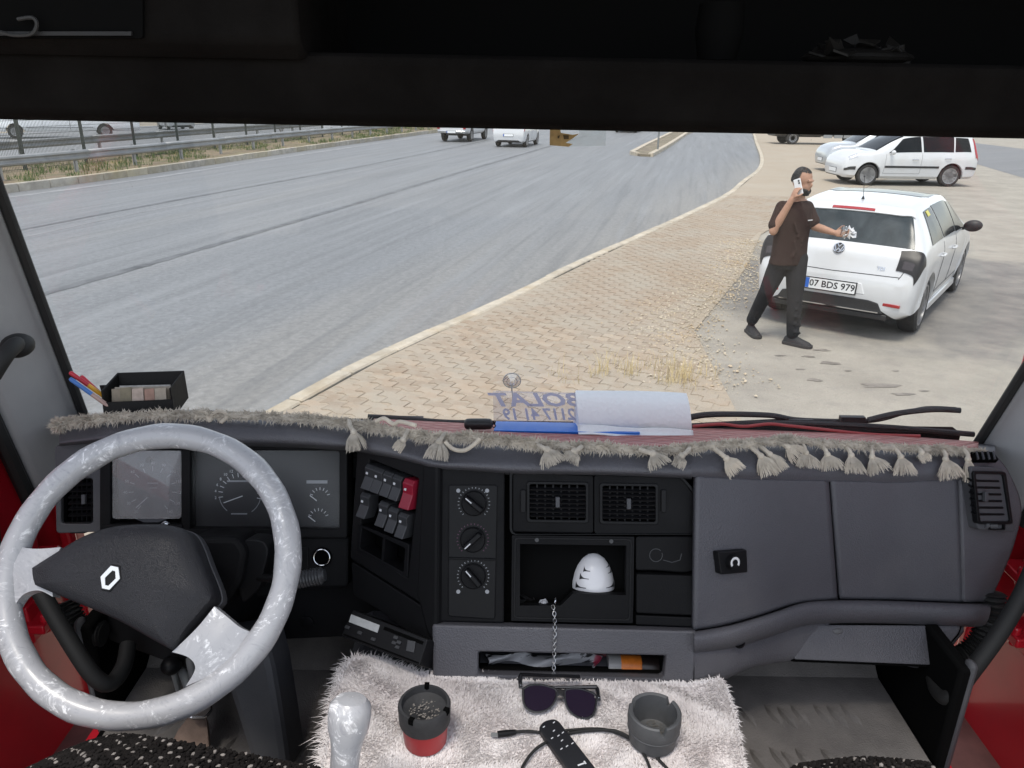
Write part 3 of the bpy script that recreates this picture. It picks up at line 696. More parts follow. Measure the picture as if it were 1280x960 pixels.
def mirror(parent, x, y, z, m, s=1.0):
    for sd in (1, -1):
        mb = MB(); c = Vector((x * sd, y, z)); mb.ell(c, (.10 * s, .055 * s, .068 * s), Matrix.Rotation(-.15 * sd, 3, 'Y'), 18, 10); mb.tube([c + Vector((-.06 * sd, .02, -.03)), c + Vector((-.17 * sd, .03, -.06))], .02, 8); add(mb, 'wing_mirror', m, parent, local=True)
def seam(C, parent, pts, side=1, r=.0035):
    mb = MB(); L = []
    for y, i in pts:
        p = C.at(y, i) + C.nrm(y, i) * .0005; L.append(Vector((p.x * side, p.y, p.z)))
    mb.tube(L, r, 5); return add(mb, 'panel_gap', M_seam, parent, local=True)
def plate_part(parent, body, y, z, sc=1.0, tilt=0.0, sgn=-1, blue=True, wide=.52):
    ct = Vector((0, y, z)); M = basis((0, sgn, math.sin(tilt)), (-sgn, 0, 0)); h = .055 * sc
    M = Matrix((M.col[0], M.col[2].cross(M.col[0]), M.col[2])).transposed()
    mb = MB(); mb.box(ct, (wide / 2 + .012, h + .012, .006), M); pl = add(mb, 'number_plate', M_platek, parent, local=True, smooth=False)
    mb = MB(); mb.box(ct + M.col[2] * .006, (wide / 2, h, .003), M); add(mb, 'plate_face', M_plate, pl, local=True, smooth=False)
    if blue: mb = MB(); mb.box(ct + M.col[2] * .007 - M.col[0] * (wide / 2 - .022), (.021, h - .002, .003), M); add(mb, 'plate_band', M_plateb, pl, local=True, smooth=False)
    if body: add(text_mb(body, .098, M, ct + M.col[2] * .0105 + M.col[0] * .022, .016), 'plate_lettering', M_platek, pl, local=True, smooth=False)
    return pl

# ---------------------------------------------------------------- the white hatchback
polo_keys = [
 # y,    zb,  ws,  zs,  wm,  zm,  wb,  zbelt, wc,  zc,  zt
 (-1.985, .34, .62, .37, .70, .47, .69, .58, .64, .615, .63),
 (-1.965, .29, .71, .34, .765, .50, .755, .62, .70, .66, .68),
 (-1.93, .26, .765, .32, .80, .53, .795, .70, .745, .755, .775),
 (-1.885, .25, .79, .31, .82, .54, .815, .79, .755, .86, .885),
 (-1.83, .24, .80, .30, .83, .55, .825, .86, .745, .935, .962),
 (-1.70, .22, .805, .29, .838, .56, .83, .90, .70, 1.10, 1.13),
 (-1.55, .20, .81, .28, .84, .57, .832, .915, .635, 1.275, 1.318),
 (-1.46, .20, .81, .28, .84, .57, .832, .92, .612, 1.335, 1.40),
 (-1.30, .20, .81, .28, .84, .57, .832, .92, .60, 1.365, 1.43),
 (-.9, .19, .81, .28, .84, .58, .832, .915, .595, 1.39, 1.455),
 (-.3, .19, .80, .27, .838, .58, .83, .905, .60, 1.395, 1.462),
 (.2, .19, .80, .27, .838, .58, .83, .895, .605, 1.35, 1.425),
 (.55, .19, .80, .27, .838, .58, .83, .89, .635, 1.21, 1.285),
 (.85, .19, .80, .27, .838, .58, .825, .88, .68, 1.035, 1.09),
 (1.07, .19, .805, .27, .838, .57, .815, .86, .70, .915, .955),
 (1.45, .20, .80, .28, .825, .55, .78, .79, .66, .84, .88),
 (1.75, .21, .76, .30, .785, .52, .73, .69, .60, .74, .78),
 (1.90, .22, .66, .31, .70, .48, .66, .60, .55, .64, .67),
 (1.985, .27, .50, .34, .55, .44, .52, .50, .46, .53, .55)]
PX, PY, PRZ = 4.60, 9.62, -R(37.0)
polo = thing('parked_hatchback', 'white two-box hatchback with smoked tail lamps and plate 07 BDS 979, behind the man', 'car', (PX, PY, -.016), PRZ)
polo_keys = [q[:9] + tuple(.90 + (z - .90) * .86 if z > .90 else z for z in q[9:]) for q in polo_keys]
PR = .305; PC = Car(polo_keys, (-1.295, 1.175), PR)
mb = MB(); PC.body(mb, .022); add(mb, 'body', (M_white, M_trim), polo, local=True)
for x in (-.725, .725):
    for y in (-1.295, 1.175): wheel(polo, x, y, PR, .20, 5, .74)
windows(PC, polo, [(-1.40, -1.20, -.80, -.84, 2.14, 2.90), (-.75, -.78, -.02, .0, 2.14, 2.93), (.03, .05, .70, .33, 2.12, 2.9)])
mb = MB(); PC.across(mb, -1.805, -1.50, 3.12, .005, 30, 12, 3.22); add(mb, 'rear_window', M_rglass, polo, local=True)
mb = MB(); PC.across(mb, -1.545, -1.455, 3.1, .018, 30, 5, thick=.03); sp_ = add(mb, 'roof_spoiler', M_white, polo, local=True)
mb = MB(); PC.across(mb, -1.535, -1.512, 4.55, .026, 12, 3, thick=.012); add(mb, 'third_brake_light', M_lampr, sp_, local=True)
mb = MB(); PC.across(mb, -.55, .12, 3.35, .004, 24, 8); add(mb, 'sunroof', M_cglass, polo, local=True)
mb = MB(); PC.across(mb, .30, 1.00, 3.15, .004, 24, 10); add(mb, 'windshield', M_cglass, polo, local=True)
for sd in (1, -1):
    mb = MB(); PC.patch(mb, lambda v: -1.945 + .012 * v, lambda v: -1.775 - .055 * v, 1.75, 3.80, sd, .009, 12, 16, .01); tl = add(mb, 'tail_lamp', M_lampd, polo, local=True)
    mb = MB(); PC.patch(mb, -1.925, -1.895, 2.95, 3.6, sd, .0105, 6, 6, .004); add(mb, 'lamp_lens', mat('smoked reflector', (0.07, 0.06, 0.06), .15, .4), tl, local=True)
    c = PC.at(-1.968, 1.0); c = Vector((c.x * sd * .83, -1.984, .405)); mb = MB(); mb.box(c, (.085, .012, .016), Matrix.Rotation(-.12 * sd, 3, 'Z')); add(mb, 'reflector', M_lampr, polo, local=True, bevel=.004)
    mb = MB(); PC.patch(mb, 1.60, 1.82, 1.9, 3.1, sd, .006, 10, 8); add(mb, 'headlight', M_lampw, polo, local=True)
    seam(PC, polo, [(.02 + 0 * k, .35 + k * .17) for k in range(11)], sd); seam(PC, polo, [(-.78, .35 + k * .17) for k in range(11)], sd); seam(PC, polo, [(-.78 + k * .1, .36) for k in range(16)], sd)
    seam(PC, polo, [(-1.962 + .012 * k, 3.45 + .0 * k) for k in range(0, 12)], sd); seam(PC, polo, [(-1.955 - .008 * k / 10, 3.45 + 1.55 * k / 10) for k in range(11)], sd, .004)
    mb = MB(); mb.box((sd * .795, -.06, .215), (.022, .85, .045)); add(mb, 'side_skirt', M_white, polo, local=True, bevel=.012)
    mb = MB(); mb.ell((sd * .46, -1.93, .27), (.05, .05, .03)); 
handle(PC, polo, -.16, 1.68, M_white); handle(PC, polo, -.92, 1.7, M_white); mirror(polo, .93, .50, .965, M_trim, 1.05)
mb = MB(); pts = [(-.56, .30), (.56, .30), (.50, .41), (.40, .43), (-.40, .43), (-.50, .41)]
mb.prism([(x, -1.995, z) for x, z in pts], [(x, -1.90, z) for x, z in pts]); df = add(mb, 'rear_diffuser', M_trim, polo, local=True, smooth=False, bevel=.008)
mb = MB(); mb.box((0, -2.0, .315), (.52, .012, .006)); add(mb, 'diffuser_strip', M_chrome, df, local=True)
mb = MB(); mb.box((0, -1.93, .262), (.60, .05, .03)); add(mb, 'bumper_lip', M_trim, polo, local=True, bevel=.01)
mb = MB(); pts = [(-.36, .475), (.36, .475), (.31, .60), (-.31, .60)]
mb.prism([(x, -1.9905, z) for x, z in pts], [(x, -1.96, z) for x, z in pts]); add(mb, 'plate_recess', mat('recess white paint', (0.70, 0.71, 0.72), .3, coat=.6), polo, local=True, smooth=False, bevel=.012)
plate_part(polo, '07 BDS 979', -1.999, .528, 1.0, .12)
# round emblem with V over W, and the engine lettering
e = PC.at(-1.868, 5); n = PC.nrm(-1.868, 5); n = Vector((0, n.y, n.z)).normalized(); ME = basis(n, (1, 0, 0)); MEy = ME.col[1] if ME.col[1].z > 0 else -ME.col[1]; ex = Vector((1, 0, 0)); ec = e + n * .008
mb = MB(); mb.lathe([(.058, -.01), (.058, .004), (.001, .004)], 32, ec, ME); em = add(mb, 'emblem', M_rimd, polo, local=True)
mb = MB(); mb.torus(ec + n * .005, .054, .006, ME, 36, 8)
def stroke(A, B, w=.0055):
    a = ec + n * .007 + ex * A[0] + MEy * A[1]; b = ec + n * .007 + ex * B[0] + MEy * B[1]; mb.tube([a, b], w, 6)
stroke((-.022, .045), (0, .008)); stroke((.022, .045), (0, .008)); stroke((-.043, .022), (-.02, -.042)); stroke((-.02, -.042), (0, -.006)); stroke((0, -.006), (.02, -.042)); stroke((.02, -.042), (.043, .022))
add(mb, 'emblem_ring', M_chrome, em, local=True)
e2 = PC.at(-1.935, 4.05); n2 = PC.nrm(-1.935, 4.6); n2 = Vector((0, n2.y, n2.z)).normalized(); M2 = basis(n2, (1, 0, 0))
add(text_mb('TDI', .05, M2, Vector((.46, e2.y, PC.at(-1.935, 4.4).z)) + n2 * .008, .03), 'engine_lettering', M_chrome, polo, local=True, smooth=False)
r0 = PC.at(-1.2, 5); mb = MB(); mb.tube([r0, r0 + Vector((0, .0, .03))], [.018, .008], 10); mb.tube([r0 + Vector((0, 0, .02)), r0 + Vector((0, -.10, .25))], .0035, 6); mb.ell(r0 + Vector((0, -.10, .25)), (.009, .009, .012)); add(mb, 'antenna', M_trim, polo, local=True)
# stickers on the rear side glass
M_yel = mat('yellow sticker', (0.6, 0.55, 0.12), .5); 
mb = MB(); PC.patch(mb, -1.13, -1.02, 2.72, 2.86, 1, .012, 4, 3, .001); add(mb, 'window_sticker', M_yel, polo, local=True)
mb = MB(); PC.patch(mb, -1.0, -.62, 2.62, 2.72, 1, .0075, 4, 3, .001)

# ---------------------------------------------------------------- the tall white car beyond it
fus_keys = [
 (-2.00, .36, .62, .39, .74, .50, .74, .62, .68, .66, .70), (-1.97, .28, .74, .34, .80, .53, .80, .80, .72, .86, .90), (-1.92, .25, .79, .32, .83, .55, .83, .90, .74, .97, 1.0),
 (-1.85, .24, .80, .31, .84, .56, .84, .93, .72, 1.22, 1.27), (-1.76, .23, .81, .30, .845, .57, .84, .94, .68, 1.38, 1.45), (-1.62, .22, .815, .30, .85, .57, .84, .945, .65, 1.43, 1.51), (-1.0, .21, .815, .29, .855, .58, .84, .94, .64, 1.455, 1.535),
 (-.2, .21, .81, .29, .855, .58, .84, .93, .64, 1.455, 1.535), (.2, .21, .81, .29, .855, .58, .84, .925, .645, 1.41, 1.49), (.6, .21, .81, .29, .855, .58, .835, .92, .67, 1.26, 1.33),
 (.95, .21, .81, .29, .85, .58, .83, .91, .70, 1.07, 1.12), (1.15, .21, .81, .29, .85, .57, .82, .90, .71, .97, 1.01), (1.5, .22, .80, .30, .83, .55, .79, .88, .68, .95, .99), (1.8, .23, .78, .31, .80, .54, .76, .80, .66, .86, .90), (1.93, .24, .72, .32, .75, .50, .71, .70, .62, .76, .80), (2.0, .28, .60, .35, .65, .47, .62, .60, .56, .65, .68)]
def wagon(name, label, loc, rz, paint, plate='', parts=True, rim=None, keys=fus_keys, dark_strip=True, group=None):
    t = thing(name, label, 'car', loc, rz, group); C = Car(keys, (-1.22, 1.265), .315)
    mb = MB(); C.body(mb, .03); add(mb, 'body', (paint, M_trim), t, local=True)
    for x in (-.73, .73):
        for y in (-1.22, 1.265): wheel(t, x, y, .315, .2, 5, .72, rim)
    windows(C, t, [(-1.72, -1.62, -1.24, -1.25, 2.14, 2.88), (-1.20, -1.20, -.30, -.26, 2.12, 2.9), (-.24, -.2, .74, .32, 2.12, 2.9)])
    mb = MB(); C.across(mb, -1.895, -1.74, 3.12, .005, 24, 8, 3.2); add(mb, 'rear_window', M_cglass, t, local=True)
    mb = MB(); C.across(mb, .3, 1.06, 3.12, .004, 20, 8); add(mb, 'windshield', M_cglass, t, local=True)
    for sd in (1, -1):
        mb = MB(); C.patch(mb, lambda v: -1.965 + .13 * v, lambda v: -1.87 + .13 * v, 1.75, 3.0, sd, .01, 6, 10); add(mb, 'tail_lamp', M_lampr, t, local=True)
        mb = MB(); C.patch(mb, 1.62, 1.86, 1.85, 3.0, sd, .006, 8, 6); add(mb, 'headlight', M_lampw, t, local=True)
        seam(C, t, [(-.27, .35 + k * .17) for k in range(11)], sd); seam(C, t, [(.82 - .02 * k / 10, .35 + k * .17) for k in range(11)], sd); seam(C, t, [(-.27 + k * .11, .36) for k in range(11)], sd)
        if dark_strip:
            mb = MB(); C.patch(mb, -.82, .80, .86, 1.04, sd, .012, 24, 3, .01); add(mb, 'rubbing_strip', M_trim, t, local=True)
            mb = MB(); C.patch(mb, -1.95, -1.62, .82, 1.06, sd, .012, 8, 3, .01); add(mb, 'bumper_strip', M_trim, t, local=True)
            mb = MB(); C.patch(mb, 1.66, 1.96, .72, 1.06, sd, .012, 8, 3, .01); add(mb, 'bumper_strip', M_trim, t, local=True)
    handle(C, t, -.08, 1.62, M_chrome); handle(C, t, -1.05, 1.64, M_chrome); mirror(t, .95, .66, .98, paint)
    plate_part(t, plate, -2.008 if not dark_strip else -1.995, .80 if dark_strip else .60, 1.0, .1, -1, True)
    plate_part(t, '', 2.006, .42, 1.0, 0, 1, False)
    return t, C
fw_, fr_ = G(1062, 229), G(1172, 231.5); fc = (fw_ + fr_) / 2
fus, FC = wagon('parked_wagon', 'tall white five-door car with black rubbing strips and red upright tail lamps', (fc.x + .22, fc.y + .40, -.016), R(90) + .01, M_white)
# silver car beyond it, nose showing
wagon('parked_car', 'silver car mostly hidden beyond the tall white car', (fc.x + 1.45, fc.y + 4.6, -.016), R(86), M_silver, dark_strip=False)
# ---------------------------------------------------------------- cars on the road
hatch_keys = [(q[0] * 1.0, *q[1:]) for q in fus_keys]
c1 = (G(617, 184, ZR) + G(655, 184.5, ZR)) / 2; hd = R(-14)
wagon('moving_car', 'white hatchback driving away on the road beside a pickup', (c1.x + .45, c1.y + 1.9, ZR), hd, M_white, '', dark_strip=False)
wagon('moving_car', 'dark car far down the road beside the traffic island', (G(782, 166, ZR).x + .5, G(782, 166, ZR).y + 2, ZR), R(-16), M_blackp, dark_strip=False)
def pickup(name, label, loc, rz, paint, bedm, crew=True):
    L = 2.6; keys = [(-2.6, .50, .70, .52, .82, .60, .84, 1.0, .80, 1.03, 1.05), (-2.5, .45, .78, .50, .86, .62, .87, 1.02, .82, 1.05, 1.07), (-.95, .38, .82, .46, .88, .64, .87, 1.03, .82, 1.06, 1.08), (-.85, .38, .82, .46, .88, .64, .87, 1.03, .70, 1.58, 1.66), (-.6, .38, .82, .46, .88, .64, .87, 1.03, .67, 1.68, 1.76),
        (.2, .38, .82, .46, .88, .64, .87, 1.02, .67, 1.70, 1.78), (.55, .38, .82, .46, .88, .64, .87, 1.01, .69, 1.6, 1.68), (1.15, .38, .82, .46, .88, .64, .86, 1.0, .74, 1.1, 1.14), (1.3, .38, .82, .46, .88, .64, .86, 1.0, .74, 1.06, 1.09), (2.2, .40, .80, .48, .86, .62, .82, .93, .70, .98, 1.0), (2.5, .42, .70, .5, .78, .6, .75, .82, .66, .87, .9), (2.6, .46, .6, .52, .66, .6, .64, .7, .6, .75, .78)]
    t = thing(name, label, 'pickup truck', loc, rz); C = Car(keys, (-1.5, 1.6), .37); mb = MB(); C.body(mb, .04); add(mb, 'body', (paint, M_trim), t, local=True)
    for x in (-.76, .76):
        for y in (-1.5, 1.6): wheel(t, x, y, .37, .24, 6, .6)
    windows(C, t, [(-.78, -.68, -.1, -.1, 2.12, 2.88), (-.02, -.02, 1.0, .55, 2.12, 2.88)]); mb = MB(); C.across(mb, .6, 1.12, 3.15, .004, 16, 6); add(mb, 'windshield', M_cglass, t, local=True)
    mb = MB(); mb.box((0, -2.63, .55), (.80, .05, .06)); add(mb, 'rear_bumper', M_chrome, t, local=True, bevel=.02)
    mb = MB(); mb.box((0, -1.75, 1.09), (.70, .75, .012)); add(mb, 'load_bed', bedm, t, local=True)
    for sd in (1, -1):
        mb = MB(); mb.box((sd * .76, -2.605, .85), (.075, .03, .15)); add(mb, 'tail_lamp', M_lampr, t, local=True, bevel=.01)
        mb = MB(); C.patch(mb, 2.3, 2.5, 1.9, 3.0, sd, .006, 6, 5); add(mb, 'headlight', M_lampw, t, local=True)
    plate_part(t, '', -2.69, .55, 1.0, 0); mirror(t, 1.0, .75, 1.12, M_trim, 1.3); handle(C, t, 0.1, 1.7, M_chrome)
    mb = MB(); mb.box((0, -2.0, .42), (.35, .5, .06)); mb.tube([(-.7, -1.5, .37), (.7, -1.5, .37)], .06, 8); add(mb, 'underframe', M_trim, t, local=True)
    return t
c2 = (G(546, 176, ZR) + G(588, 177.5, ZR)) / 2
pickup('moving_pickup', 'white pickup with red tail lamps driving away on the road', (c2.x + .55, c2.y + 1.7, ZR), R(-13), M_white, M_trim)
# black recovery truck parked at the back of the yard
c3 = G(990, 180.5); t = thing('flatbed_truck', 'black flatbed truck parked at the far end of the yard', 'truck', (c3.x + 2.0, c3.y + .9, -.016), R(90))
tk = [(q[0], *q[1:]) for q in [(.35, .42, .80, .48, .92, .62, .92, 1.1, .8, 1.95, 2.05), (1.6, .42, .80, .48, .92, .62, .92, 1.1, .8, 1.95, 2.05), (1.95, .42, .80, .48, .92, .62, .91, 1.08, .82, 1.6, 1.68), (2.3, .42, .80, .48, .92, .62, .9, 1.05, .84, 1.15, 1.2), (2.9, .44, .74, .5, .86, .6, .84, .9, .78, .96, 1.0), (3.0, .48, .68, .52, .78, .6, .76, .8, .7, .85, .88)]]
C3 = Car(tk, (2.0,), .36); mb = MB(); C3.body(mb, .05); add(mb, 'cab', (M_blackp, M_trim), t, local=True); windows(C3, t, [(.75, .75, 2.0, 1.6, 2.15, 2.85)])
for x in (-.8, .8):
    for y in (2.0, -1.9): wheel(t, x, y, .36, .24, 6, .62)
mb = MB(); mb.box((0, -1.4, .78), (1.0, 2.0, .06)); mb.box((0, -1.4, .62), (.4, 1.9, .1)); add(mb, 'flatbed', M_trim, t, local=True)
for y in (.05, -.55, -1.1):
    mb = MB(); mb.box((1.02, y, .55), (.02, .25, .16)); mb.box((-1.02, y, .55), (.02, .25, .16)); add(mb, 'side_locker', M_zinc, t, local=True, bevel=.01)
mb = MB(); mb.box((0, .28, 1.3), (.9, .04, .5)); add(mb, 'headboard', M_zinc, t, local=True)
# ---------------------------------------------------------------- vehicles beyond the fence
M_vanw = mat('van white with light painted in', (0.82, 0.84, 0.86), .3, coat=.6)  # light painted in: paler copy of the white, the side catches little sun
def van(name, label, loc, rz):
    k = [(-3.5, .40, .84, .44, .95, .6, .95, 1.2, .86, 2.45, 2.6), (-3.42, .36, .9, .42, .99, .62, .99, 1.25, .88, 2.5, 2.68), (0.5, .34, .92, .42, 1.0, .62, 1.0, 1.25, .88, 2.5, 2.7), (1.6, .34, .92, .42, 1.0, .62, .99, 1.25, .86, 2.4, 2.6), (2.0, .34, .92, .42, 1.0, .62, .98, 1.22, .84, 2.1, 2.25), (2.55, .34, .92, .42, .99, .62, .95, 1.15, .84, 1.3, 1.38), (3.2, .36, .85, .44, .9, .6, .84, .95, .74, 1.02, 1.07), (3.5, .42, .7, .5, .74, .58, .7, .7, .64, .76, .8)]
    t = thing(name, label, 'van', loc, rz); C = Car(k, (-1.75, 2.45), .36); mb = MB(); C.body(mb, .05); add(mb, 'body', (M_vanw, M_trim), t, local=True)
    for x in (-.84, .84):
        for y in (-1.75, 2.45): wheel(t, x, y, .36, .24, 6, .6)
    windows(C, t, [(1.25, 1.3, 2.25, 1.75, 2.1, 2.8)]); mb = MB(); C.across(mb, 1.9, 2.5, 3.1, .004, 12, 5); add(mb, 'windshield', M_cglass, t, local=True)
    for sd in (1, -1):
        mb = MB(); C.patch(mb, -3.47, -3.40, 1.9, 2.4, sd, .008, 3, 5); add(mb, 'tail_lamp', M_lampr, t, local=True)
        mb = MB(); C.patch(mb, 2.95, 3.3, 1.9, 2.9, sd, .006, 5, 5); add(mb, 'headlight', M_lampw, t, local=True)
        for yy in (1.15, -.1): seam(C, t, [(yy, .3 + k_ * .2) for k_ in range(13)], sd, .008)
        mb = MB(); C.patch(mb, -1.2, 1.9, .7, .85, sd, .012, 14, 2, .01); add(mb, 'rubbing_strip', mat('grey strip', (.3, .31, .32), .6), t, local=True)
    return t
vb = G(133, 172, -.03); vdir = R(90 + 31)
t0 = Vector((-math.sin(vdir), math.cos(vdir), 0)); nv_ = Vector((t0.y, -t0.x, 0))
van('parked_van', 'long white panel van behind the mesh fence', Vector((vb.x, vb.y, -.03)) + t0 * 1.75 + Vector((-.45, .75, 0)), vdir)
c4 = G(212, 163, -.03); wagon('passing_car', 'pale silver car on the far carriageway past the long white van', (c4.x, c4.y + 1, -.03), R(35), M_silver, dark_strip=False)

# ================================================================ THE MAN
M_skin = mat('skin', (0.37, 0.205, 0.135), 0.55, var=.12, vs=12, bump=.1, bs=90)
M_hair = mat('black hair', (0.014, 0.012, 0.011), 0.6, bump=.6, bs=160)
M_shirt = mat('dark brown t-shirt cotton', (0.040, 0.025, 0.022), 0.95, var=.15, vs=7, bump=.35, bs=14, spec=.15)
M_jeans = mat('faded black denim', (0.022, 0.022, 0.024), 0.92, var=.45, vs=4.5, bump=.4, bs=11, spec=.2)
M_shoe = mat('black shoe', (0.02, 0.02, 0.021), 0.7, bump=.3, bs=60)
M_sole = mat('shoe sole', (0.035, 0.034, 0.033), 0.8)
M_wht = mat('white plastic', (0.72, 0.72, 0.72), .35)
HY = 7.72
def J(px, py, dy=0.0): return AY(px, py, HY + dy)
def limb(mb, pts, rs, n=14):
    P = cr(pts, 5); m = len(P); k = len(rs) - 1; rr = [rs[min(int(i / (m - 1) * k), k - 1)] + (rs[min(int(i / (m - 1) * k), k - 1) + 1] - rs[min(int(i / (m - 1) * k), k - 1)]) * (i / (m - 1) * k - min(int(i / (m - 1) * k), k - 1)) for i in range(m)]
    mb.tube(P, rr, n); mb.ell(P[0], (rr[0],) * 3); mb.ell(P[-1], (rr[-1],) * 3)
def remesh(o, vox, it=3, fac=.5):
    q = o.modifiers.new('skin', 'REMESH'); q.mode = 'VOXEL'; q.voxel_size = vox; q.use_smooth_shade = True
    q = o.modifiers.new('smooth', 'SMOOTH'); q.iterations = it; q.factor = fac
fdir = Vector((.50, -.86, 0)).normalized(); ldir = Vector((.86, .50, 0))     # chest faces this way; ldir = to his left
foot = J(985, 424); man = thing('person', 'man in dark brown t-shirt and black jeans walking with a phone at his ear', 'person', (foot.x, foot.y, -.016))
hip = J(986, 322); chest = J(992, 272); neck = J(998, 247, -.02); headc = J(1003.5, 226.5, -.05)
hdir = Vector((.62, -.76, -.22)).normalized(); hl = Vector((.78, .63, 0)).normalized(); hup = hl.cross(hdir) * -1
if hup.z < 0: hup = -hup
HM = Matrix((hl, -hdir, hup)).transposed()                                    # x left, y back, z up
sh_r, el_r, wr_r = J(977.5, 259, -.02), J(966.5, 289, -.10), J(990, 249, -.16)    # arm with the phone
sh_l, el_l, wr_l = J(1009, 259, .02), J(1018, 283, -.03), J(1043, 291, -.20)
hp_r, kn_r, an_r = J(976, 326, .03), J(958.5, 364, .02), J(939, 402, .22)
hp_l, kn_l, an_l = J(996, 326, -.02), J(993.5, 372, -.13), J(990.5, 420, -.16)
def torso(mb, g):
    rings = []
    for c, rx, ry in ((hip + Vector((0, 0, -.05)), .165, .115), (hip, .172, .12), (hip.lerp(chest, .35), .165, .115), (hip.lerp(chest, .7), .18, .12), (chest, .195, .125), (chest.lerp(neck, .55), .185, .11), (chest.lerp(neck, .85), .12, .08), (neck, .062, .06)):
        rings.append([c + ldir * (rx + g) * math.cos(a) + fdir * (ry + g) * math.sin(a) for a in [i * 2 * math.pi / 24 for i in range(24)]])
    mb.loft(rings)
body = MB(); torso(body, 0)
limb(body, [neck - Vector((0, 0, .04)), neck.lerp(headc, .6), headc], [.062, .058, .05])
body.ell(headc + hup * .02 + (-hdir) * .012, (.078, .098, .108), HM, 20, 14); body.ell(headc + hdir * .03 - hup * .045, (.062, .07, .075), HM, 18, 12)
body.ell(headc + hdir * .098 - hup * .012, (.014, .018, .026), HM); body.ell(headc + hdir * .085 + hup * .028, (.05, .015, .012), HM)
for sd in (-1, 1): body.ell(headc + hl * .08 * sd - hup * .005, (.012, .02, .032), HM)
limb(body, [sh_r, sh_r.lerp(el_r, .5), el_r], [.052, .047, .041]); limb(body, [el_r, el_r.lerp(wr_r, .4), wr_r], [.042, .041, .027])
limb(body, [sh_l, sh_l.lerp(el_l, .5), el_l], [.052, .047, .041]); limb(body, [el_l, el_l.lerp(wr_l, .4), wr_l], [.042, .040, .026])
limb(body, [hp_r, hp_r.lerp(kn_r, .5), kn_r], [.085, .075, .055]); limb(body, [kn_r, kn_r.lerp(an_r, .35), an_r], [.055, .053, .035])
limb(body, [hp_l, hp_l.lerp(kn_l, .5), kn_l], [.085, .075, .055]); limb(body, [kn_l, kn_l.lerp(an_l, .35), an_l], [.055, .053, .035])
def hand(mb, w, palm, across, nrm, curl, thumb):
    palm = palm.normalized(); across = (across - palm * across.dot(palm)).normalized(); nrm = palm.cross(across) * (1 if palm.cross(across).dot(nrm) > 0 else -1)
    M = Matrix((across, palm, nrm)).transposed(); mb.ell(w + palm * .045, (.041, .055, .017), M, 16, 10); tips = []
    for k, (off_, ln) in enumerate(((-.031, .072), (-.0105, .08), (.0105, .075), (.031, .06))):
        b = w + palm * .085 + across * off_; p1 = b + (palm * math.cos(curl * .5) + nrm * math.sin(curl * .5)) * ln * .45; p2 = p1 + (palm * math.cos(curl * 1.3) + nrm * math.sin(curl * 1.3)) * ln * .33; p3 = p2 + (palm * math.cos(curl * 1.9) + nrm * math.sin(curl * 1.9)) * ln * .26
        mb.tube([b - palm * .02, b, p1, p2, p3], [.0095, .0095, .009, .0085, .007], 8); mb.ell(p3, (.007,) * 3, None, 8, 6)
    b = w + palm * .03 + across * thumb * .036; p1 = b + (across * thumb * .7 + palm * .6 + nrm * .45).normalized() * .04; p2 = p1 + (palm * .8 + nrm * .6 + across * thumb * .1).normalized() * .032
    mb.tube([b - palm * .01, b, p1, p2], [.013, .012, .0105, .008], 8); mb.ell(p2, (.008,) * 3, None, 8, 6)
ear = headc - hl * .085 - hup * .005
pc = ear - hl * .022 - hup * .035 + hdir * .035                                # phone centre
pdir = (hup * .8 - hdir * .55).normalized()                                   # long side of the phone
grip = pc - hl * .012
hand(body, wr_r, (grip - wr_r), hdir - hl * .5, hl, .75, 1)
hold = J(1054, 292, -.24)
hand(body, wr_l, hold - wr_l, Vector((-.2, -.4, -.85)), Vector((.1, -.75, .4)), .8, -1)
bo = add(body, 'body', M_skin, man); remesh(bo, .0072, 4)
sm = MB(); torso_top = []
rings = []
for c, rx, ry in ((hip + Vector((-.01, 0, -.055)), .212, .152), (hip + Vector((0, 0, .03)), .206, .147), (hip.lerp(chest, .4), .198, .145), (hip.lerp(chest, .75), .205, .148), (chest, .213, .146), (chest.lerp(neck, .5), .205, .128), (chest.lerp(neck, .8), .145, .098), (neck - Vector((0, 0, .022)), .078, .076)):
    rings.append([c + ldir * rx * math.cos(a) * (1 + .02 * math.sin(5 * a)) + fdir * ry * math.sin(a) * (1 + .03 * math.sin(7 * a)) for a in [i * 2 * math.pi / 32 for i in range(32)]])
sm.loft(rings); limb(sm, [sh_r, sh_r.lerp(el_r, .45), sh_r.lerp(el_r, .74)], [.064, .067, .071]); limb(sm, [sh_l, sh_l.lerp(el_l, .45), sh_l.lerp(el_l, .72)], [.064, .067, .071])
for k in range(7):                                              # folds
    a = hip.lerp(chest, .1 + .12 * k) + fdir * .142 + ldir * random.uniform(-.12, .12); limb(sm, [a, a + ldir * random.uniform(-.07, .07) + Vector((0, 0, .10)) - fdir * .01], [.012, .006], 8)
so_ = add(sm, 't_shirt', M_shirt, man); remesh(so_, .0085, 4)
mbk = MB(); lp = chest + fdir * .148 + ldir * .07 + Vector((0, 0, -.01)); mbk.box(lp, (.03, .004, .004), basis((0, 0, 1), ldir)); add(mbk, 'chest_logo', M_wht, so_)
tm = MB()
for h, k, a, s in ((hp_r, kn_r, an_r, 1), (hp_l, kn_l, an_l, -1)):
    limb(tm, [h + Vector((0, 0, .02)), h.lerp(k, .5), k], [.108, .098, .078]); limb(tm, [k, k.lerp(a, .35), k.lerp(a, .93)], [.079, .073, .062])
    for q in range(5): c = k.lerp(a, .05 + .2 * q) + fdir * .06; limb(tm, [c - ldir * .04, c + ldir * .04 + Vector((0, 0, .02 * s))], [.016, .012], 8)
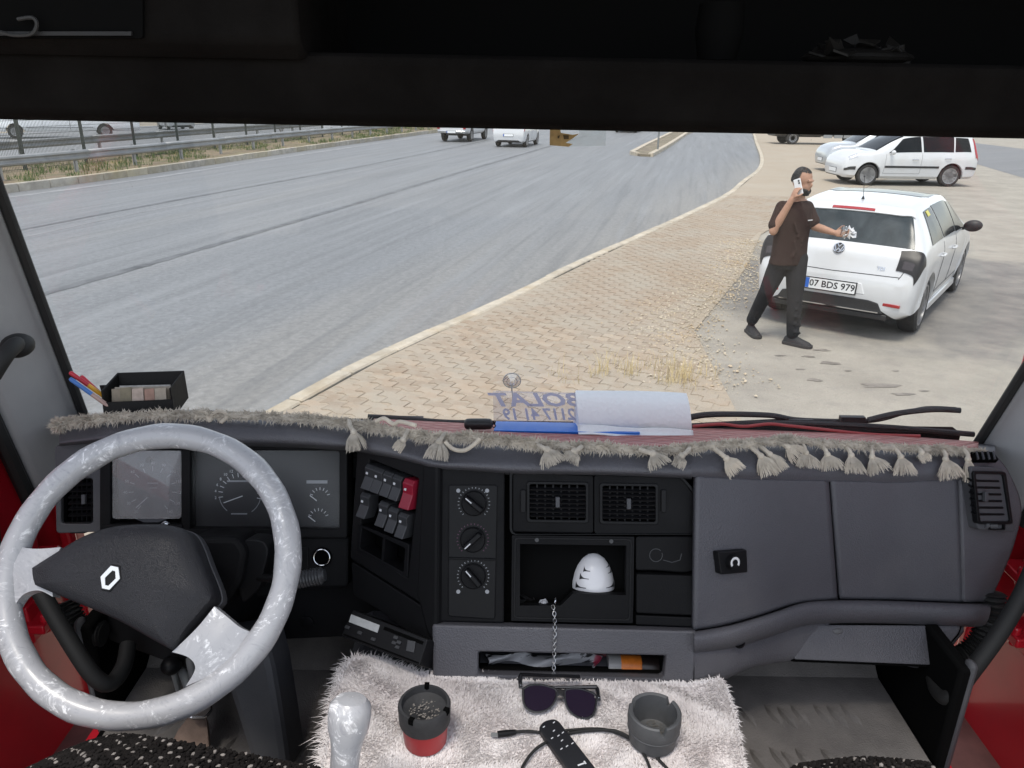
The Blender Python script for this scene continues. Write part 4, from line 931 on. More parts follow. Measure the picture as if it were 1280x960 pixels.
tm.loft([[c + ldir * rx * math.cos(q) + fdir * ry * math.sin(q) for q in [i * 2 * math.pi / 24 for i in range(24)]] for c, rx, ry in ((hip + Vector((0, 0, -.10)), .17, .12), (hip, .182, .13), (hip + Vector((0, 0, .07)), .178, .127))])
to_ = add(tm, 'trousers', M_jeans, man); remesh(to_, .0085, 4)
def shoe(an, d, z):
    d = Vector((d[0], d[1], 0)).normalized(); sx = Vector((d.y, -d.x, 0)); o = Vector((an.x, an.y, z)); rings = []
    for f, w_, h in ((-.085, .026, .06), (-.07, .042, .09), (-.02, .047, .115), (.04, .048, .105), (.09, .052, .082), (.14, .054, .068), (.18, .046, .058), (.205, .026, .040)):
        rings.append([o + d * f + sx * w_ * math.cos(a) + Vector((0, 0, .018 + max(0, math.sin(a)) * (h - .018) * (1 if abs(math.cos(a)) < .98 else 1))) for a in [i * 2 * math.pi / 20 for i in range(20)]])
    mb = MB(); mb.loft(rings); mb.tube([o - d * .01 + Vector((0, 0, .07)), o - d * .012 + Vector((0, 0, .125))], .043, 14); s = add(mb, 'shoe', M_shoe, man, sub=1)
    mb = MB(); ol = [(f, w_) for f, w_ in ((-.092, .026), (-.075, .046), (0, .050), (.08, .056), (.14, .058), (.19, .048), (.216, .022))]
    loop = [o + d * f + sx * w_ for f, w_ in ol] + [o + d * f - sx * w_ for f, w_ in reversed(ol)]; mb.prism(loop, [p + Vector((0, 0, .032)) for p in loop]); add(mb, 'sole', M_sole, s, smooth=False, bevel=.004)
G1 = G(940, 410); shoe(Vector((an_r.x + .01, an_r.y, 0)), (.1, -1), -.014)
shoe(Vector((an_l.x, an_l.y, 0)), (.72, -.6), -.014)
hm = MB()
for k in range(2600):                                           # short hair and full beard as fine strands over the skull
    th = random.uniform(0, 6.283); ph = math.acos(random.uniform(-.35, 1)); d = Vector((math.sin(ph) * math.cos(th), math.sin(ph) * math.sin(th), math.cos(ph)))
    if d.y < -.1 and d.z < .72: continue
    if d.y < .25 and d.z < -.02: continue
    p = headc + hup * .02 - hdir * .012 + HM @ Vector((d.x * .08, d.y * .10, d.z * .11)); nn_ = (HM @ d).normalized(); t_ = (nn_.orthogonal() * random.uniform(-1, 1) + hup * -.4 - hdir * .3).normalized()
    e_ = p + nn_ * .004 + t_ * .012; s_ = nn_.cross(t_).normalized() * .006; hm.poly([p - s_, p + s_, e_ + s_ * .3, e_ - s_ * .3])
hm.ell(headc + hup * .040 - hdir * .036, (.076, .078, .092), HM, 18, 12)
for k in range(1300):
    th = random.uniform(-1.5, 1.5); z = random.uniform(-.105, -.035 - .02 * math.cos(th)); r = .068 if z > -.08 else .06
    if abs(th) < .35 and -.066 < z < -.052: continue
    d = hl * math.sin(th) + hdir * math.cos(th); p = headc + hdir * .028 + hup * z + d * r; e_ = p + d * .014 - hup * .012; s_ = hup.cross(d).normalized() * .006; hm.poly([p - s_, p + s_, e_ + s_ * .4, e_ - s_ * .4])
hm.ell(headc + hdir * .045 - hup * .088, (.046, .05, .032), HM)
add(hm, 'hair', M_hair, man, smooth=False)
fm = MB()
for sd in (-1, 1):
    fm.ell(headc + hdir * .074 + hl * .030 * sd + hup * .014, (.009, .005, .004), HM, 10, 6); fm.box(headc + hdir * .078 + hl * .030 * sd + hup * .034, (.013, .003, .0035), HM)
add(fm, 'eyes_and_brows', M_hair, man)
# phone, cup and wrapper in his hands
ph_o = thing('mobile_phone', 'white mobile phone held to the ear of the man', 'phone', pc)
PM = Matrix((hl, pdir, hl.cross(pdir))).transposed()
mb = MB(); mb.box(pc, (.0045, .078, .038), PM); add(mb, 'case', M_wht, ph_o, bevel=.004, smooth=False)
for k in (0, 1): mb = MB(); mb.lathe([(.009, 0), (.009, .003)], 14, pc + pdir * (.055 - .022 * k) - hl * .0045 + PM.col[2] * .02, basis(-hl)); add(mb, 'camera_lens', M_platek, ph_o)
M_foil = mat('crumpled white wrapper', (0.66, 0.66, 0.66), .35, .25, bump=.5, bs=40)
wr = thing('paper_wrapper', 'crumpled white and silver wrapper in the outstretched hand of the man', 'wrapper', hold)
mb = MB()
for k in range(16):
    c = hold + Vector((.035 + random.uniform(-.05, .07), -.03 + random.uniform(-.03, .03), random.uniform(-.02, .045))); M = Matrix.Rotation(random.random() * 6, 3, 'X') @ Matrix.Rotation(random.random() * 6, 3, 'Z'); l = random.uniform(.025, .05)
    mb.prism([c + M @ Vector(q) * l for q in ((-1, -.5, 0), (.3, -.7, .2), (1, 0, -.1), (.2, .7, .15))], [c + M @ (Vector(q) * l + Vector((0, 0, .004))) for q in ((-1, -.5, 0), (.3, -.7, .2), (1, 0, -.1), (.2, .7, .15))])
add(mb, 'foil_folds', M_foil, wr, smooth=False)
cp = thing('plastic_cup', 'clear plastic cup held beside the crumpled wrapper', 'cup', hold + Vector((-.01, -.03, -.02)))
cc = hold + Vector((-.015, -.03, -.01)); mb = MB(); mb.lathe([(.001, 0), (.026, 0), (.034, .085), (.036, .087), (.033, .085), (.025, .003), (.001, .003)], 22, cc, Matrix.Rotation(.15, 3, 'Y'), False); add(mb, 'cup_wall', glass('clear plastic', (.93, .94, .95), .08, 1.5), cp)

# ================================================================ THE CAB
def grainy(name, col, rough=.55, bs=900, st=.25, var=.08, spec=.45):
    n = NT(name); v = n.vor(bs * .5); c = n.mix(n.ramp(n.noise(5, 6), .3, .7), tuple(x * (1 - var) for x in col), tuple(x * (1 + var) for x in col))
    c = n.mix(n.math('MULTIPLY', n.ramp(n.noise(2.3, 9), .5, .8), .03 if col[0] < .03 else .20), c, (0.3, 0.28, 0.26)); n.bump(v, st, .0012)
    return n.fin(c, n.ramp(n.noise(7, 7), .3, .7, rough - .12, rough + .16), spec=spec)
M_dash = grainy('grained grey dashboard plastic', (0.082, 0.081, 0.092), .46, 640, .55, spec=.45)
M_dash2 = grainy('dark grey dashboard plastic', (0.06, 0.061, 0.068), .55)
M_blk = grainy('black fascia plastic', (0.007, 0.007, 0.0078), .55, 1200, .15, spec=.13)
M_blk2 = mat('satin black plastic', (0.007, 0.007, 0.008), .42, var=.15, vs=12, spec=.18)
M_matt = mat('matt black lining', (0.005, 0.005, 0.005), .95, spec=.04)
M_void = mat('dark vent duct', (0.003, 0.003, 0.003), .95, spec=.03)
M_pillar = grainy('grey pillar trim', (0.30, 0.30, 0.305), .6, 1000, .15)
M_header = grainy('black headliner console', (0.006, 0.0053, 0.005), .85, 600, .3, spec=.05)
M_rub = mat('black rubber seal', (0.010, 0.010, 0.010), .7)
M_red = mat('red painted door metal', (0.62, 0.014, 0.03), .3, coat=.5, var=.08, vs=4, dirt=(0.34, 0.02, 0.025), ds=3, da=.35)
M_trimg = grainy('grey door trim', (0.10, 0.10, 0.105), .6)
M_prnt = mat('white dial print', (0.62, 0.63, 0.65), .6)
M_prnt2 = mat('dim dial print', (0.30, 0.31, 0.33), .6)
def pearl():
    n = NT('marbled pearl cover'); d = n.noise(9, 4, dist=2.5, col=True)
    wv = n.t.nodes.new('ShaderNodeVectorMath'); wv.operation = 'MULTIPLY_ADD'; n.L(d, wv.inputs[0]); wv.inputs[1].default_value = (.05, .05, .05); n.L(n.P, wv.inputs[2])
    v = n.vor(34, wv.outputs[0], 'Color'); sx = n.t.nodes.new('ShaderNodeSeparateColor'); n.L(v, sx.inputs[0]); f = n.noise(17, 8, dist=6.0, rough=.72)
    flake = n.ramp(n.math('MULTIPLY', n.ramp(f, .50, .66), n.ramp(sx.outputs[0], .3, 1)), 0.05, .75)
    c = n.mix(flake, (0.39, 0.39, 0.405), (0.93, 0.93, 0.94)); c = n.mix(n.ramp(f, .46, .30), c, (0.29, 0.295, 0.315))
    n.bump(f, .12, .004); n.b.inputs['Coat Weight'].default_value = .5; n.b.inputs['Coat Roughness'].default_value = .18; return n.fin(c, n.ramp(flake, 0, 1, .42, .25), 0.0)
M_pearl = pearl()
def windshield_dust(n):
    sp = n.ramp(n.vor(30), .05, .0, 0, .5); sel = n.ramp(n.noise(5, 3), .52, .60); film = n.ramp(n.noise(2.0, 6), .2, .8, .002, .008)
    sc = n.ramp(n.noise(60, 2, n.map(n.P, (1, 1, .08), rot=(0, R(35), 0))), .76, .82, 0, .12)
    return n.math('ADD', film, n.math('ADD', n.math('MULTIPLY', sp, sel), n.math('MULTIPLY', sc, sel)))
M_wind = glass('windshield glass', (.985, .99, .985), .045, .38, windshield_dust)
M_lens = glass('matt anti-glare lens', (.95, .95, .95), .04, .35, None, .25)
M_glare_lens = glass('dial lens with painted reflection', (.9, .9, .92), .05, .6, lambda n: n.ramp(n.noise(9, 5, dist=1), .25, .75, .10, .24))  # pale haze in the colour stands in for reflections on the lens

# ---- shell of the cab: floor, roof, windshield, pillars, sides
WS = lambda x, z, o=0.0: Vector((x, 1.705 - .25 * (z - 1.61) - .035 * (x - .05) ** 2 + o, z))
class WSPlane:                                                   # pixel onto the windshield (bowed sheet)
    def pt(s, x, y, o=0.0):
        d = ray(x, y); t = 1.7
        for _ in range(12): p = O + d * t; t *= WS(p.x, p.z, o).y / p.y
        return O + d * t
wsp = WSPlane()
cab = thing('truck_cab', 'truck cab shell with wide raked windshield, grey pillars, red metal sides and dark roof', 'truck cab', (0.05, 1.2, 1.08))
el0, el1 = wsp.pt(101, 520), wsp.pt(0, 252); er0, er1 = wsp.pt(1224, 558), wsp.pt(1280, 470)
def edge(a, b, z): t = (z - a.z) / (b.z - a.z); return a.x + (b.x - a.x) * t
XL = lambda z: edge(el0, el1, z) * .5 + el1.x * .5; XRr = lambda z: edge(er0, er1, z)
ZB, ZT = 1.50, 2.50
mb = MB(); rows = []
for k in range(15):
    z = ZB + (ZT - ZB) * k / 14; xl = -1.075; xr = 1.19; rows.append([WS(xl + (xr - xl) * i / 24, z) for i in range(25)])
mb.grid(rows); add(mb, 'windshield', M_wind, cab, solid=.006)
# pillar trims follow the glass edges
def pillar(pa, pb, sg, name='pillar_trim'):
    d = (pb - pa); za, zb_ = ZB - .05, 2.45; P = lambda z: pa + d * ((z - pa.z) / d.z)
    sec = [(0, .0), (-.012 * sg, -.012), (-.02 * sg, -.06), (-.028 * sg, -.115), (-.05 * sg, -.15), (-.085 * sg, -.158), (-.11 * sg, -.10), (-.115 * sg, .02)]
    mb = MB(); mb.loft([[P(z) + Vector((-sx_, sy_, 0)) * (1 if True else 1) + Vector((0, 0, 0)) for sx_, sy_ in [(-q[0] * 1, q[1]) for q in sec]] for z in [za + (zb_ - za) * k / 12 for k in range(13)]]); add(mb, name, M_pillar, cab, bevel=.006)
    mb = MB(); mb.tube([P(z) + Vector((.008 * sg, .0, 0)) for z in [za + (zb_ - za) * k / 12 for k in range(13)]], .011, 8); add(mb, 'glass_seal', M_rub, cab)
    mb = MB(); mb.tube([P(z) + Vector((-.075 * sg, -.168, 0)) for z in [za + (zb_ - za) * k / 12 for k in range(13)]], .017, 8); add(mb, 'door_seal', M_rub, cab)
pillar(el0, el1, 1); pillar(er0, er1, -1)
XLW, XRW = -1.125, 1.225
# roof (unseen, cut short behind to let sky light in), header console
mb = MB(); mb.box((.05, 1.05, 2.93), (1.2, .46, .03)); add(mb, 'roof', M_header, cab)
mb = MB(); mb.box((.05, 1.50, 2.72), (1.2, .03, .22)); add(mb, 'front_panel', M_header, cab)
hd0, hd1 = AY(0, 148, 1.16), AY(1280, 172, 1.16)
def HB(x, y, z): return Vector((x, y, z + (hd1.z - hd0.z) * (x - hd0.x) / (hd1.x - hd0.x)))
hz = hd0.z
prof = [(1.46, hz + .02), (1.175, hz - .002), (1.155, hz + .010), (1.135, hz + .085), (1.14, hz + .095), (1.28, hz + .10), (1.46, hz + .11)]
mb = MB(); mb.loft([[HB(x, y, z) for y, z in prof] for x in (-1.1, -.5, 0, .5, 1.2)]); add(mb, 'header_shelf', M_header, cab, bevel=.006)
mb = MB(); mb.tube([HB(x, 1.172, hz + .006) for x in (-1.1, -.4, .4, 1.2)], .004, 6); add(mb, 'shelf_edge', M_blk2, cab)
x0 = AY(378, 40, 1.12).x
mb = MB(); mb.loft([[HB(x, y, z) for y, z in ((1.46, hz + .085), (1.125, hz + .085), (1.10, hz + .105), (1.10, hz + .40), (1.46, hz + .40))] for x in (-1.1, x0)]); add(mb, 'overhead_locker', M_header, cab, bevel=.008)
mb = MB(); mb.loft([[HB(x, y, z) for y, z in ((1.46, hz + .105), (1.42, hz + .105), (1.42, hz + .40), (1.46, hz + .40))] for x in (x0, 1.2)]); add(mb, 'shelf_back', M_matt, cab)
mb = MB(); mb.loft([[HB(x, y, z) for y, z in ((1.46, hz + .33), (1.13, hz + .33), (1.13, hz + .40), (1.46, hz + .40))] for x in (x0, 1.2)]); add(mb, 'shelf_top', M_header, cab)
# two-way radio slot in the locker and odds and ends on the shelf
rp = Plane(Vector((0, 1.098, hz + .2)), (0, -1, 0))
mb = MB(); mb.plate(rp, rect(-60, -20, 180, 48, 4), .004, .02); rad = add(mb, 'radio_slot', M_matt, cab, smooth=False)
mb = MB(); mb.plate(rp, rect(-60, 40, 168, 45), .009, .006); add(mb, 'chrome_strip', mat('dull steel', (.022, .022, .023), .6, .3), rad, smooth=False)
mb = MB(); mb.tube(cr([rp.pt(*p, .015) for p in ((0, 40), (18, 44), (40, 42), (46, 30), (40, 22), (22, 24))], 5), .0025, 6); add(mb, 'cable_loop', mat('grey cable', (.03, .03, .03), .7), rad)
for px, py, rr_ in ((895, 66, .035),):
    c = AY(px, py + 16, 1.22); it = thing('drinking_glass', 'dark rounded cup standing on the overhead shelf', 'cup', (c.x, c.y, hz + .10)); cz = HB(c.x, 1.22, hz + .098)
    mb = MB(); mb.lathe([(.001, 0), (rr_ * .8, 0), (rr_, .04), (rr_ * .9, .075), (rr_ * .85, .075), (rr_ * .9, .04), (.001, .01)], 24, cz); add(mb, 'cup_wall', mat('dark glass', (.004, .004, .004), .8, spec=.03), it)
c = HB(AY(1075, 70, 1.25).x, 1.26, hz + .099); it = thing('plastic_bag', 'dark crumpled plastic bag lying on the overhead shelf', 'bag', c)
mb = MB(); random.seed(5)
for k in range(30):
    q = c + Vector((max(-.06, min(.06, random.gauss(0, .04))), random.gauss(0, .02), abs(random.gauss(.012, .010)))); l = random.uniform(.010, .022); M = Matrix.Rotation(random.random() * 6, 3, 'X') @ Matrix.Rotation(random.random() * 6, 3, 'Z')
    mb.prism([q + M @ Vector(v) * l for v in ((-1, -.5, 0), (.3, -.7, .2), (1, 0, -.1), (.2, .7, .15))], [q + M @ (Vector(v) * l + Vector((0, 0, .003))) for v in ((-1, -.5, 0), (.3, -.7, .2), (1, 0, -.1), (.2, .7, .15))])
mb.ell(c + Vector((0, 0, .008)), (.085, .05, .014)); add(mb, 'folds', mat('dark film', (.012, .011, .010), .5, spec=.2), it, smooth=False)
# floor
ZF = 1.08
mb = MB(); mb.box((.015, 1.1, ZF - .03), (.885, .72, .03)); mb.box((.05, 1.80, ZF + .22), (1.1, .02, .27)); add(mb, 'floor_pan', M_matt, cab, smooth=False)
mb = MB(); mb.box((.04, 1.12, (ZF + 1.325) / 2), (.36, .66, (1.325 - ZF) / 2)); add(mb, 'engine_tunnel', M_dash2, cab, smooth=False, bevel=.03)
for x, y0 in ((.895, 1.19), (-.875, 1.28)):
    mb = MB(); mb.box((x, (y0 + 1.78) / 2, ZF + .115), (.014, (1.78 - y0) / 2, .135)); add(mb, 'kick_panel', M_matt, cab, bevel=.008)  # matt black paints shade onto this face, beside the lit sill edge
    mb = MB(); mb.box((x + (.012 if x > 0 else -.012), y0 + .012, ZF + .11), (.009, .014, .15)); add(mb, 'sill_edge', M_dash2, cab, bevel=.01)
# red body sides with the wheel-arch step
def sidewall(X, sg):
    m_ = MB(); poly = [(1.74, .45), (1.74, 1.95), (1.60, 2.0), (1.52, 1.90), (1.42, 1.60), (1.27, 1.20), (1.15, .2)]
    m_.prism([(X, y, z) for y, z in poly], [(X + .03 * sg, y, z) for y, z in poly]); add(m_, 'hinge_pillar', M_red, cab, smooth=False, bevel=.008)
    m_ = MB(); m_.prism([(X - .001 * sg, y, z) for y, z in ((1.66, .5), (1.66, 1.75), (1.63, 1.75), (1.63, .5))], [(X - .03 * sg, y, z) for y, z in ((1.66, .5), (1.66, 1.75), (1.63, 1.75), (1.63, .5))]); add(m_, 'pressed_rib', M_red, cab, smooth=False, bevel=.008)
    for zz, yy in ((1.34, 1.50), (1.20, 1.47)):
        m_ = MB(); m_.box((X - .03 * sg, yy, zz), (.03, .045, .012)); m_.box((X - .012 * sg, yy, zz), (.008, .03, .05)); m_.tube([(X - .05 * sg, yy - .02, zz - .02), (X - .05 * sg, yy - .02, zz + .03)], .010, 10); add(m_, 'hinge', M_red, cab, bevel=.004)
sidewall(XLW, -1); sidewall(XRW, 1)
def door(X, sg, label):
    t = thing('cab_door', label, 'door', (X, 1.2, .5)); m_ = MB()
    poly = [(1.46, 1.98), (1.40, 1.70), (1.31, 1.30), (1.26, 1.02), (1.22, .25), (.2, .22), (.2, 1.80), (.9, 1.80), (1.15, 1.86), (1.25, 1.98)]
    m_.prism([(X, y, z) for y, z in poly], [(X + .05 * sg, y, z) for y, z in poly]); add(m_, 'door_frame', M_red, t, smooth=False, bevel=.012)
    m_ = MB(); rows = []
    poly = rq([(1.285, 1.72), (1.235, 1.36), (1.17, 1.12), (1.0, 1.0), (.25, 1.0), (.25, 1.74)], .06, 5)
    m_.prism([(X - .05 * sg, y, z) for y, z in poly], [(X + .01 * sg, y, z) for y, z in poly]); add(m_, 'trim_panel', M_trimg, t, smooth=False, bevel=.02, bseg=3)
    m_ = MB(); m_.lathe([(.075, 0), (.075, .008), (.06, .012), (.055, .004), (.001, .004)], 28, (X - .05 * sg, 1.06, 1.16), basis((-sg, 0, 0))); add(m_, 'speaker', M_blk2, t)
    m_ = MB(); m_.prism([(X - .0 * sg, y, z) for y, z in ((1.52, 1.95), (1.44, 1.62), (1.36, 1.30), (1.34, 1.30), (1.42, 1.62), (1.50, 1.95))], [(X - .028 * sg, y, z) for y, z in ((1.52, 1.95), (1.44, 1.62), (1.36, 1.30), (1.34, 1.30), (1.42, 1.62), (1.50, 1.95))]); add(m_, 'door_seal', M_rub, t, smooth=False, bevel=.006)
    return t
door(XLW + .01, -1, 'red metal cab door with grey trim panel beside the steering wheel'); door(XRW - .01, 1, 'red metal cab door with grey trim panel on the passenger side')
mb = MB(); mb.tube(cr([Q(-10, 470, 1.46), Q(6, 445, 1.47), Q(18, 432, 1.50), Q(26, 430, 1.54)], 5), .016, 12); mb.ell(Q(22, 432, 1.53), (.03, .035, .024)); add(mb, 'roof_handle_end', M_rub, cab)
def grab(pts, d, nm): 
    mb = MB(); P = cr([Q(x, y, d + e) for x, y, e in pts], 6); mb.tube(P, .0165, 14); add(mb, nm, M_rub, cab)
grab([(30, 700, .06), (52, 742, .02), (90, 806, 0), (118, 846, 0), (138, 854, .02), (154, 834, .06), (160, 806, .1)], 1.50, 'grab_handle')
grab([(1300, 690, .02), (1278, 742, 0), (1250, 790, 0), (1215, 838, 0), (1188, 871, .01), (1172, 862, .05), (1166, 836, .1)], 1.52, 'grab_handle')
def conduit(pts, d, r):
    mb = MB(); P = cr([Q(x, y, d) for x, y in pts], 14); mb.tube(P, [r * (1 + .16 * math.cos(i * 2.2)) for i in range(len(P))], 14); add(mb, 'corrugated_conduit', M_rub, cab)
conduit([(82, 752), (92, 776), (108, 790), (130, 792)], 1.60, .024); conduit([(1196, 826), (1212, 818), (1228, 800), (1238, 770), (1240, 740)], 1.64, .026)
mb = MB(); mb.tube(cr([Q(1236, 780, 1.66), Q(1246, 770, 1.64), Q(1252, 778, 1.62), Q(1244, 800, 1.6)], 6), .005, 8); add(mb, 'hinge_spring', mat('rusty steel', (.25, .14, .1), .6, .5), cab)

# ---- exterior wipers and mirror ledge at the foot of the glass
M_wip = mat('black wiper', (0.014, 0.014, 0.015), .5)
def wiper(label, blade, arm, holes=True):
    P = [wsp.pt(x, y, .03) for x, y in blade]; t = thing('windshield_wiper', label, 'wiper', P[0]); mb = MB()
    P = cr(P, 8); mb.tube(P, [.0072] * len(P), 8); add(mb, 'blade', M_wip, t)
    A = cr([wsp.pt(x, y, .05) for x, y in arm], 8); mb = MB(); mb.tube(A, [.0085 - .004 * i / len(A) for i in range(len(A))], 8); add(mb, 'arm', M_wip, t)
    mb = MB(); a = A[len(A) // 2]; b = P[len(P) // 2]; mb.box(a.lerp(P[len(P) // 3], .3), (.03, .007, .007)); add(mb, 'bridge', M_wip, t)
wiper('long black wiper lying along the foot of the windshield before the passenger', [(905, 530), (1000, 529), (1110, 534), (1217, 543)], [(862, 533), (930, 529), (1000, 526), (1060, 530), (1110, 534)])
wiper('curved black wiper arm with raised blade behind the paper towel roll', [(1085, 525), (1120, 517), (1165, 512), (1200, 513)], [(856, 523), (890, 518), (960, 519), (1000, 525), (1085, 526), (1130, 516), (1160, 510), (1195, 511)])
wiper('black wiper before the driver half hidden by the tasselled fringe', [(460, 521), (500, 523), (545, 527), (590, 529)], [(470, 524), (520, 525), (570, 528)])
M_orange = mat('orange plastic', (0.85, 0.22, 0.02), .4)
mb = MB(); P = [wsp.pt(x, y, .06) for x, y in ((520, 533), (545, 532.5), (572, 532))]; t = thing('marker_lamp', 'orange marker lamp outside the foot of the windshield', 'lamp', P[1] - Vector((0, 0, .02))); mb.box(P[1], (.055, .02, .011)); add(mb, 'lens', M_orange, t, bevel=.006)
# toll sticker, half torn, on the glass
M_gold = mat('brown sticker', (0.50, 0.36, 0.16), .6, var=.25, vs=60)
st = thing('torn_sticker', 'brown torn toll sticker stuck near the top of the windshield', 'sticker', wsp.pt(700, 182))
def onglass(mb, poly, o, th=.0008): mb.prism([wsp.pt(x, y, o) for x, y in poly], [wsp.pt(x, y, o + th) for x, y in poly])
mb = MB(); onglass(mb, [(687.5, 158), (700, 158), (701, 166), (716, 168.5), (724, 167), (716, 173), (707, 178.5), (716, 180), (711, 183.5), (687, 181.5)], -.010); add(mb, 'sticker_paper', M_gold, st, smooth=False)
mb = MB(); onglass(mb, [(704, 169), (711, 169), (711, 174), (705, 174)], -.0115); onglass(mb, [(697, 170), (700, 169), (699, 173), (697, 173)], -.0115); add(mb, 'print', mat('dark print', (.1, .07, .03), .6), st, smooth=False)
M_film = glass('clear sticker film', (.9, .93, .94), .05, 1.0, lambda n: n.ramp(n.noise(40, 4), .3, .7, .03, .12))
mb = MB(); onglass(mb, [(724, 160), (758, 160), (757, 182), (712, 183), (707, 178.5), (724, 168)], -.0100); add(mb, 'clear_film', M_film, st, smooth=False)

for X, sg in ((XLW, -1), (XRW, 1)):
    mb = MB(); xa = -.90 if sg < 0 else .93; mb.box(((X + xa) / 2, 1.15, .80), (abs(X - xa) / 2 + .02, .5, .02)); add(mb, 'entry_step', mat('worn step plate', (.20, .10, .09), .7, var=.3, vs=8), cab, smooth=False)
    mb = MB(); mb.box((xa, 1.1, .92), (.012, .66, .125)); add(mb, 'step_wall', M_red, cab, smooth=False)
for X in (-1.14, 1.235):
    mb = MB(); mb.box((X, 1.18, 2.67), (.03, .33, .23)); add(mb, 'roof_side_rail', M_header, cab, smooth=False)

# ================================================================ DASHBOARD
def interp(tab, x, k):
    if x <= tab[0][0]: return tab[0][k]
    for a, b in zip(tab, tab[1:]):
        if x <= b[0]: t = (x - a[0]) / (b[0] - a[0]); return a[k] + (b[k] - a[k]) * t
    return tab[-1][k]
# x, fringe row, crest row, face-top row, crest depth (photo rows)
EDGE = [(74, 536, 548, 556, 1.56), (150, 523, 537, 548, 1.52), (250, 520, 532, 552, 1.50), (380, 524, 536, 556, 1.50), (440, 532, 545, 560, 1.50), (495, 540, 556, 571, 1.46), (545, 549, 570, 584, 1.425), (640, 555, 572, 590, 1.42), (760, 561, 575, 592, 1.42), (865, 561, 576, 596, 1.42), (940, 555, 574, 600, 1.46), (1036, 555, 574, 602, 1.535), (1120, 560, 576, 604, 1.57), (1200, 563, 574, 600, 1.585), (1244, 560, 566, 580, 1.62)]
GLS = [(74, 520), (250, 512), (440, 524), (640, 534), (900, 538), (1100, 545), (1244, 556)]
er = lambda x, k: interp(EDGE, x, k)
cd = lambda x: er(x, 4)
def topd(x, y):
    y1, y0 = er(x, 1), interp(GLS, x, 1); d1 = cd(x) + .05; p = wsp.pt(x, y0, -.004); d0 = (p - O).dot(FW)
    t = max(0, min(1, (y1 - y) / max(1, y1 - y0))); return d1 + (d0 - d1) * t
dash = thing('dashboard', 'grey and black truck dashboard with vents, switches, open compartment and glovebox', 'dashboard', (0.05, 1.45, ZF))
xs = [74, 110, 150, 200, 250, 320, 380, 415, 440, 470, 495, 520, 545, 590, 640, 700, 760, 820, 865, 900, 940, 990, 1036, 1080, 1120, 1160, 1200, 1225, 1244]
def toprows(xr, under=True):
    r0 = [wsp.pt(x, interp(GLS, x, 1), -.004) for x in xr]; rA = [Q(x, er(x, 1) * .6 + interp(GLS, x, 1) * .4, topd(x, er(x, 1) * .6 + interp(GLS, x, 1) * .4)) for x in xr]
    r1 = [Q(x, er(x, 1), cd(x) + .05) for x in xr]; r2 = [Q(x, er(x, 2), cd(x) + .006) for x in xr]; r2b = [Q(x, er(x, 2) * .4 + er(x, 3) * .6, cd(x) - .008) for x in xr]; r3 = [Q(x, er(x, 3), cd(x)) for x in xr]; r4 = [Q(x, er(x, 3) + 4, cd(x) + .05) for x in xr]
    return [r0, rA, r1, r2, r2b, r3] + ([r4] if under else [])
mb = MB(); mb.grid(surf(toprows([x for x in xs if x <= 870]), 3, 4)); add(mb, 'dash_top', M_dash, dash)
mb = MB(); mb.grid(surf(toprows([x for x in xs if x >= 865], False), 3, 4)); add(mb, 'dash_top', M_dash, dash)
# red quilted cover on top
def quilt():
    n = NT('red quilted mat'); v = n.map(n.P, (1, 1, 0), rot=(0, 0, R(45))); x, y, z = n.xyz(v)
    fx = n.math('ABSOLUTE', n.math('SUBTRACT', n.math('FRACT', n.math('MULTIPLY', x, 22)), .5)); fy = n.math('ABSOLUTE', n.math('SUBTRACT', n.math('FRACT', n.math('MULTIPLY', y, 22)), .5))
    m = n.math('MAXIMUM', fx, fy); line = n.ramp(m, .455, .5); n.bump(n.ramp(m, .25, .5, 1, 0), .8, .01)
    return n.fin(n.mix(line, n.mix(n.noise(30, 4), (0.36, 0.11, 0.10), (0.44, 0.16, 0.14)), (0.17, 0.045, 0.045)), .55)
mat_t = thing('dash_mat', 'red diamond-quilted mat covering the dashboard top under the paper roll', 'mat', Q(800, 556, 1.5))
qx = [468, 500, 545, 590, 640, 700, 760, 820, 865, 900, 940, 990, 1036, 1080, 1120, 1160, 1200, 1222]
rows = [r for r in toprows(qx, False)[:3]]; rows = [[p + Vector((0, -.003 if k == 0 else 0, .006)) for p in r] for k, r in enumerate(rows)]
mb = MB(); mb.grid(surf(rows, 3, 6)); add(mb, 'quilted_cover', quilt(), mat_t, solid=.004)
mb = MB(); P = [wsp.pt(x, y, -.012) for x, y in ((866, 533), (900, 530), (930, 533), (960, 530), (985, 532), (1040, 538), (1090, 543), (1150, 545))]; mb.tube(cr(P, 6), .004, 6); add(mb, 'piping', mat('red piping', (.4, .07, .07), .6), mat_t)

mb = MB(); mb.box((.02, 1.60, 1.39), (1.0, .05, .15)); add(mb, 'dash_light_block', M_void, dash, smooth=False)  # added dark block, stops outside light leaking through the dash gaps
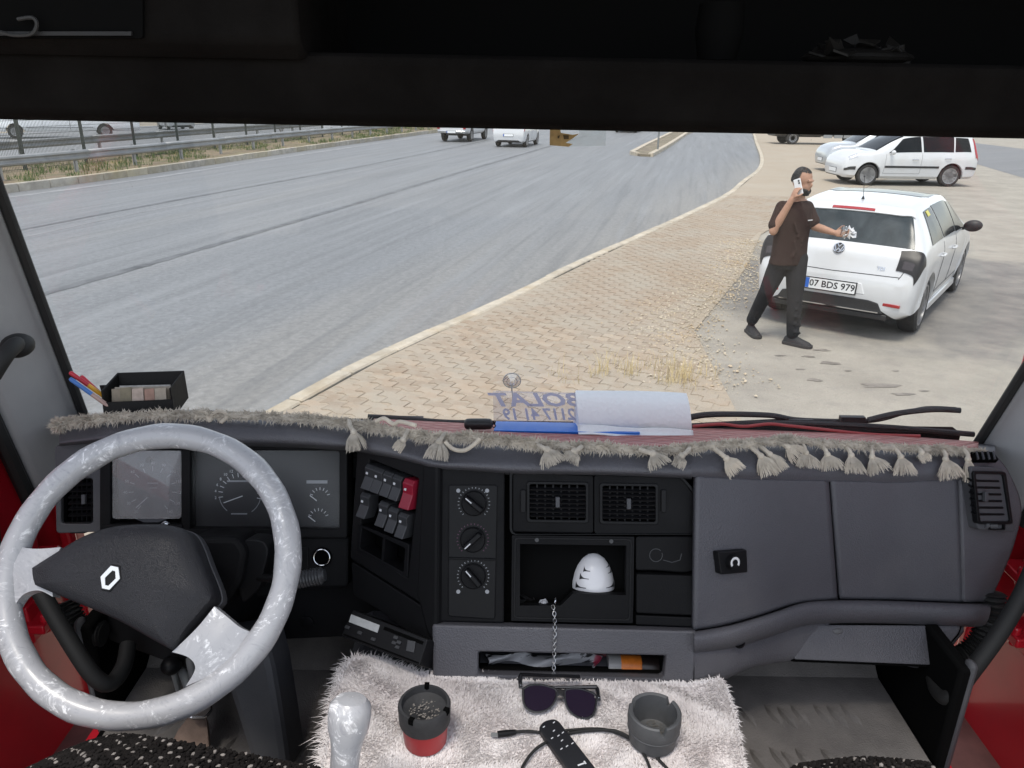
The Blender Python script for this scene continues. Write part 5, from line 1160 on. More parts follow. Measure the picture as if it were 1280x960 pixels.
# ---- planes
pF = Plane(Q(640, 480, 1.44), -FW)                               # centre fascia
pC = Plane(Q(640, 480, 1.60), -FW)                               # instrument cluster
def ventpart(pl, quad, o, nh, nv, tilt=0.0, bez=3.5, frame_m=None, wheel_=None):
    (x0, y0), (x1, y1), (x2, y2), (x3, y3) = quad; cx = sum(q[0] for q in quad) / 4; cy = sum(q[1] for q in quad) / 4
    grow = lambda e: [(x0 - e, y0 - e), (x1 + e, y1 - e), (x2 + e, y2 + e), (x3 - e, y3 + e)]
    mb = MB(); mb.frame(pl, rq(grow(bez), 4), rq(grow(0), 3), o, .014); v = add(mb, 'air_vent', frame_m or M_blk2, dash, smooth=False, bevel=.0012)
    mb = MB(); mb.plate(pl, rq(grow(1), 3), o - .030, .004); mb.frame(pl, rq(grow(2), 4), rq(grow(.2), 3), o - .012, .02); add(mb, 'vent_duct', M_void, v, smooth=False)
    L = lambda a, b, t: (a[0] + (b[0] - a[0]) * t, a[1] + (b[1] - a[1]) * t); A, B, Cc, D = quad
    for k in range(nh):
        t = (k + 1) / (nh + 1); p, q = L(A, D, t), L(B, Cc, t); a, b = pl.pt(*p, o - .007), pl.pt(*q, o - .007); d = (b - a)
        mb = MB(); M = basis(pl.n, d); M = M @ Matrix.Rotation(.5, 3, 'X'); mb.box((a + b) / 2, (d.length / 2 + .001, .0016, .005), M); add(mb, 'slat', M_blk2, v, smooth=False)
    for k in range(nv):
        t = (k + 1) / (nv + 1); p, q = L(A, B, t), L(D, Cc, t); a, b = pl.pt(*p, o - .013), pl.pt(*q, o - .013); d = (b - a)
        mb = MB(); M = basis(pl.n, d); M = M @ Matrix.Rotation(.2, 3, 'X'); mb.box((a + b) / 2, (d.length / 2 + .001, .0014, .006), M); add(mb, 'slat', M_blk2, v, smooth=False)
    mb = MB(); c = pl.pt(cx, cy, o + .001); mb.box(c, (.004, .010, .004), basis(pl.n, UP.cross(pl.n))); add(mb, 'vent_tab', M_dash2, v, bevel=.001)
    if wheel_:
        mb = MB(); mb.frame(pl, rq([(wheel_[0] - 10, wheel_[1] - 4), (wheel_[0] + 10, wheel_[1] - 4), (wheel_[0] + 10, wheel_[1] + 4), (wheel_[0] - 10, wheel_[1] + 4)], 2), rq([(wheel_[0] - 8.5, wheel_[1] - 2.8), (wheel_[0] + 8.5, wheel_[1] - 2.8), (wheel_[0] + 8.5, wheel_[1] + 2.8), (wheel_[0] - 8.5, wheel_[1] + 2.8)], 1), o + .001, .01); add(mb, 'thumbwheel_frame', M_blk2, v, smooth=False)
        mb = MB(); a = pl.pt(wheel_[0] - 7, wheel_[1], o - .006); b = pl.pt(wheel_[0] + 7, wheel_[1], o - .006); mb.tube([a.lerp(b, i / 20) for i in range(21)], [.008 if i % 2 else .0068 for i in range(21)], 14); add(mb, 'thumbwheel', M_dash2, v)
    return v
# ---- instrument section on the left
mb = MB(); mb.frame(pC, rect(134, 548, 438, 668, 4, 1), rect(147, 561, 428, 657, 5, 1), .03, .05); add(mb, 'cluster_bezel', M_blk, dash, smooth=False, bevel=.003)
mb = MB(); mb.plate(pC, rect(134, 548, 438, 668), -.01, .02); add(mb, 'cluster_back', M_matt, dash, smooth=False)
mb = MB(); mb.plate(pC, rect(233.5, 556, 244.5, 664, 0, 0), .028, .03); add(mb, 'cluster_divider', M_blk, dash, smooth=False, bevel=.002)
# side panel with the outer vent: upper slot and square vent
mb = MB(); mb.frame(pC, rq([(77, 556), (134, 548), (134, 662), (79, 664)], 5), rq([(85, 596), (124, 596), (124, 652), (85, 652)], 5), .025, .05); add(mb, 'side_vent_panel', M_dash2, dash, smooth=False, bevel=.003)
ventpart(pC, [(87, 598), (123, 597), (123, 650), (87, 651)], .022, 6, 5, wheel_=(105, 660))
mb = MB(); mb.plate(pC, rq([(110, 580), (126, 578), (126, 588), (110, 590)], 2), .0265, .004); add(mb, 'demist_slot', M_void, dash, smooth=False)
# gauges
def dial(pl, cx, cy, r, a0, a1, labels, o, parent, num=.0075, tr=1.0, rin=.80):
    mb = MB(); n = len(labels); Mx = basis(pl.n, RT); ticks = MB()
    for k, s in enumerate(labels):
        a = R(a0 + (a1 - a0) * k / (n - 1)); ca, sa = math.cos(a), -math.sin(a)
        if s: text_mb(s, num, Mx, pl.pt(cx + r * 1.14 * ca, cy + r * 1.14 * sa, o), mb=mb)
        p, q = pl.pt(cx + r * ca, cy + r * sa, o), pl.pt(cx + r * rin * ca, cy + r * rin * sa, o); d = q - p; ticks.box((p + q) / 2, (d.length / 2, .0006, .0003), basis(pl.n, d))
    if mb.v: add(mb, 'dial_numbers', M_prnt, parent, smooth=False)
    add(ticks, 'dial_ticks', M_prnt, parent, smooth=False)
def needle(pl, cx, cy, ang, r, o, parent, back=.1):
    a = R(ang); p = pl.pt(cx - r * back * math.cos(a), cy + r * back * math.sin(a), o); q = pl.pt(cx + r * math.cos(a), cy - r * math.sin(a), o); d = q - p
    mb = MB(); mb.box((p + q) / 2, (d.length / 2, .0009, .0006), basis(pl.n, d)); add(mb, 'needle', M_prnt, parent, smooth=False)
M_face = mat('grey dial face', (0.075, 0.077, 0.085), .55, var=.25, vs=20); M_face2 = mat('black dial face', (0.016, 0.016, 0.018), .5)
mb = MB(); mb.plate(pC, rect(149, 563, 232, 645, 4), .006, .01); sp_g = add(mb, 'speedometer', M_face, dash, smooth=False)
mb = MB(); mb.plate(pC, circ(191, 613, 40), .0075, .004); add(mb, 'dial_disc', mat('dial disc', (.10, .102, .11), .5), sp_g, smooth=False)
dial(pC, 191, 613, 30, 232, -52, [str(20 + 10 * i) for i in range(13)], .009, sp_g, .0085); needle(pC, 184, 622, 222, 19, .011, sp_g, 0)
mb = MB(); mb.lathe([(.006, 0), (.006, .006), (.001, .006)], 20, pC.pt(187, 575, .009), basis(pC.n)); add(mb, 'key_lock', M_void, sp_g)
for a, b, w_, y in ((176, 206, .0012, 604), (180, 202, .0009, 610)):
    p, q = pC.pt(a, y, .009), pC.pt(b, y, .009); mb = MB(); mb.box((p + q) / 2, ((q - p).length / 2 * .45, w_, .0003), basis(pC.n, q - p)); add(mb, 'dial_caption', M_prnt2, sp_g, smooth=False)
mb = MB(); mb.plate(pC, rect(148, 562, 233, 646, 5), .024, .003); add(mb, 'gauge_lens', M_glare_lens, sp_g, smooth=False)
mb = MB(); mb.plate(pC, rect(246, 562, 427, 660, 5), .004, .01); tc_g = add(mb, 'tachometer_panel', M_face2, dash, smooth=False)
dial(pC, 300, 618, 27, 188, -12, [str(2 * i) for i in range(1, 15)], .0055, tc_g, .0085); needle(pC, 303, 620, 200, 25, .0075, tc_g, 0)
for cx, cy in ((400, 622), (398, 648)): dial(pC, cx, cy, 13, 160, 20, [''] * 7, .0055, tc_g, rin=.72); needle(pC, cx - 4, cy + 4, 142, 11, .0075, tc_g, 0)
mb = MB()
for a0, a1 in ((186, 232), (-12, -56)):
    P = [pC.pt(300 + 26 * math.cos(R(a0 + (a1 - a0) * i / 10)), 618 - 26 * math.sin(R(a0 + (a1 - a0) * i / 10)), .006) for i in range(11)]; mb.tube(P, .0007, 5)
add(mb, 'scale_arc', M_prnt2, tc_g)
mb = MB(); mb.plate(pC, rect(285, 600, 312, 602), .0055, .0005); mb.plate(pC, rect(290, 641, 310, 642.5), .0055, .0005); mb.plate(pC, rect(384, 600, 410, 604), .0055, .0005); add(mb, 'warning_row', M_prnt2, tc_g, smooth=False)
mb = MB(); mb.plate(pC, rect(244, 560, 429, 662, 6), .022, .003); add(mb, 'gauge_lens', M_lens, tc_g, smooth=False)
# row of warning lamps under the speedometer
mb = MB(); mb.plate(pC, rect(136, 652, 236, 668, 2), .032, .03); wl = add(mb, 'odometer_strip', M_blk, dash, smooth=False, bevel=.002)
for k in range(7):
    mb = MB(); mb.plate(pC, rect(173 + k * 4, 654.5, 176 + k * 4, 658.5), .0332, .002); add(mb, 'odometer_digit', M_prnt2, wl, smooth=False)
# lower instrument panel, socket, stalks
mb = MB(); mb.plate(pC, rq([(134, 668), (438, 669), (437, 732), (372, 734), (330, 745), (134, 740)], 6), .015, .05); add(mb, 'lower_panel', M_blk, dash, smooth=False, bevel=.005)
sc = pC.pt(403, 696, .016); mb = MB(); mb.lathe([(.020, 0), (.020, .005), (.016, .006), (.0155, -.03), (.001, -.03)], 28, sc, basis(pC.n)); sk = add(mb, 'power_socket', M_void, dash)
mb = MB(); mb.torus(sc + pC.n * .006, .0165, .0016, basis(pC.n), 32, 8); add(mb, 'socket_ring', M_chrome, sk)
mb = MB(); mb.plate(pC, rect(376, 682, 388, 710, 2), .018, .01); add(mb, 'blank_switch', M_blk2, dash, smooth=False, bevel=.001)
kp = Plane(Q(330, 760, 1.63), (0, -.95, .3))
mb = MB(); mb.plate(kp, rq([(128, 668), (300, 690), (440, 690), (545, 770), (548, 838), (470, 800), (425, 796), (340, 800), (318, 830), (270, 850), (135, 800)], 6), 0, .04); add(mb, 'knee_panel', M_blk, dash, smooth=False, bevel=.008)
mb = MB(); mb.lathe([(.014, 0), (.014, .004), (.010, .005), (.001, .005)], 20, kp.pt(384, 778, .0), basis(kp.n)); add(mb, 'round_plug', M_blk2, dash)
# ---- angled switch panel
a_, b_, c_ = Q(447, 566, 1.535), Q(546, 586, 1.43), Q(446, 700, 1.535); pB = plane3(a_, b_, c_)
sw_out = [(447, 561), (544, 584), (545, 800), (520, 765), (455, 712), (438, 700)]
def sub(a, b, t): return (a[0] + (b[0] - a[0]) * t, a[1] + (b[1] - a[1]) * t)
mb = MB(); mb.frame(pB, rq([(446, 560), (546, 584), (528, 756), (437, 698)], 3), rq([(462, 574), (523, 598), (509, 722), (447, 684)], 3), .0, .05); add(mb, 'switch_panel', M_blk, dash, smooth=False, bevel=.004)
mb = MB(); mb.plate(pB, [(459, 571), (526, 597), (512, 725), (444, 687)], -.045, .004); add(mb, 'switch_bay', M_void, dash, smooth=False)
mb = MB(); mb.plate(pB, rq([(437, 702), (528, 760), (540, 812), (520, 800), (470, 762), (440, 745)], 5), -.004, .05); add(mb, 'switch_pod_base', M_blk, dash, smooth=False, bevel=.006)
mb = MB(); mb.plate(pB, [(528, 575), (548, 580), (546, 812), (533, 790), (520, 740)], .001, .05); add(mb, 'switch_pod_edge', M_blk, dash, smooth=False, bevel=.006)
M_redsw = mat('dark red switch', (0.25, 0.012, 0.03), .35)
vB = (pB.pt(455, 640) - pB.pt(463, 580)).normalized()
def rocker(x, y, m, h=30, w_=11):
    q = [(x - w_ / 2 + 2.2, y - h / 2 - 2), (x + w_ / 2 + 2.2, y - h / 2 + 2), (x + w_ / 2 - 2.2, y + h / 2 + 2), (x - w_ / 2 - 2.2, y + h / 2 - 2)]
    P = [pB.pt(*p) for p in q]; n = pB.n; mb = MB(); rings = []
    for t, e in ((0, .004), (.15, .010), (.5, .006), (.8, .011), (1, .015)):
        l, r_ = P[0].lerp(P[3], t), P[1].lerp(P[2], t); rings.append([l + n * (e - .03), l + n * e, r_ + n * e, r_ + n * (e - .03)])
    mb.loft(rings); s_ = add(mb, 'rocker_switch', m, dash, smooth=False, bevel=.0015)
    mb = MB(); c = P[0].lerp(P[2], .35) + n * .0102; mb.box(c, (.0025, .0022, .0004), basis(n, P[1] - P[0])); add(mb, 'switch_symbol', M_prnt, s_, smooth=False)
M_sw = mat('grey rocker plastic', (0.035, 0.036, 0.039), .4)
for x, y in ((464, 596), (475, 600), (486.5, 604.5), (498, 609)): rocker(x, y, M_sw)
rocker(512, 617, M_redsw, 36, 12.5)
for x, y in ((458, 631), (481, 642), (493, 649), (505.5, 656)): rocker(x, y, M_sw)
rl = Plane(pB.p, pB.n)
mb = MB(); mb.frame(pB, rq([(449, 655), (512, 680), (510, 722), (446, 688)], 2), rq([(453, 659.5), (507, 685), (505, 715), (450.5, 685)], 2), .002, .045); add(mb, 'open_slot_frame', M_blk2, dash, smooth=False, bevel=.001)
mb = MB(); mb.plate(pB, [(479, 671), (482, 672.5), (480, 703), (477, 701.5)], .001, .04); add(mb, 'slot_divider', M_blk2, dash, smooth=False)
# ---- tachograph box below it
a_, b_, c_ = Q(441, 763, 1.47), Q(534, 800, 1.40), Q(427, 795, 1.455); pT = plane3(a_, b_, c_)
mb = MB(); mb.plate(pT, rq([(441, 762), (535, 799), (524, 833), (426, 795)], 2), 0, .10); tg = add(mb, 'tachograph', M_blk2, dash, smooth=False, bevel=.003)
M_lcd = mat('pale lcd', (0.42, 0.43, 0.43), .3, var=.12, vs=60)
mb = MB(); mb.plate(pT, [(439.5, 768), (475, 781.5), (472, 791), (436.5, 777.5)], .0015, .004); add(mb, 'display', M_lcd, tg, smooth=False)
for q in ([(481, 783), (530, 802), (528, 806), (479, 787)], [(430, 792), (524, 828), (523.5, 830), (429.5, 794)]): mb = MB(); mb.plate(pT, q, .0008, .003); add(mb, 'paper_slot', M_void, tg, smooth=False)
for cx, cy in ((434.5, 784), (450, 791), (467, 799), (495, 797), (499, 803), (493, 803.5), (497, 809), (514, 808)):
    mb = MB(); w_, h_ = (5, 7) if cx == 514 else (2.6, 1.8); mb.plate(pT, rq([(cx - w_ + 1, cy - h_ - 1), (cx + w_ + 1, cy - h_ + 1), (cx + w_ - 1, cy + h_ + 1), (cx - w_ - 1, cy + h_ - 1)], 1), .0025, .004); add(mb, 'button', M_sw, tg, smooth=False, bevel=.0006)
# ---- centre fascia
def fplate(name, poly, m=M_blk, o=0.0, th=.02, bev=.003, pl=pF, parent=None): mb = MB(); mb.plate(pl, poly, o, th); return add(mb, name, m, parent or dash, smooth=False, bevel=bev)
def fframe(name, outer, inner, m=M_blk, o=0.0, th=.02, bev=.003, pl=pF, parent=None): mb = MB(); mb.frame(pl, outer, inner, o, th); return add(mb, name, m, parent or dash, smooth=False, bevel=bev)
fplate('fascia_backing', rq([(540, 580), (872, 592), (872, 792), (538, 786)], 8), M_matt, -.045, .01, 0)
fplate('fascia_column', rq([(545, 585), (631, 588), (630, 779), (541, 777)], 3), M_blk, 0, .04)
cp_ = fplate('climate_panel', rq([(561, 606), (622, 606), (619, 774), (560, 770)], 4), M_blk2, .003, .006, .002)
fplate('climate_ridge', [(561, 696), (619, 697.5), (619, 700), (561, 698.5)], M_blk, .007, .005, .001)
def knob(x, y, r, rot, tint=None):
    c = pF.pt(x, y, .003); M = basis(pF.n, RT); mb = MB(); mb.lathe([(r, 0), (r, .004), (r * .9, .006), (.001, .006)], 30, c, M); k_ = add(mb, 'control_dial', M_blk, dash)
    mb = MB(); M2 = M @ Matrix.Rotation(rot, 3, 'Z'); mb.box(c + pF.n * .012, (r * .85, r * .22, .009), M2); add(mb, 'knob_grip', M_blk2, k_, bevel=.003)
    mb = MB(); mb.box(c + pF.n * .0215 + M2 @ Vector((-r * .5, 0, 0)), (r * .3, r * .04, .0006), M2); add(mb, 'knob_pointer', M_prnt, k_, smooth=False)
    mb = MB()
    for i in range(22):
        a = R(-45 + 270 * i / 21); e = M @ Vector((math.cos(a), math.sin(a), 0)); mb.box(c + e * r * 1.22 + pF.n * .0005, (.0014, .0006, .0004), basis(pF.n, e))
    add(mb, 'dial_marks', tint or M_prnt2, k_, smooth=False)
knob(592.5, 629, .024, -.7); knob(591, 674.5, .024, .75, mat('blue red marks', (.12, .05, .09), .6)); knob(591.5, 720, .024, -.85)
mb = MB(); 
for x, y in ((573, 739), (609, 739), (573, 613), (609, 613)): mb.plate(pF, circ(x, y, 2.6, 10), .0035, .0008)
add(mb, 'dial_icons', M_prnt2, cp_, smooth=False)
# vents of the fascia
fframe('vent_surround', rq([(640, 590), (742, 594), (742, 667), (640, 665)], 4), rq([(661, 604), (733, 605), (733, 651), (661, 650)], 4), M_blk, 0, .03)
fframe('vent_surround', rq([(743, 594), (852, 598), (869, 622), (868, 668), (743, 667)], 4), rq([(752, 606), (805, 606.5), (820, 607), (820, 653), (752, 652)], 4), M_blk, 0, .03)
ventpart(pF, [(662, 605), (732, 606), (732, 650), (662, 649)], .004, 7, 6); ventpart(pF, [(753, 607), (819, 608), (819, 652), (753, 651)], .004, 7, 6)
for x in (654, 829): fplate('vent_slider', rect(x - 3, 612, x + 3, 640, 2), M_blk2, .006, .01, .001)
fframe('fascia_trim_ring', rq([(637, 586), (850, 592), (873, 618), (872, 668), (637, 668)], 8, 4), rq([(640, 589.5), (849, 595.5), (869, 620), (868.5, 667), (640, 667)], 8, 4), M_blk2, .004, .02, .001)
# compartment with its stepped front edge
outer = [(640, 669), (793, 671), (791, 779), (639, 776)]; hole = [(650, 680), (783, 682), (782.5, 744), (716, 742), (701, 757), (650, 757)]
o6 = [(640, 669), (793, 671), (792, 744), (791, 779), (715, 778), (639, 776)]
fframe('compartment_frame', o6, hole, M_blk, 0, .02); fframe('compartment_wall', [(649, 679), (784, 681), (784, 745), (717, 743), (702, 758), (649, 758)], [(649.6, 679.6), (783.4, 681.6), (783.2, 744.4), (716.5, 742.4), (701.6, 757.6), (649.6, 757.6)], M_matt, -.01, .15, 0)
fplate('compartment_back', [(640, 669), (800, 671), (800, 779), (640, 776)], M_void, -.15, .01, 0)
fframe('compartment_rim', rq([(643, 671.5), (790, 673.5), (788, 776), (642, 773)], 5), rq([(645, 673.5), (788, 675.5), (786, 774), (644, 771)], 5), M_blk2, .002, .004, .0006)
for x, y in ((671, 674.8), (764, 676.5)): mb = MB(); mb.lathe([(.004, 0), (.004, .002), (.001, .002)], 12, pF.pt(x, y, .001), basis(pF.n)); add(mb, 'screw_head', M_sw, dash)
fplate('blank_cover', rq([(795, 671), (869, 671), (869, 714), (857, 717), (818, 714), (795, 714)], 4), M_blk, -.004, .03); fplate('ashtray_cover', rq([(795, 717), (868, 719), (867, 769), (795, 766)], 3), M_blk, .004, .03)
fplate('lower_blank', rq([(795, 769), (867, 772), (867, 784), (795, 781)], 2), M_blk, 0, .03)
mb = MB(); mb.tube([pF.pt(820 + 8 * math.cos(R(a)), 694 + 8 * math.sin(R(a)), -.0035) for a in range(-20, 330, 14)], .0008, 5); mb.tube([pF.pt(x, y, -.0035) for x, y in ((829, 700), (840, 703), (850, 700), (852, 692))], .0008, 5); add(mb, 'embossed_line', M_sw, dash)
# ---- lower tray panel
pL = Plane(Q(640, 480, 1.425), -FW)
fframe('tray_panel', [(540, 781), (872, 789), (867, 857), (541, 851)], [(598, 815), (833, 820), (830, 848), (598, 843)], M_dash, 0, .03, .005, pL)
fframe('tray_wall', [(597, 814), (834, 819), (831, 849), (597, 844)], [(598, 815), (833, 820), (830, 848), (598, 843)], M_matt, -.02, .14, 0, pL); fplate('tray_back', [(585, 805), (845, 810), (845, 855), (585, 850)], M_void, -.15, .01, 0, pL)
# ---- passenger side: three face panels with gaps, the lip, the lower panel
LIP = [(868, 789, 1.43), (915, 781, 1.455), (965, 766, 1.50), (1005, 753, 1.545), (1050, 750, 1.58), (1120, 751, 1.60), (1200, 754, 1.61), (1238, 755, 1.63)]
def facepanel(name, cols, m=M_dash):
    rows = []
    for t in (0, .15, .45, .75, 1):
        r = []
        for xt, xb in cols:
            x = xt + (xb - xt) * t; yt = er(xt, 3) - 1; yb = interp(LIP, xb, 1) - 1.5; dt = cd(xt) - .002; db = interp(LIP, xb, 2); r.append(Q(x, yt + (yb - yt) * t, dt + (db - dt) * t - .012 * math.sin(math.pi * t)))
        rows.append(r)
    mb = MB(); mb.grid(surf(rows, 5, 6)); return add(mb, name, m, dash, solid=.012)
facepanel('centre_side_panel', [(871, 868), (905, 905), (945, 950), (990, 998), (1036, 1047)])
gb = facepanel('glovebox_lid', [(1039.5, 1050.5), (1080, 1090), (1120, 1127), (1160, 1165), (1197, 1203)])
# end panel: outline bulges to the right
mb = MB(); rows = []
for t, xr in ((0, 1246), (.12, 1262), (.35, 1277), (.6, 1268), (.8, 1254), (1, 1237)):
    r = []
    for s in (0, .3, .65, 1):
        xl = 1200.5 + 5.5 * t; x = xl + (xr - xl) * s; yt = er(min(1244, 1200 + 44 * s), 3) - 4 - 6 * s; yb = 752.5; d = 1.585 + .03 * s + .02 * t - .012 * math.sin(math.pi * t); r.append(Q(x, yt + (yb - yt) * t, d))
    rows.append(r)
mb.grid(surf(rows, 5, 5)); add(mb, 'end_panel', M_dash, dash, solid=.03)
pE = plane3(Q(1212, 590, 1.572), Q(1255, 590, 1.592), Q(1225, 660, 1.578))
mb = MB(); mb.plate(pE, rq([(1206, 582), (1248, 584), (1264, 664), (1216, 661)], 5), .013, .05); add(mb, 'vent_pocket', M_dash2, dash, smooth=False, bevel=.003)
ventpart(pE, [(1211, 591), (1245, 592), (1254, 650), (1217, 650)], .018, 6, 5, wheel_=(1237, 656.5))
pE2 = plane3(Q(1215, 568, 1.60), Q(1243, 570, 1.61), Q(1222, 578, 1.585))
mb = MB(); mb.plate(pE2, [(1212, 567), (1240, 567), (1246, 577), (1214, 577)], .006, .01); dsl = add(mb, 'demist_slot', M_void, dash, smooth=False)
for k in range(4): mb = MB(); mb.plate(pE2, [(1217 + k * 7, 567), (1218.5 + k * 7, 567), (1221 + k * 7, 577), (1219 + k * 7, 577)], .009, .004); add(mb, 'slat', M_dash2, dsl, smooth=False)
# backing behind the gaps
mb = MB(); mb.grid([[Q(x, er(min(x, 1240), 3), cd(min(x, 1240)) + .03) for x in (868, 940, 1036, 1120, 1200, 1235)], [Q(x, 752 if x > 1000 else 785, interp(LIP, x, 2) + .03) for x in (868, 940, 1046, 1127, 1203, 1232)]]); add(mb, 'panel_backing', M_void, dash, solid=.01)
# rounded lip
def liprow(f): return [Q(*f(x, y, d)) for x, y, d in LIP]
mb = MB(); mb.grid(surf([liprow(lambda x, y, d: (x, y - 9, d + .07)), liprow(lambda x, y, d: (x, y - .5, d + .012)), liprow(lambda x, y, d: (x, y + 1, d - .012)), liprow(lambda x, y, d: (x, y + 10, d - .026)), liprow(lambda x, y, d: (x - (4 if x > 1230 else 0), y + 22, d - .02)), liprow(lambda x, y, d: (x - (10 if x > 1230 else 0), y + 29, d + .01)), liprow(lambda x, y, d: (x - (10 if x > 1230 else 0), y + 28, d + .06))], 5, 4)); add(mb, 'passenger_ledge', M_dash, dash)
low = [(868, 800, 857, 1.43), (900, 798, 851, 1.455), (940, 794, 834, 1.50), (990, 780, 826, 1.565), (1050, 776, 828, 1.60), (1120, 776, 830, 1.62), (1165, 778, 832, 1.63), (1205, 780, 790, 1.64)]
mb = MB(); mb.grid(surf([[Q(x, a - 8, d + .0) for x, a, b, d in low], [Q(x, a * .6 + b * .4, d - .004) for x, a, b, d in low], [Q(x, b - 2, d) for x, a, b, d in low], [Q(x, b, d + .05) for x, a, b, d in low], [Q(x, b - 4, d + .16) for x, a, b, d in low]], 5, 4)); add(mb, 'passenger_lower_panel', M_dash, dash)
pG = plane3(Q(1000, 783, 1.585), Q(1195, 785, 1.618), Q(990, 826, 1.565))
mb = MB(); mb.plate(pG, rq([(1012, 781), (1200, 782), (1196, 792), (1163, 831), (991, 824)], 4), .004, .02); gd = add(mb, 'lower_locker_door', M_dash, dash, smooth=False, bevel=.004)
mb = MB(); mb.plate(pG, rq([(1010, 778), (1203, 779), (1199, 793), (1164, 834), (988, 827)], 4), .0005, .012); add(mb, 'locker_gap', M_void, dash, smooth=False)
mb = MB(); mb.ell(pG.pt(1047, 789, .004), (.012, .006, .003), basis(pG.n, RT)); add(mb, 'latch', M_trimg, gd)
mb = MB(); mb.lathe([(.005, 0), (.005, .003), (.001, .001)], 14, pG.pt(1166, 791, .004), basis(pG.n)); add(mb, 'lock', M_void, gd)
mb = MB(); c = Q(924, 803, 1.462); mb.lathe([(.011, -.004), (.011, .003), (.008, .004), (.006, -.004), (.001, -.004)], 20, c, basis(-FW + Vector((.15, 0, 0)))); add(mb, 'round_plug', M_blk2, dash)
# dimmer box fixed to the face
pD = plane3(Q(890, 690, 1.435), Q(925, 690, 1.462), Q(890, 715, 1.435)); 
mb = MB(); mb.plate(pD, rq([(887, 687), (923, 684), (924, 712), (891, 715)], 2), .024, .03); dm = add(mb, 'dimmer_box', M_blk2, dash, smooth=False, bevel=.003)
c = pD.pt(914.5, 702, .024); mb = MB(); mb.lathe([(.014, 0), (.0135, .010), (.001, .010)], 26, c, basis(pD.n)); add(mb, 'knob', M_blk2, dm)
mb = MB(); M = basis(pD.n, RT); mb.loft([[c + pD.n * .0106 + M @ Vector((r_ * math.cos(R(a)), r_ * math.sin(R(a)), 0)) for r_ in (.0062, .0108)] for a in range(-40, 226, 10)], False, False); add(mb, 'knob_arc', M_wht, dm, solid=.0004)
mb = MB(); mb.plate(pD, rect(899, 700, 903, 706, 1), .0247, .001); add(mb, 'symbol', M_prnt2, dm, smooth=False)

# ================================================================ STEERING WHEEL, LEVER, PEDALS
random.seed(11)
SWC = Q(187, 709, 1.262); SWN = Vector((0.024, -math.cos(R(41.5)), math.sin(R(41.5)))).normalized(); pW = Plane(SWC, SWN); WM = basis(SWN, (1, 0, 0))
sw = thing('steering_wheel', 'large steering wheel with grey marbled cover, black hub pad and diamond emblem', 'steering wheel', SWC - SWN * .1)
mb = MB(); rings = []
for i in range(97):
    a = 2 * math.pi * i / 96; e = Vector((math.cos(a), math.sin(a), 0)); r = .0215 + .0006 * math.sin(9 * a) + .0005 * math.sin(23 * a + 1)
    rings.append([SWC + WM @ (e * (.2275 + r * 1.02 * math.cos(2 * math.pi * k / 18)) + Vector((0, 0, r * math.sin(2 * math.pi * k / 18)))) for k in range(18)])
mb.loft(rings, False); add(mb, 'rim', M_pearl, sw, smooth='all')
def spoke(rows):
    mb = MB(); P = [[pW.pt(x, y, h) for x, y, h in r] for r in rows]; top = surf(P, 5, 5); bot = [[p - SWN * .024 for p in r] for r in top]
    mb.grid(top); mb.grid([r[::-1] for r in bot]); ed = lambda g: g[0] + [r[-1] for r in g[1:]] + g[-1][-2::-1] + [r[0] for r in g[-2:0:-1]]
    mb.loft([ed(top), ed(bot)], False); add(mb, 'spoke', M_pearl, sw)
spoke([[(8, 668, .006), (4, 705, .012), (14, 765, .006)], [(24, 682, .012), (22, 708, .016), (28, 744, .012)], [(44, 686, .015), (42, 710, .018), (48, 738, .015)], [(76, 684, .012), (64, 712, .014), (66, 746, .012)]])
spoke([[(318, 792, .004), (285, 832, .010), (232, 858, .004)], [(300, 784, .011), (275, 814, .015), (244, 836, .011)], [(285, 772, .014), (266, 800, .018), (236, 822, .014)], [(268, 758, .013), (246, 785, .015), (215, 815, .013)]])
# hub pad
hubo = [(47, 712), (72, 696), (112, 672), (150, 660), (196, 657), (228, 661), (244, 672), (258, 706), (272, 745), (262, 762), (240, 788), (223, 811), (210, 808), (150, 775), (62, 738), (50, 730)]
hp = [(x, y) for x, y in hubo]; cx = sum(p[0] for p in hp) / len(hp); cy = sum(p[1] for p in hp) / len(hp)
loop = [tuple(p)[:2] for p in cr([(*p, 0) for p in hp + [hp[0]]], 4)[:-1]]
sc_ = lambda f: [(cx + (x - cx) * f, cy + (y - cy) * f) for x, y in loop]
mb = MB(); rg = []
for f, h in ((.97, -.045), (1.0, -.02), (1.0, .012), (.975, .024), (.9, .031), (.7, .037), (.4, .040), (.1, .041)): rg.append([SWC + (pW.pt(x, y) - SWC) + SWN * h for x, y in sc_(f)])
def leather():
    n = NT('black grained hub pad'); v = n.vor(420, feat='DISTANCE_TO_EDGE'); n.bump(n.ramp(v, 0, .12), .5, .0012); return n.fin(n.mix(n.noise(9, 5), (.012, .012, .015), (.020, .020, .024)), .45, spec=.4)
mb.loft(rg); hub = add(mb, 'hub_pad', leather(), sw)
mb = MB(); mb.loft([[SWC + (pW.pt(x, y) - SWC) + SWN * h for x, y in sc_(f)] for f, h in ((.93, -.075), (.98, -.05), (1.012, -.045), (1.012, -.022), (.98, -.018))]); add(mb, 'hub_skirt', M_dash2, sw)
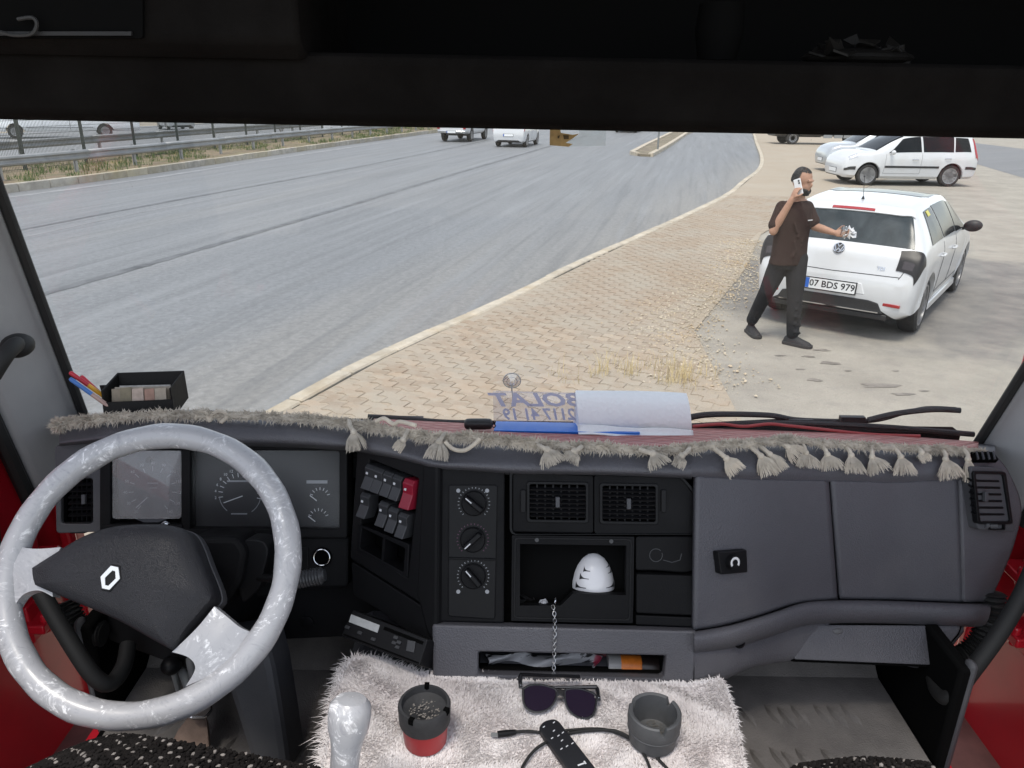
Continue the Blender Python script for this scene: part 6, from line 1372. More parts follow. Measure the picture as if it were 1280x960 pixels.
# diamond emblem
dm_o = [(154, 711), (163, 713), (165, 727), (152, 741), (143, 739), (141, 725)]; dm_i = [(155.5, 717.5), (159, 718.5), (159.5, 727), (151, 735.5), (147.3, 734.5), (147, 726)]
dm_k = [(152.7 + (x - 152.7) * 1.14, 726 + (y - 726) * 1.14) for x, y in dm_o]
mb = MB(); mb.plate(pW, dm_k, .0415, .006); emb = add(mb, 'emblem', M_blk2, sw, smooth=False, bevel=.001)
mb = MB(); mb.frame(pW, dm_o, dm_i, .044, .005); add(mb, 'diamond', mat('satin chrome', (.70, .70, .68), .22, .75), emb, smooth=False, bevel=.0008)
# column, shroud and stalks
col = thing('steering_column', 'black steering column with stalks behind the steering wheel', 'steering column', SWC - SWN * .3 - Vector((0, 0, .3)))
mb = MB(); c0, c1 = SWC - SWN * .05, SWC - SWN * .42; mb.tube([c0, c0.lerp(c1, .3), c0.lerp(c1, .5), c1], [.05, .055, .075, .085], 20); add(mb, 'column_tube', M_blk2, col)
pS = Plane(SWC - SWN * .16, -FW)
mb = MB(); mb.plate(pS, rq([(236, 672), (296, 672), (308, 690), (300, 730), (270, 770), (230, 760)], 8), 0, .10); add(mb, 'shroud', M_blk, col, smooth=False, bevel=.015, bseg=3)
mb = MB(); mb.plate(pS, rq([(300, 676), (326, 678), (332, 692), (320, 740), (298, 760), (292, 735)], 8), -.02, .06); add(mb, 'stalk_housing', M_blk2, col, smooth=False, bevel=.012, bseg=3)
mb = MB(); A = cr([Q(322, 722, 1.44), Q(350, 724, 1.42), Q(372, 726, 1.40)], 5); mb.tube(A, .008, 10); add(mb, 'stalk', M_blk2, col)
A = [Q(372 + k * 1.9, 725 - k * .35, 1.40) for k in range(19)]; mb = MB(); mb.tube(A, [(.0165 if k % 2 else .0145) if k < 17 else .011 for k in range(19)], 16); add(mb, 'stalk_grip', M_sw, col)
mb = MB(); mb.tube([Q(190, 662, 1.40), Q(206, 655, 1.45)], .004, 8); mb.ell(Q(207, 655, 1.45), (.007, .006, .006)); add(mb, 'ignition_key', M_chrome, col)
mb = MB(); pK = Plane(Q(300, 830, 1.46), (0, -.9, .35)); mb.plate(pK, [(262, 800), (330, 790), (342, 838), (352, 900), (362, 970), (318, 970), (290, 880)], 0, .12); add(mb, 'column_foot', M_dash2, col, smooth=False, bevel=.015)
# pedals and lever
M_ped = mat('worn pedal rubber', (0.07, 0.06, 0.055), .8, var=.4, vs=30, bump=.5, bs=80)
pd = thing('foot_pedal', 'worn brown accelerator pedal under the steering column', 'pedal', Q(238, 930, 1.5)); pP = plane3(Q(235, 890, 1.58), Q(262, 890, 1.58), Q(225, 945, 1.50))
mb = MB(); mb.plate(pP, rq([(238, 892), (258, 893), (263, 950), (206, 946), (222, 912)], 5), 0, .02); add(mb, 'pedal_plate', mat('brown pedal', (.20, .14, .11), .8, var=.3, vs=20, bump=.4, bs=60), pd, smooth=False, bevel=.006)  # paler brown than the other pedal rubber
mb = MB(); mb.tube([pP.pt(250, 895, -.01), Q(226, 830, 1.66), Q(220, 800, 1.70)], .011, 10); add(mb, 'pedal_arm', M_zinc, pd)
pd2 = thing('clutch_pedal', 'flat pedal with pale metal rim behind the wheel rim', 'pedal', Q(248, 885, 1.56)); pQ = plane3(Q(235, 880, 1.55), Q(262, 880, 1.55), Q(245, 893, 1.53))
mb = MB(); mb.plate(pQ, rq([(236, 868), (258, 868), (264, 886), (256, 895), (238, 896), (232, 888)], 4), 0, .012); pr_ = add(mb, 'pedal_plate', M_ped, pd2, smooth=False, bevel=.003)
mb = MB(); L_ = [pQ.pt(x, y, .002) for x, y in rq([(233, 884), (232, 890), (238, 897), (257, 896), (265, 887), (263, 880)], 3)]; mb.tube(L_, .0028, 6); add(mb, 'pedal_rim', M_chrome, pr_)
mb = MB(); mb.tube([pQ.pt(247, 872, -.01), Q(236, 812, 1.66), Q(228, 790, 1.72)], .010, 10); add(mb, 'pedal_arm', M_zinc, pd2)
kb = thing('hand_brake_lever', 'short lever with round black knob in the driver footwell', 'lever', Q(214, 850, 1.66)); mb = MB(); c = Q(214, 832, 1.62); mb.ell(c, (.022, .022, .019)); add(mb, 'knob_ball', M_blk2, kb); mb = MB(); mb.tube([c, c + Vector((0, .03, -.2))], .006, 8); add(mb, 'stem', M_zinc, kb)
gl = thing('gear_lever', 'gear lever with white marbled knob standing at the edge of the fur rug', 'gear lever', Q(430, 1010, 1.10)); t0, t1 = Q(439, 872, 1.06), Q(428, 985, 1.07); ax = (t0 - t1).normalized(); Lh = (t0 - t1).length
mb = MB(); mb.lathe([(.013, -.06), (.017, 0), (.020, Lh * .25), (.0205, Lh * .42), (.0235, Lh * .55), (.0285, Lh * .68), (.030, Lh * .82), (.0285, Lh * .92), (.021, Lh * .985), (.001, Lh)], 28, t1, basis(ax)); add(mb, 'knob', M_pearl, gl)
mb = MB(); mb.tube([t1 + ax * .01, t1 - ax * .25], .010, 10); add(mb, 'shaft', M_blk2, gl)

# ================================================================ FLOOR MATS, SEATS, RUG
def mat_rubber():
    n = NT('dusty rubber floor mat'); g = n.vor(260); c = n.mix(n.ramp(n.noise(6, 8), .3, .75), (0.12, 0.112, 0.108), (0.25, 0.23, 0.215)); n.bump(g, .4, .002); return n.fin(c, .85, spec=.3)
M_fmat = mat_rubber()
def lens_mark(mb, p, d, n, l, w_, h):
    d = (d - n * d.dot(n)).normalized(); s = n.cross(d); k = 7; rings = []
    for i in range(k + 1):
        t = -1 + 2 * i / k; ww = w_ * (1 - t * t) + .0004; hh = h * (1 - t * t); c = p + d * l * t; rings.append([c - s * ww - n * .001, c - s * ww * .5 + n * hh, c + s * ww * .5 + n * hh, c + s * ww - n * .001])
    mb.loft(rings)
def floor_mat(label, x0, x1, y0, y1, toe, marks):
    t = thing('floor_mat', label, 'floor mat', ((x0 + x1) / 2, (y0 + y1) / 2, ZF)); z = ZF + .006; mb = MB()
    mb.prism([(x0, y0, ZF - .005), (x1, y0, ZF - .005), (x1, y1, ZF - .005), (x0, y1, ZF - .005)], [(x0, y0, z), (x1, y0, z), (x1, y1, z), (x0, y1, z)]); a = R(38)
    mb.prism([(x0, y1, z), (x1, y1, z), (x1, y1 + toe * math.cos(a), z + toe * math.sin(a)), (x0, y1 + toe * math.cos(a), z + toe * math.sin(a))], [(x0, y1 + .01, z - .012), (x1, y1 + .01, z - .012), (x1, y1 + .01 + toe * math.cos(a), z - .012 + toe * math.sin(a)), (x0, y1 + .01 + toe * math.cos(a), z - .012 + toe * math.sin(a))])
    add(mb, 'mat_sheet', M_fmat, t, smooth=False)
    for x, y, ang in marks:
        mb = MB(); lens_mark(mb, Vector((x, y, z)), Vector((math.sin(ang), math.cos(ang), 0)), Vector((0, 0, 1)), .036, .011, .009); add(mb, 'tread_mark', M_fmat, t)
mk_ = []
for px, py in ((920, 893), (934, 895), (968, 895), (984, 897), (1001, 895), (1030, 895), (1047, 896), (1064, 894), (932, 950), (950, 952), (975, 950), (990, 955), (1008, 952), (1040, 952)):
    p = G(px, py, ZF + .006); mk_.append((p.x, p.y, -.35))
floor_mat('grey rubber tread floor mat in the passenger footwell', .39, .875, .95, 1.44, .40, mk_)
mk_ = [(p.x, p.y, .5) for p in [G(x, y, ZF + .006) for x, y in ((196, 900), (210, 906), (240, 940), (380, 930), (396, 936), (372, 950), (280, 935))]]
floor_mat('grey rubber tread floor mat under the pedals', -.855, -.33, .95, 1.44, .40, mk_)
def knit():
    n = NT('dark knitted seat fabric'); v = n.map(n.P, (1, 1, 1), rot=(0, 0, R(38))); x, y, z = n.xyz(v)
    w1 = n.math('SINE', n.math('MULTIPLY', x, 420)); w2 = n.math('SINE', n.math('MULTIPLY', y, 420)); h = n.math('MULTIPLY', w1, w2); band = n.ramp(n.math('SINE', n.math('MULTIPLY', x, 85)), .80, .92); dots = n.ramp(h, .1, .6)
    c = n.mix(n.ramp(h, -.6, .8), (.006, .0055, .0055), (.038, .034, .033)); c = n.mix(n.math('MULTIPLY', band, dots), c, (.42, .40, .38)); c = n.mix(n.math('MULTIPLY', n.ramp(n.noise(18, 3), .5, .6), .35), c, (.07, .055, .05)); n.bump(h, .9, .004); return n.fin(c, .95, spec=.1)
M_knit = knit(); M_yk = mat('black brown yarn', (.012, .0105, .010), .95, var=.6, vs=40, spec=.1); M_yarn3 = mat('pale fleck yarn', (.22, .20, .185), .95, var=.4, vs=60, spec=.1)
def cushion(label, P, z0):
    t = thing('seat_cushion', label, 'seat', (P[0][0][0], P[0][0][1], z0)); top = surf([[Vector(p) for p in r] for r in P], 6, 6); bot = [[Vector((p.x, p.y - .02, z0)) for p in r] for r in top]
    mb = MB(); mb.grid(top); ed = lambda g: g[0] + [r[-1] for r in g[1:]] + g[-1][-2::-1] + [r[0] for r in g[-2:0:-1]]; mb.loft([ed(top), ed(bot)], False); add(mb, 'cushion_cover', M_knit, t)
    random.seed(3); hb = MB()
    wb_ = MB(); nr, nc = len(top), len(top[0]); step = .0085; drs = [(top[-1][-1] - top[-1][0]).normalized()]
    W_r = max((a_ - b_).length for a_, b_ in zip(top[-1], top[-1][1:])) * (nc - 1); L_c = sum((top[i + 1][0] - top[i][0]).length for i in range(nr - 1)); ku, kv = int(W_r / step), int(L_c / step * 1.1)
    for a_ in range(kv):                                         # chunky yarn knots, every few diagonal rows pale
        for b_ in range(ku):
            u_ = (b_ + random.uniform(.2, .8)) / ku * (nc - 1.001); v_ = (a_ + random.uniform(.2, .8)) / kv * (nr - 1.001); i, j = int(v_), int(u_); p = top[i][j].lerp(top[i][j + 1], u_ - j).lerp(top[i + 1][j].lerp(top[i + 1][j + 1], u_ - j), v_ - i)
            if (p - O).dot(FW) < .93: continue
            pale = (a_ + b_) % 9 == 0 and random.random() < .6; (wb_ if pale else hb).ell(p + Vector((0, 0, .001)), (.0046, .0032, .0036), Matrix.Rotation(.8 + random.gauss(0, .3), 3, 'Z') @ Matrix.Rotation(random.gauss(0, .4), 3, 'Y'), 6, 3)
    add(hb, 'yarn_knots', M_yk, t, kind='stuff'); add(wb_, 'pale_flecks', M_yarn3, t, kind='stuff')
    mb = MB(); b = bot; mb.box(((b[0][0].x + b[0][-1].x) / 2, (b[0][0].y + b[-1][0].y) / 2 - .02, (z0 + ZF) / 2), (abs(b[0][-1].x - b[0][0].x) * .36, .06, (z0 - ZF) / 2 + .01)); add(mb, 'seat_base', M_blk2, t, smooth=False)
def sq(px, py, d): return Q(px, py, d)
cushion('dark knitted driver seat cushion with pale flecks below the steering wheel', [[sq(-40, 1060, .93), sq(130, 1060, .93), sq(260, 1060, .93), sq(420, 1060, .93)], [sq(0, 985, .97), sq(130, 965, .97), sq(260, 985, .97), sq(420, 1000, .97)], [sq(30, 965, 1.02), sq(125, 934, 1.02), sq(245, 954, 1.02), sq(400, 970, 1.02)], [sq(40, 960, 1.06), sq(125, 924, 1.06), sq(200, 924, 1.06), sq(400, 962, 1.06)]], 1.34)
cushion('dark knitted passenger seat edge beside the passenger floor mat', [[sq(960, 1080, .93), sq(1080, 1080, .93), sq(1200, 1080, .93)], [sq(965, 1010, .97), sq(1080, 1000, .97), sq(1195, 1010, .97)], [sq(985, 965, 1.02), sq(1075, 954, 1.02), sq(1170, 962, 1.02)], [sq(1000, 957, 1.06), sq(1075, 949, 1.06), sq(1150, 954, 1.06)]], 1.34)
# fur rug on the tunnel
ZG = 1.332
rug = thing('fur_rug', 'white fluffy rug covering the engine tunnel below the centre console', 'rug', (.05, 1.0, ZG))
rp_ = [(440, 826), (470, 826), (500, 838), (540, 851), (620, 855), (866, 858), (900, 851), (912, 880), (922, 930), (930, 975), (940, 1040), (395, 1040), (402, 975), (412, 930), (420, 880), (428, 845)]
pR = Plane((0, 0, ZG + .006), (0, 0, 1)); rw = [tuple(pR.pt(*p)[:2]) for p in rp_]
M_rug = mat('white fur', (0.80, 0.76, 0.75), .95, var=.12, vs=14, spec=.1, dirt=(0.55, 0.48, 0.47), ds=6, da=.55)
mb = MB(); mb.prism([(x, y, ZG - .004) for x, y in rw], [(x, y, ZG + .006) for x, y in rw]); add(mb, 'rug_base', M_rug, rug, smooth=False)
random.seed(21); fur = MB(); bx = (min(p[0] for p in rw), max(p[0] for p in rw), min(p[1] for p in rw), max(p[1] for p in rw)); cnt = 0
while cnt < 95000:
    x, y = random.uniform(bx[0] - .01, bx[1] + .01), random.uniform(bx[2], bx[3] + .01)
    if not inpoly(x, y, rw): continue
    cnt += 1; swl = math.sin(x * 31 + 2 * math.sin(y * 23)) + math.sin(y * 37 + x * 19); a = swl * 1.3 + random.gauss(0, .6); h = random.uniform(.004, .0085) * (1 + .22 * swl); l = h * random.uniform(.5, 1.0)
    p = Vector((x, y, ZG + .004)); q = p + Vector((math.cos(a) * l * .4, math.sin(a) * l * .4, h * .7)); e = p + Vector((math.cos(a) * l, math.sin(a) * l, h)); s = Vector((math.sin(a), -math.cos(a), 0)) * .0008
    i = [fur.V(v) for v in (p - s, p + s, q + s, q - s, e)]; fur.F((i[0], i[1], i[2], i[3])); fur.F((i[3], i[2], i[4]))
for (ax_, ay_), (bx_, by_) in zip(rw, rw[1:] + rw[:1]):         # longer fringe at the edges
    A, B = Vector((ax_, ay_, 0)), Vector((bx_, by_, 0)); nrm = Vector(((B - A).y, -(B - A).x, 0)).normalized()
    if nrm.dot(Vector((.05, 1.0, 0)) - (A + B) / 2) > 0: nrm = -nrm
    if (A + B).y / 2 < .75: continue
    lng = .65 if A.x > -.1 else 1.25
    for k in range(int((B - A).length / .00045)):
        p = A.lerp(B, random.random()) + Vector((0, 0, ZG + .004)); d = (nrm + Vector((random.gauss(0, .45), random.gauss(0, .45), 0))); l = random.uniform(.008, .018) * lng; q = p + d * l * .5 + Vector((0, 0, .007)); e = p + d * l + Vector((0, 0, random.uniform(-.004, .007))); s = Vector((d.y, -d.x, 0)).normalized() * .0009
        i = [fur.V(v) for v in (p - s, p + s, q + s, q - s, e)]; fur.F((i[0], i[1], i[2], i[3])); fur.F((i[3], i[2], i[4]))
add(fur, 'fur_pile', M_rug, rug, smooth=False, kind='stuff')

# ================================================================ FRINGE WITH TASSELS ALONG THE DASH EDGE
M_yarn = mat('grey beige yarn', (0.49, 0.44, 0.37), .95, var=.3, vs=40, spec=.1)
M_yarn2 = mat('pale yarn', (0.58, 0.515, 0.425), .95, var=.22, vs=30, spec=.1)
fr = thing('tasselled_fringe', 'fluffy grey-beige tasselled fringe along the dashboard edge', 'fringe', Q(640, 560, 1.46))
FL = [(70, 531), (85, 526), (110, 524), (160, 519), (220, 517), (300, 518), (380, 522), (430, 527), (470, 533), (510, 540), (545, 546), (580, 545), (620, 548), (650, 551), (700, 556), (750, 557), (800, 561), (850, 560), (880, 556), (930, 553), (970, 549), (990, 548), (1040, 553), (1100, 557), (1160, 560), (1200, 562), (1228, 565)]
rope = cr([(x, y, 0) for x, y in FL], 10); mbr = MB(); PR3 = []
for k, p in enumerate(rope): PR3.append(Q(p.x, p.y + 2, cd(p.x) + .014))
mbr.tube(PR3, [.0065 + .0015 * math.sin(k * .9) for k in range(len(PR3))], 8); add(mbr, 'braid', M_yarn, fr)
random.seed(31); fz = MB()
for k in range(24000):
    t = random.random() * (len(PR3) - 1); i = int(t); p = PR3[i].lerp(PR3[i + 1], t - i); x = rope[i].x; clump = .6 + .4 * math.sin(i * .55) * math.sin(i * .21 + 1); fluff = (.72 if x < 480 else .6) * (1.15 if 520 < x < 760 else 1)
    d = Vector((random.gauss(0, 1), random.gauss(0, .8), random.gauss(.25, .9))).normalized(); l = random.uniform(.010, .028) * fluff * (.75 + .5 * clump); q = p + d * l * .55 + Vector((0, 0, .001)); e = p + d * l + Vector((random.gauss(0, .003), random.gauss(0, .003), -.002)); s = d.cross(FW).normalized() * .0009
    i_ = [fz.V(v) for v in (p - s, p + s, q + s, q - s, e)]; fz.F((i_[0], i_[1], i_[2], i_[3])); fz.F((i_[3], i_[2], i_[4]))
add(fz, 'fluff', M_yarn, fr, smooth=False, kind='stuff')
TS = [(436, 526, 442, 540, 446, 562, 1), (510, 538, 504, 550, 496, 562, .45), (556, 542, 549, 552, 545, 573, 1.1), (672, 556, 684, 562, 692, 580, 1.2), (727, 558, 718, 564, 713, 577, .8), (800, 562, 816, 567, 826, 582, 1.1), (862, 560, 852, 570, 847, 583, .6), (893, 561, 908, 573, 921, 590, .9), (937, 558, 951, 570, 962, 592, 1.0), (948, 557, 962, 568, 976, 588, .8), (972, 553, 984, 558, 998, 571, 1.0), (1000, 551, 1007, 566, 1010, 584, 1.25), (1026, 556, 1034, 568, 1040, 587, 1.25), (1055, 556, 1064, 569, 1069, 591, 1.1), (1086, 557, 1090, 571, 1100, 590, 1.2), (1115, 558, 1126, 571, 1132, 593, 1.2), (1147, 560, 1152, 566, 1157, 576, .6), (1178, 562, 1182, 574, 1190, 597, 1.35), (1205, 562, 1210, 574, 1212, 601, .6)]
for x0, y0, x1, y1, x2, y2, wf in TS:
    dn = lambda x, y: cd(min(x, 1240)) - .030 + (max(0, er(x, 3) - 14 - y) / 40) * .05
    a, b, c = Q(x0, y0, dn(x0, y0) + .01), Q(x1, y1, dn(x1, y1)), Q(x2, y2, dn(x2, y2) + .004); m_ = M_yarn2 if x0 > 880 else M_yarn
    mb = MB(); mb.tube(cr([a, a.lerp(b, .5) - FW * .006, b], 5), [.0042 + .0006 * (i % 2) for i in range(11)], 7); mb.ell(b, (.0065, .0065, .0065)); ts = add(mb, 'tassel', m_, fr)
    br = MB(); d = (c - b); L_ = d.length; d.normalize(); s1 = d.cross(FW).normalized()
    for k in range(150):
        u = random.uniform(-1, 1); e = c + s1 * u * .021 * wf + d * random.uniform(-.012, .004) - FW * random.uniform(-.004, .008); p = b + s1 * u * .004; q = p.lerp(e, .5) - FW * random.uniform(0, .006) + s1 * u * .003; w_ = s1 * .0006
        i_ = [br.V(v) for v in (p - w_, p + w_, q + w_, q - w_, e + w_ * .6, e - w_ * .6)]; br.F((i_[0], i_[1], i_[2], i_[3])); br.F((i_[3], i_[2], i_[4], i_[5]))
    add(br, 'tassel_threads', m_, ts, smooth=False)
mb = MB(); mb.tube(cr([Q(x, y, cd(x) + .01) for x, y in ((244, 524), (250, 515), (258, 516), (262, 526), (266, 518), (276, 514), (284, 520), (276, 528))], 6), .0042, 8); add(mb, 'knotted_cord', M_yarn2, fr)
mb = MB(); mb.tube(cr([Q(x, y, cd(x) - .004) for x, y in ((556, 552), (566, 561), (580, 563), (592, 556), (600, 548))], 6), .004, 8); add(mb, 'knotted_cord', M_yarn2, fr)
mb = MB(); mb.tube(cr([Q(x, y, cd(x) - .002) for x, y in ((470, 527), (480, 523), (492, 530), (500, 527), (520, 532))], 6), .004, 8); add(mb, 'knotted_cord', M_yarn2, fr)

# ================================================================ LOOSE THINGS
random.seed(41)
def D_(x, y): return topd(x, y)
# phone-number sign on a blue stand
pS2 = plane3(Q(620, 527, D_(640, 541) - .005), Q(720, 529, D_(640, 541) - .005), Q(620, 489, D_(640, 541) - .012)); sb = Q(668, 538, D_(668, 541))
sg_ = thing('phone_number_sign', 'clear acrylic sign with mirrored BOLAT lettering on a blue foot', 'sign', sb)
M_acr = glass('clear acrylic', (.90, .90, .93), .04, 1.0, lambda n: n.ramp(n.noise(20, 2), 0, 1, .04, .07))
mb = MB(); mb.plate(pS2, [(616, 489), (860, 496), (860, 531), (617, 527)], 0, .003); add(mb, 'acrylic_sheet', M_acr, sg_, smooth=False)
M_lav = mat('lavender lettering', (0.42, 0.42, 0.52), .6); Mx = basis(pS2.n, RT); 
add(text_mb('BOLAT', .042, Mx, pS2.pt(675, 500.5, .001), .03, .35, True, 1.55), 'name_lettering', M_lav, sg_, smooth=False)
add(text_mb('2117 41 19', .036, Mx, pS2.pt(675, 518.5, .001), .025, .2, True, 1.0), 'number_lettering', M_lav, sg_, smooth=False)
M_blue = mat('blue plastic', (0.015, 0.16, 0.62), .35)
d0, d1 = D_(668, 541) + .0, D_(668, 541) - .06
mb = MB(); up_ = [Q(620, 526, d0), Q(800, 530, d0), Q(800, 541.5, d1), Q(617, 538, d1)]; mb.prism(up_, [p + Vector((0, 0.004, -.012)) for p in up_]); add(mb, 'blue_foot', M_blue, sg_, smooth=False, bevel=.0015)
mb = MB(); mb.tube([pS2.pt(600 + 20, 489, -.001), pS2.pt(858, 496, -.001)], .0022, 8); add(mb, 'sheet_edge', M_acr, sg_)
sc0 = wsp.pt(640, 476, -.010); su = thing('suction_hook', 'clear suction cup hook on the windshield above the sign', 'hook', sc0); nW = Vector((0, -1, -.25)).normalized()
M_clr = glass('clear suction rubber', (.88, .88, .86), .10, 1.6, lambda n: n.ramp(n.noise(30, 2), 0, 1, .05, .10))
mb = MB(); mb.lathe([(.021, -.004), (.0205, -.001), (.014, .003), (.006, .008), (.006, .013), (.001, .014)], 32, sc0, basis(nW)); add(mb, 'suction_cup', M_clr, su)
mb = MB(); mb.torus(sc0, .0205, .0009, basis(nW), 36, 6); mb.torus(sc0 + nW * .003, .012, .0007, basis(nW), 30, 6); add(mb, 'cup_ring', mat('grey rubber', (.3, .3, .29), .4), su)
mb = MB(); hk = sc0 + nW * .014; mb.tube(cr([hk, hk + Vector((.0, -.004, -.012)), hk + Vector((.002, -.002, -.028)), hk + Vector((.003, -.010, -.034)), hk + Vector((.002, -.014, -.028))], 6), .0014, 8); add(mb, 'hook', M_zinc, su)
# paper towel roll
dp = D_(790, 541) - .055
pt_ = thing('paper_towel', 'white folded paper towel stack lying on the blue foot and red mat', 'paper towel', Q(790, 541, dp))
def paper():
    n = NT('embossed tissue'); f = n.noise(16, 6, dist=1.2); q = n.vor(95); n.bump(n.math('ADD', f, n.math('MULTIPLY', q, .5)), .45, .006); return n.fin((0.86, 0.87, 0.88), .9, spec=.2)
M_pap = paper(); A = Q(720, 513, dp + .01); B = Q(858, 517, dp + .01); ax = (B - A); upv = UP; fwv = FW; rings = []
for k in range(13):
    t = k / 12; c = A + ax * t; hh = .0475 * (1 if t < .97 else .985); prof = []
    for i in range(36):
        a = 2 * math.pi * i / 36; ca, sa = math.cos(a), math.sin(a); x_ = math.copysign(abs(ca) ** .85, ca) * .042; y_ = math.copysign(abs(sa) ** .72, sa) * hh + .0015 * math.sin(3 * a + t * 5)
        prof.append(c + fwv * x_ + upv * y_ + ax.normalized() * (.004 * math.sin(a * 2) if k in (0, 12) else 0))
    rings.append(prof)
mb = MB(); mb.loft(rings); add(mb, 'rolled_sheets', M_pap, pt_, smooth=True)
mb = MB(); rows = []
for v_, (dz, df) in enumerate(((-.030, -.044), (-.041, -.047), (-.047, -.056), (-.0495, -.068))):
    rows.append([A + ax * (t / 8 * 1.02) + upv * (dz - .004 * t / 8 + .0015 * math.sin(t * 1.3)) + fwv * df for t in range(9)])
mb.grid(surf(rows, 3, 3)); add(mb, 'loose_sheet', M_pap, pt_, solid=.0012)
# earphone case
c = Q(598, 530, D_(598, 540) - .03); ec_ = thing('earphone_case', 'small rounded black case lying between the fringe and the sign', 'case', c - Vector((0, 0, .015)))
mb = MB(); rr = []
for t, s in ((-1, .5), (-.93, .8), (-.8, .95), (-.5, 1), (.5, 1), (.8, .95), (.93, .8), (1, .5)): rr.append([c + RT * .031 * t + UP * (.0125 * s * math.sin(a)) + FW * (.0165 * s * math.cos(a)) for a in [i * math.pi / 10 for i in range(20)]])
mb.loft(rr); add(mb, 'case_shell', mat('black silicone', (.012, .012, .013), .5), ec_); mb = MB(); mb.torus(c + RT * .034 - UP * .004, .0035, .0012, basis(FW), 16, 6); add(mb, 'ring', M_blk2, ec_)
# card box with pens
dB = D_(170, 523) - .005; pX = Plane(Q(172, 498, dB), (0.12, -.93, .3))
bxo = thing('card_box', 'open black leather box stuffed with paper slips beside the windshield pillar', 'box', Q(172, 520, dB))
M_lea = mat('black leather', (.006, .0055, .005), .55, bump=.4, bs=200, spec=.2)
mb = MB(); fr_ = [(126, 488), (213, 485), (219, 521), (130, 522)]; F3 = [pX.pt(*p) for p in fr_]; bk = [p + Vector((0, .07, .012)) for p in F3]
for i in range(4):
    j = (i + 1) % 4
    if i == 0: continue
    mb.prism([F3[i], F3[j], bk[j], bk[i]], [p + (pX.pt(172, 503) + Vector((0, .035, 0)) - p).normalized() * .004 for p in (F3[i], F3[j], bk[j], bk[i])])
mb.prism(bk, [p + Vector((0, .004, 0)) for p in bk]); lo = [(128, 503), (216, 499), (219, 521), (130, 522)]; mb.plate(pX, lo, .001, .004); lid = [pX.pt(x, y, -.065) for x, y in ((124, 482), (211, 479), (217, 484), (219, 492), (127, 492))]; mb.prism(lid, [p + Vector((0, .004, 0)) for p in lid]); add(mb, 'box_shell', M_lea, bxo, smooth=False, bevel=.0012)
for k, (xa, xb, yt, m_, o_) in enumerate(((136, 210, 488, (.42, .37, .30), -.03), (134, 207, 490, (.30, .25, .19), -.022), (140, 205, 486.5, (.5, .48, .45), -.04), (146, 160, 489, (.22, .19, .13), -.016), (162, 176, 489.5, (.45, .36, .30), -.012), (178, 190, 490, (.36, .22, .17), -.011), (191, 205, 489, (.40, .34, .27), -.010))):
    mb = MB(); mb.plate(pX, [(xa, yt - 3), (xb, yt - 4.5), (xb + 2, 515), (xa + 1, 516)], o_, .0012); add(mb, 'paper_slip', mat('paper slip', m_, .8, var=.2, vs=60), bxo, smooth=False)
def pen(label, pts, cols, r=.0045):
    P = [Q(x, y, dB + e) for x, y, e in pts]; t = thing('pen', label, 'pen', P[-1]); n_ = len(cols)
    for k in range(n_):
        a, b = P[0].lerp(P[-1], k / n_), P[0].lerp(P[-1], (k + 1) / n_ + .002); mb = MB(); s0 = .7 if k == 0 else 1; mb.tube([a, a.lerp(b, .15), b], [r * s0, r, r * (1 if k < n_ - 1 else .7)], 10); add(mb, 'cap' if k == 0 else 'barrel', cols[k], t)
    return t
Mr = mat('red pen plastic', (.5, .02, .04), .3); My = mat('yellow pen plastic', (.75, .38, .02), .35); Mb = mat('blue pen plastic', (.05, .16, .45), .35); Mg = mat('clear pen barrel', (.42, .28, .24), .25)
pen('red and yellow ballpoint pen leaning out of the card box', [(87, 465, -.02), (132, 497, .02)], [Mr, Mr, My, My]); pen('blue capped ballpoint pen leaning out of the card box', [(87, 473, -.03), (142, 512, .0)], [Mb, Mb, Mg, Mg]); pen('second red pen leaning behind the yellow pen', [(101, 470, -.005), (134, 500, .03)], [Mr, Mr, My])
# ornament in the compartment
oc = pF.pt(741, 741.5, -.055); on = thing('egg_ornament', 'white egg-shaped ornament with black stripe marks in the open compartment', 'ornament', oc); u = UP; H_ = .083; W_ = .0425
prof = [(.001, 0), (.80, .0), (.93, .04), (1.0, .16), (.985, .32), (.90, .52), (.76, .70), (.55, .86), (.32, .955), (.12, .995), (.001, 1.0)]
mb = MB(); MO = basis(u, RT); mb.lathe([(r_ * W_, h_ * H_) for r_, h_ in prof], 40, oc, MO); add(mb, 'shell', mat('glossy white plastic', (.70, .69, .70), .25, coat=.5), on)
def osurf(az, h):
    rr = 0
    for (r0, h0), (r1, h1) in zip(prof[2:], prof[3:]):
        if h0 <= h <= h1: rr = r0 + (r1 - r0) * (h - h0) / (h1 - h0)
    return oc + MO @ Vector((rr * W_ * 1.012 * math.sin(az), -rr * W_ * 1.012 * math.cos(az), h * H_)) if False else oc + (RT * math.sin(az) - FW * math.cos(az)) * rr * W_ * 1.015 + u * h * H_
M_mark = mat('black marks', (.008, .008, .009), .4)
for az0, az1, h0, w0 in ((-1.0, -.42, .24, .075), (-.8, -.3, .45, .07), (-.65, -.25, .62, .055), (.55, 1.15, .24, .075), (.8, 1.2, .55, .03), (.8, 1.2, .68, .025)):
    L_ = []; n_ = 8; flip = az0 > .2
    for i in range(n_ + 1):
        t = i / n_; az = az0 + (az1 - az0) * t; tt = t if flip else 1 - t; wd = w0 * tt ** 4 + .009; cv = .03 * tt ** 3
        L_.append([osurf(az, min(.99, h0 + cv + wd)), osurf(az, h0 + cv * .2 - wd * .5)])
    mb = MB(); mb.grid(L_); add(mb, 'stripe_mark', M_mark, on, solid=.0006)
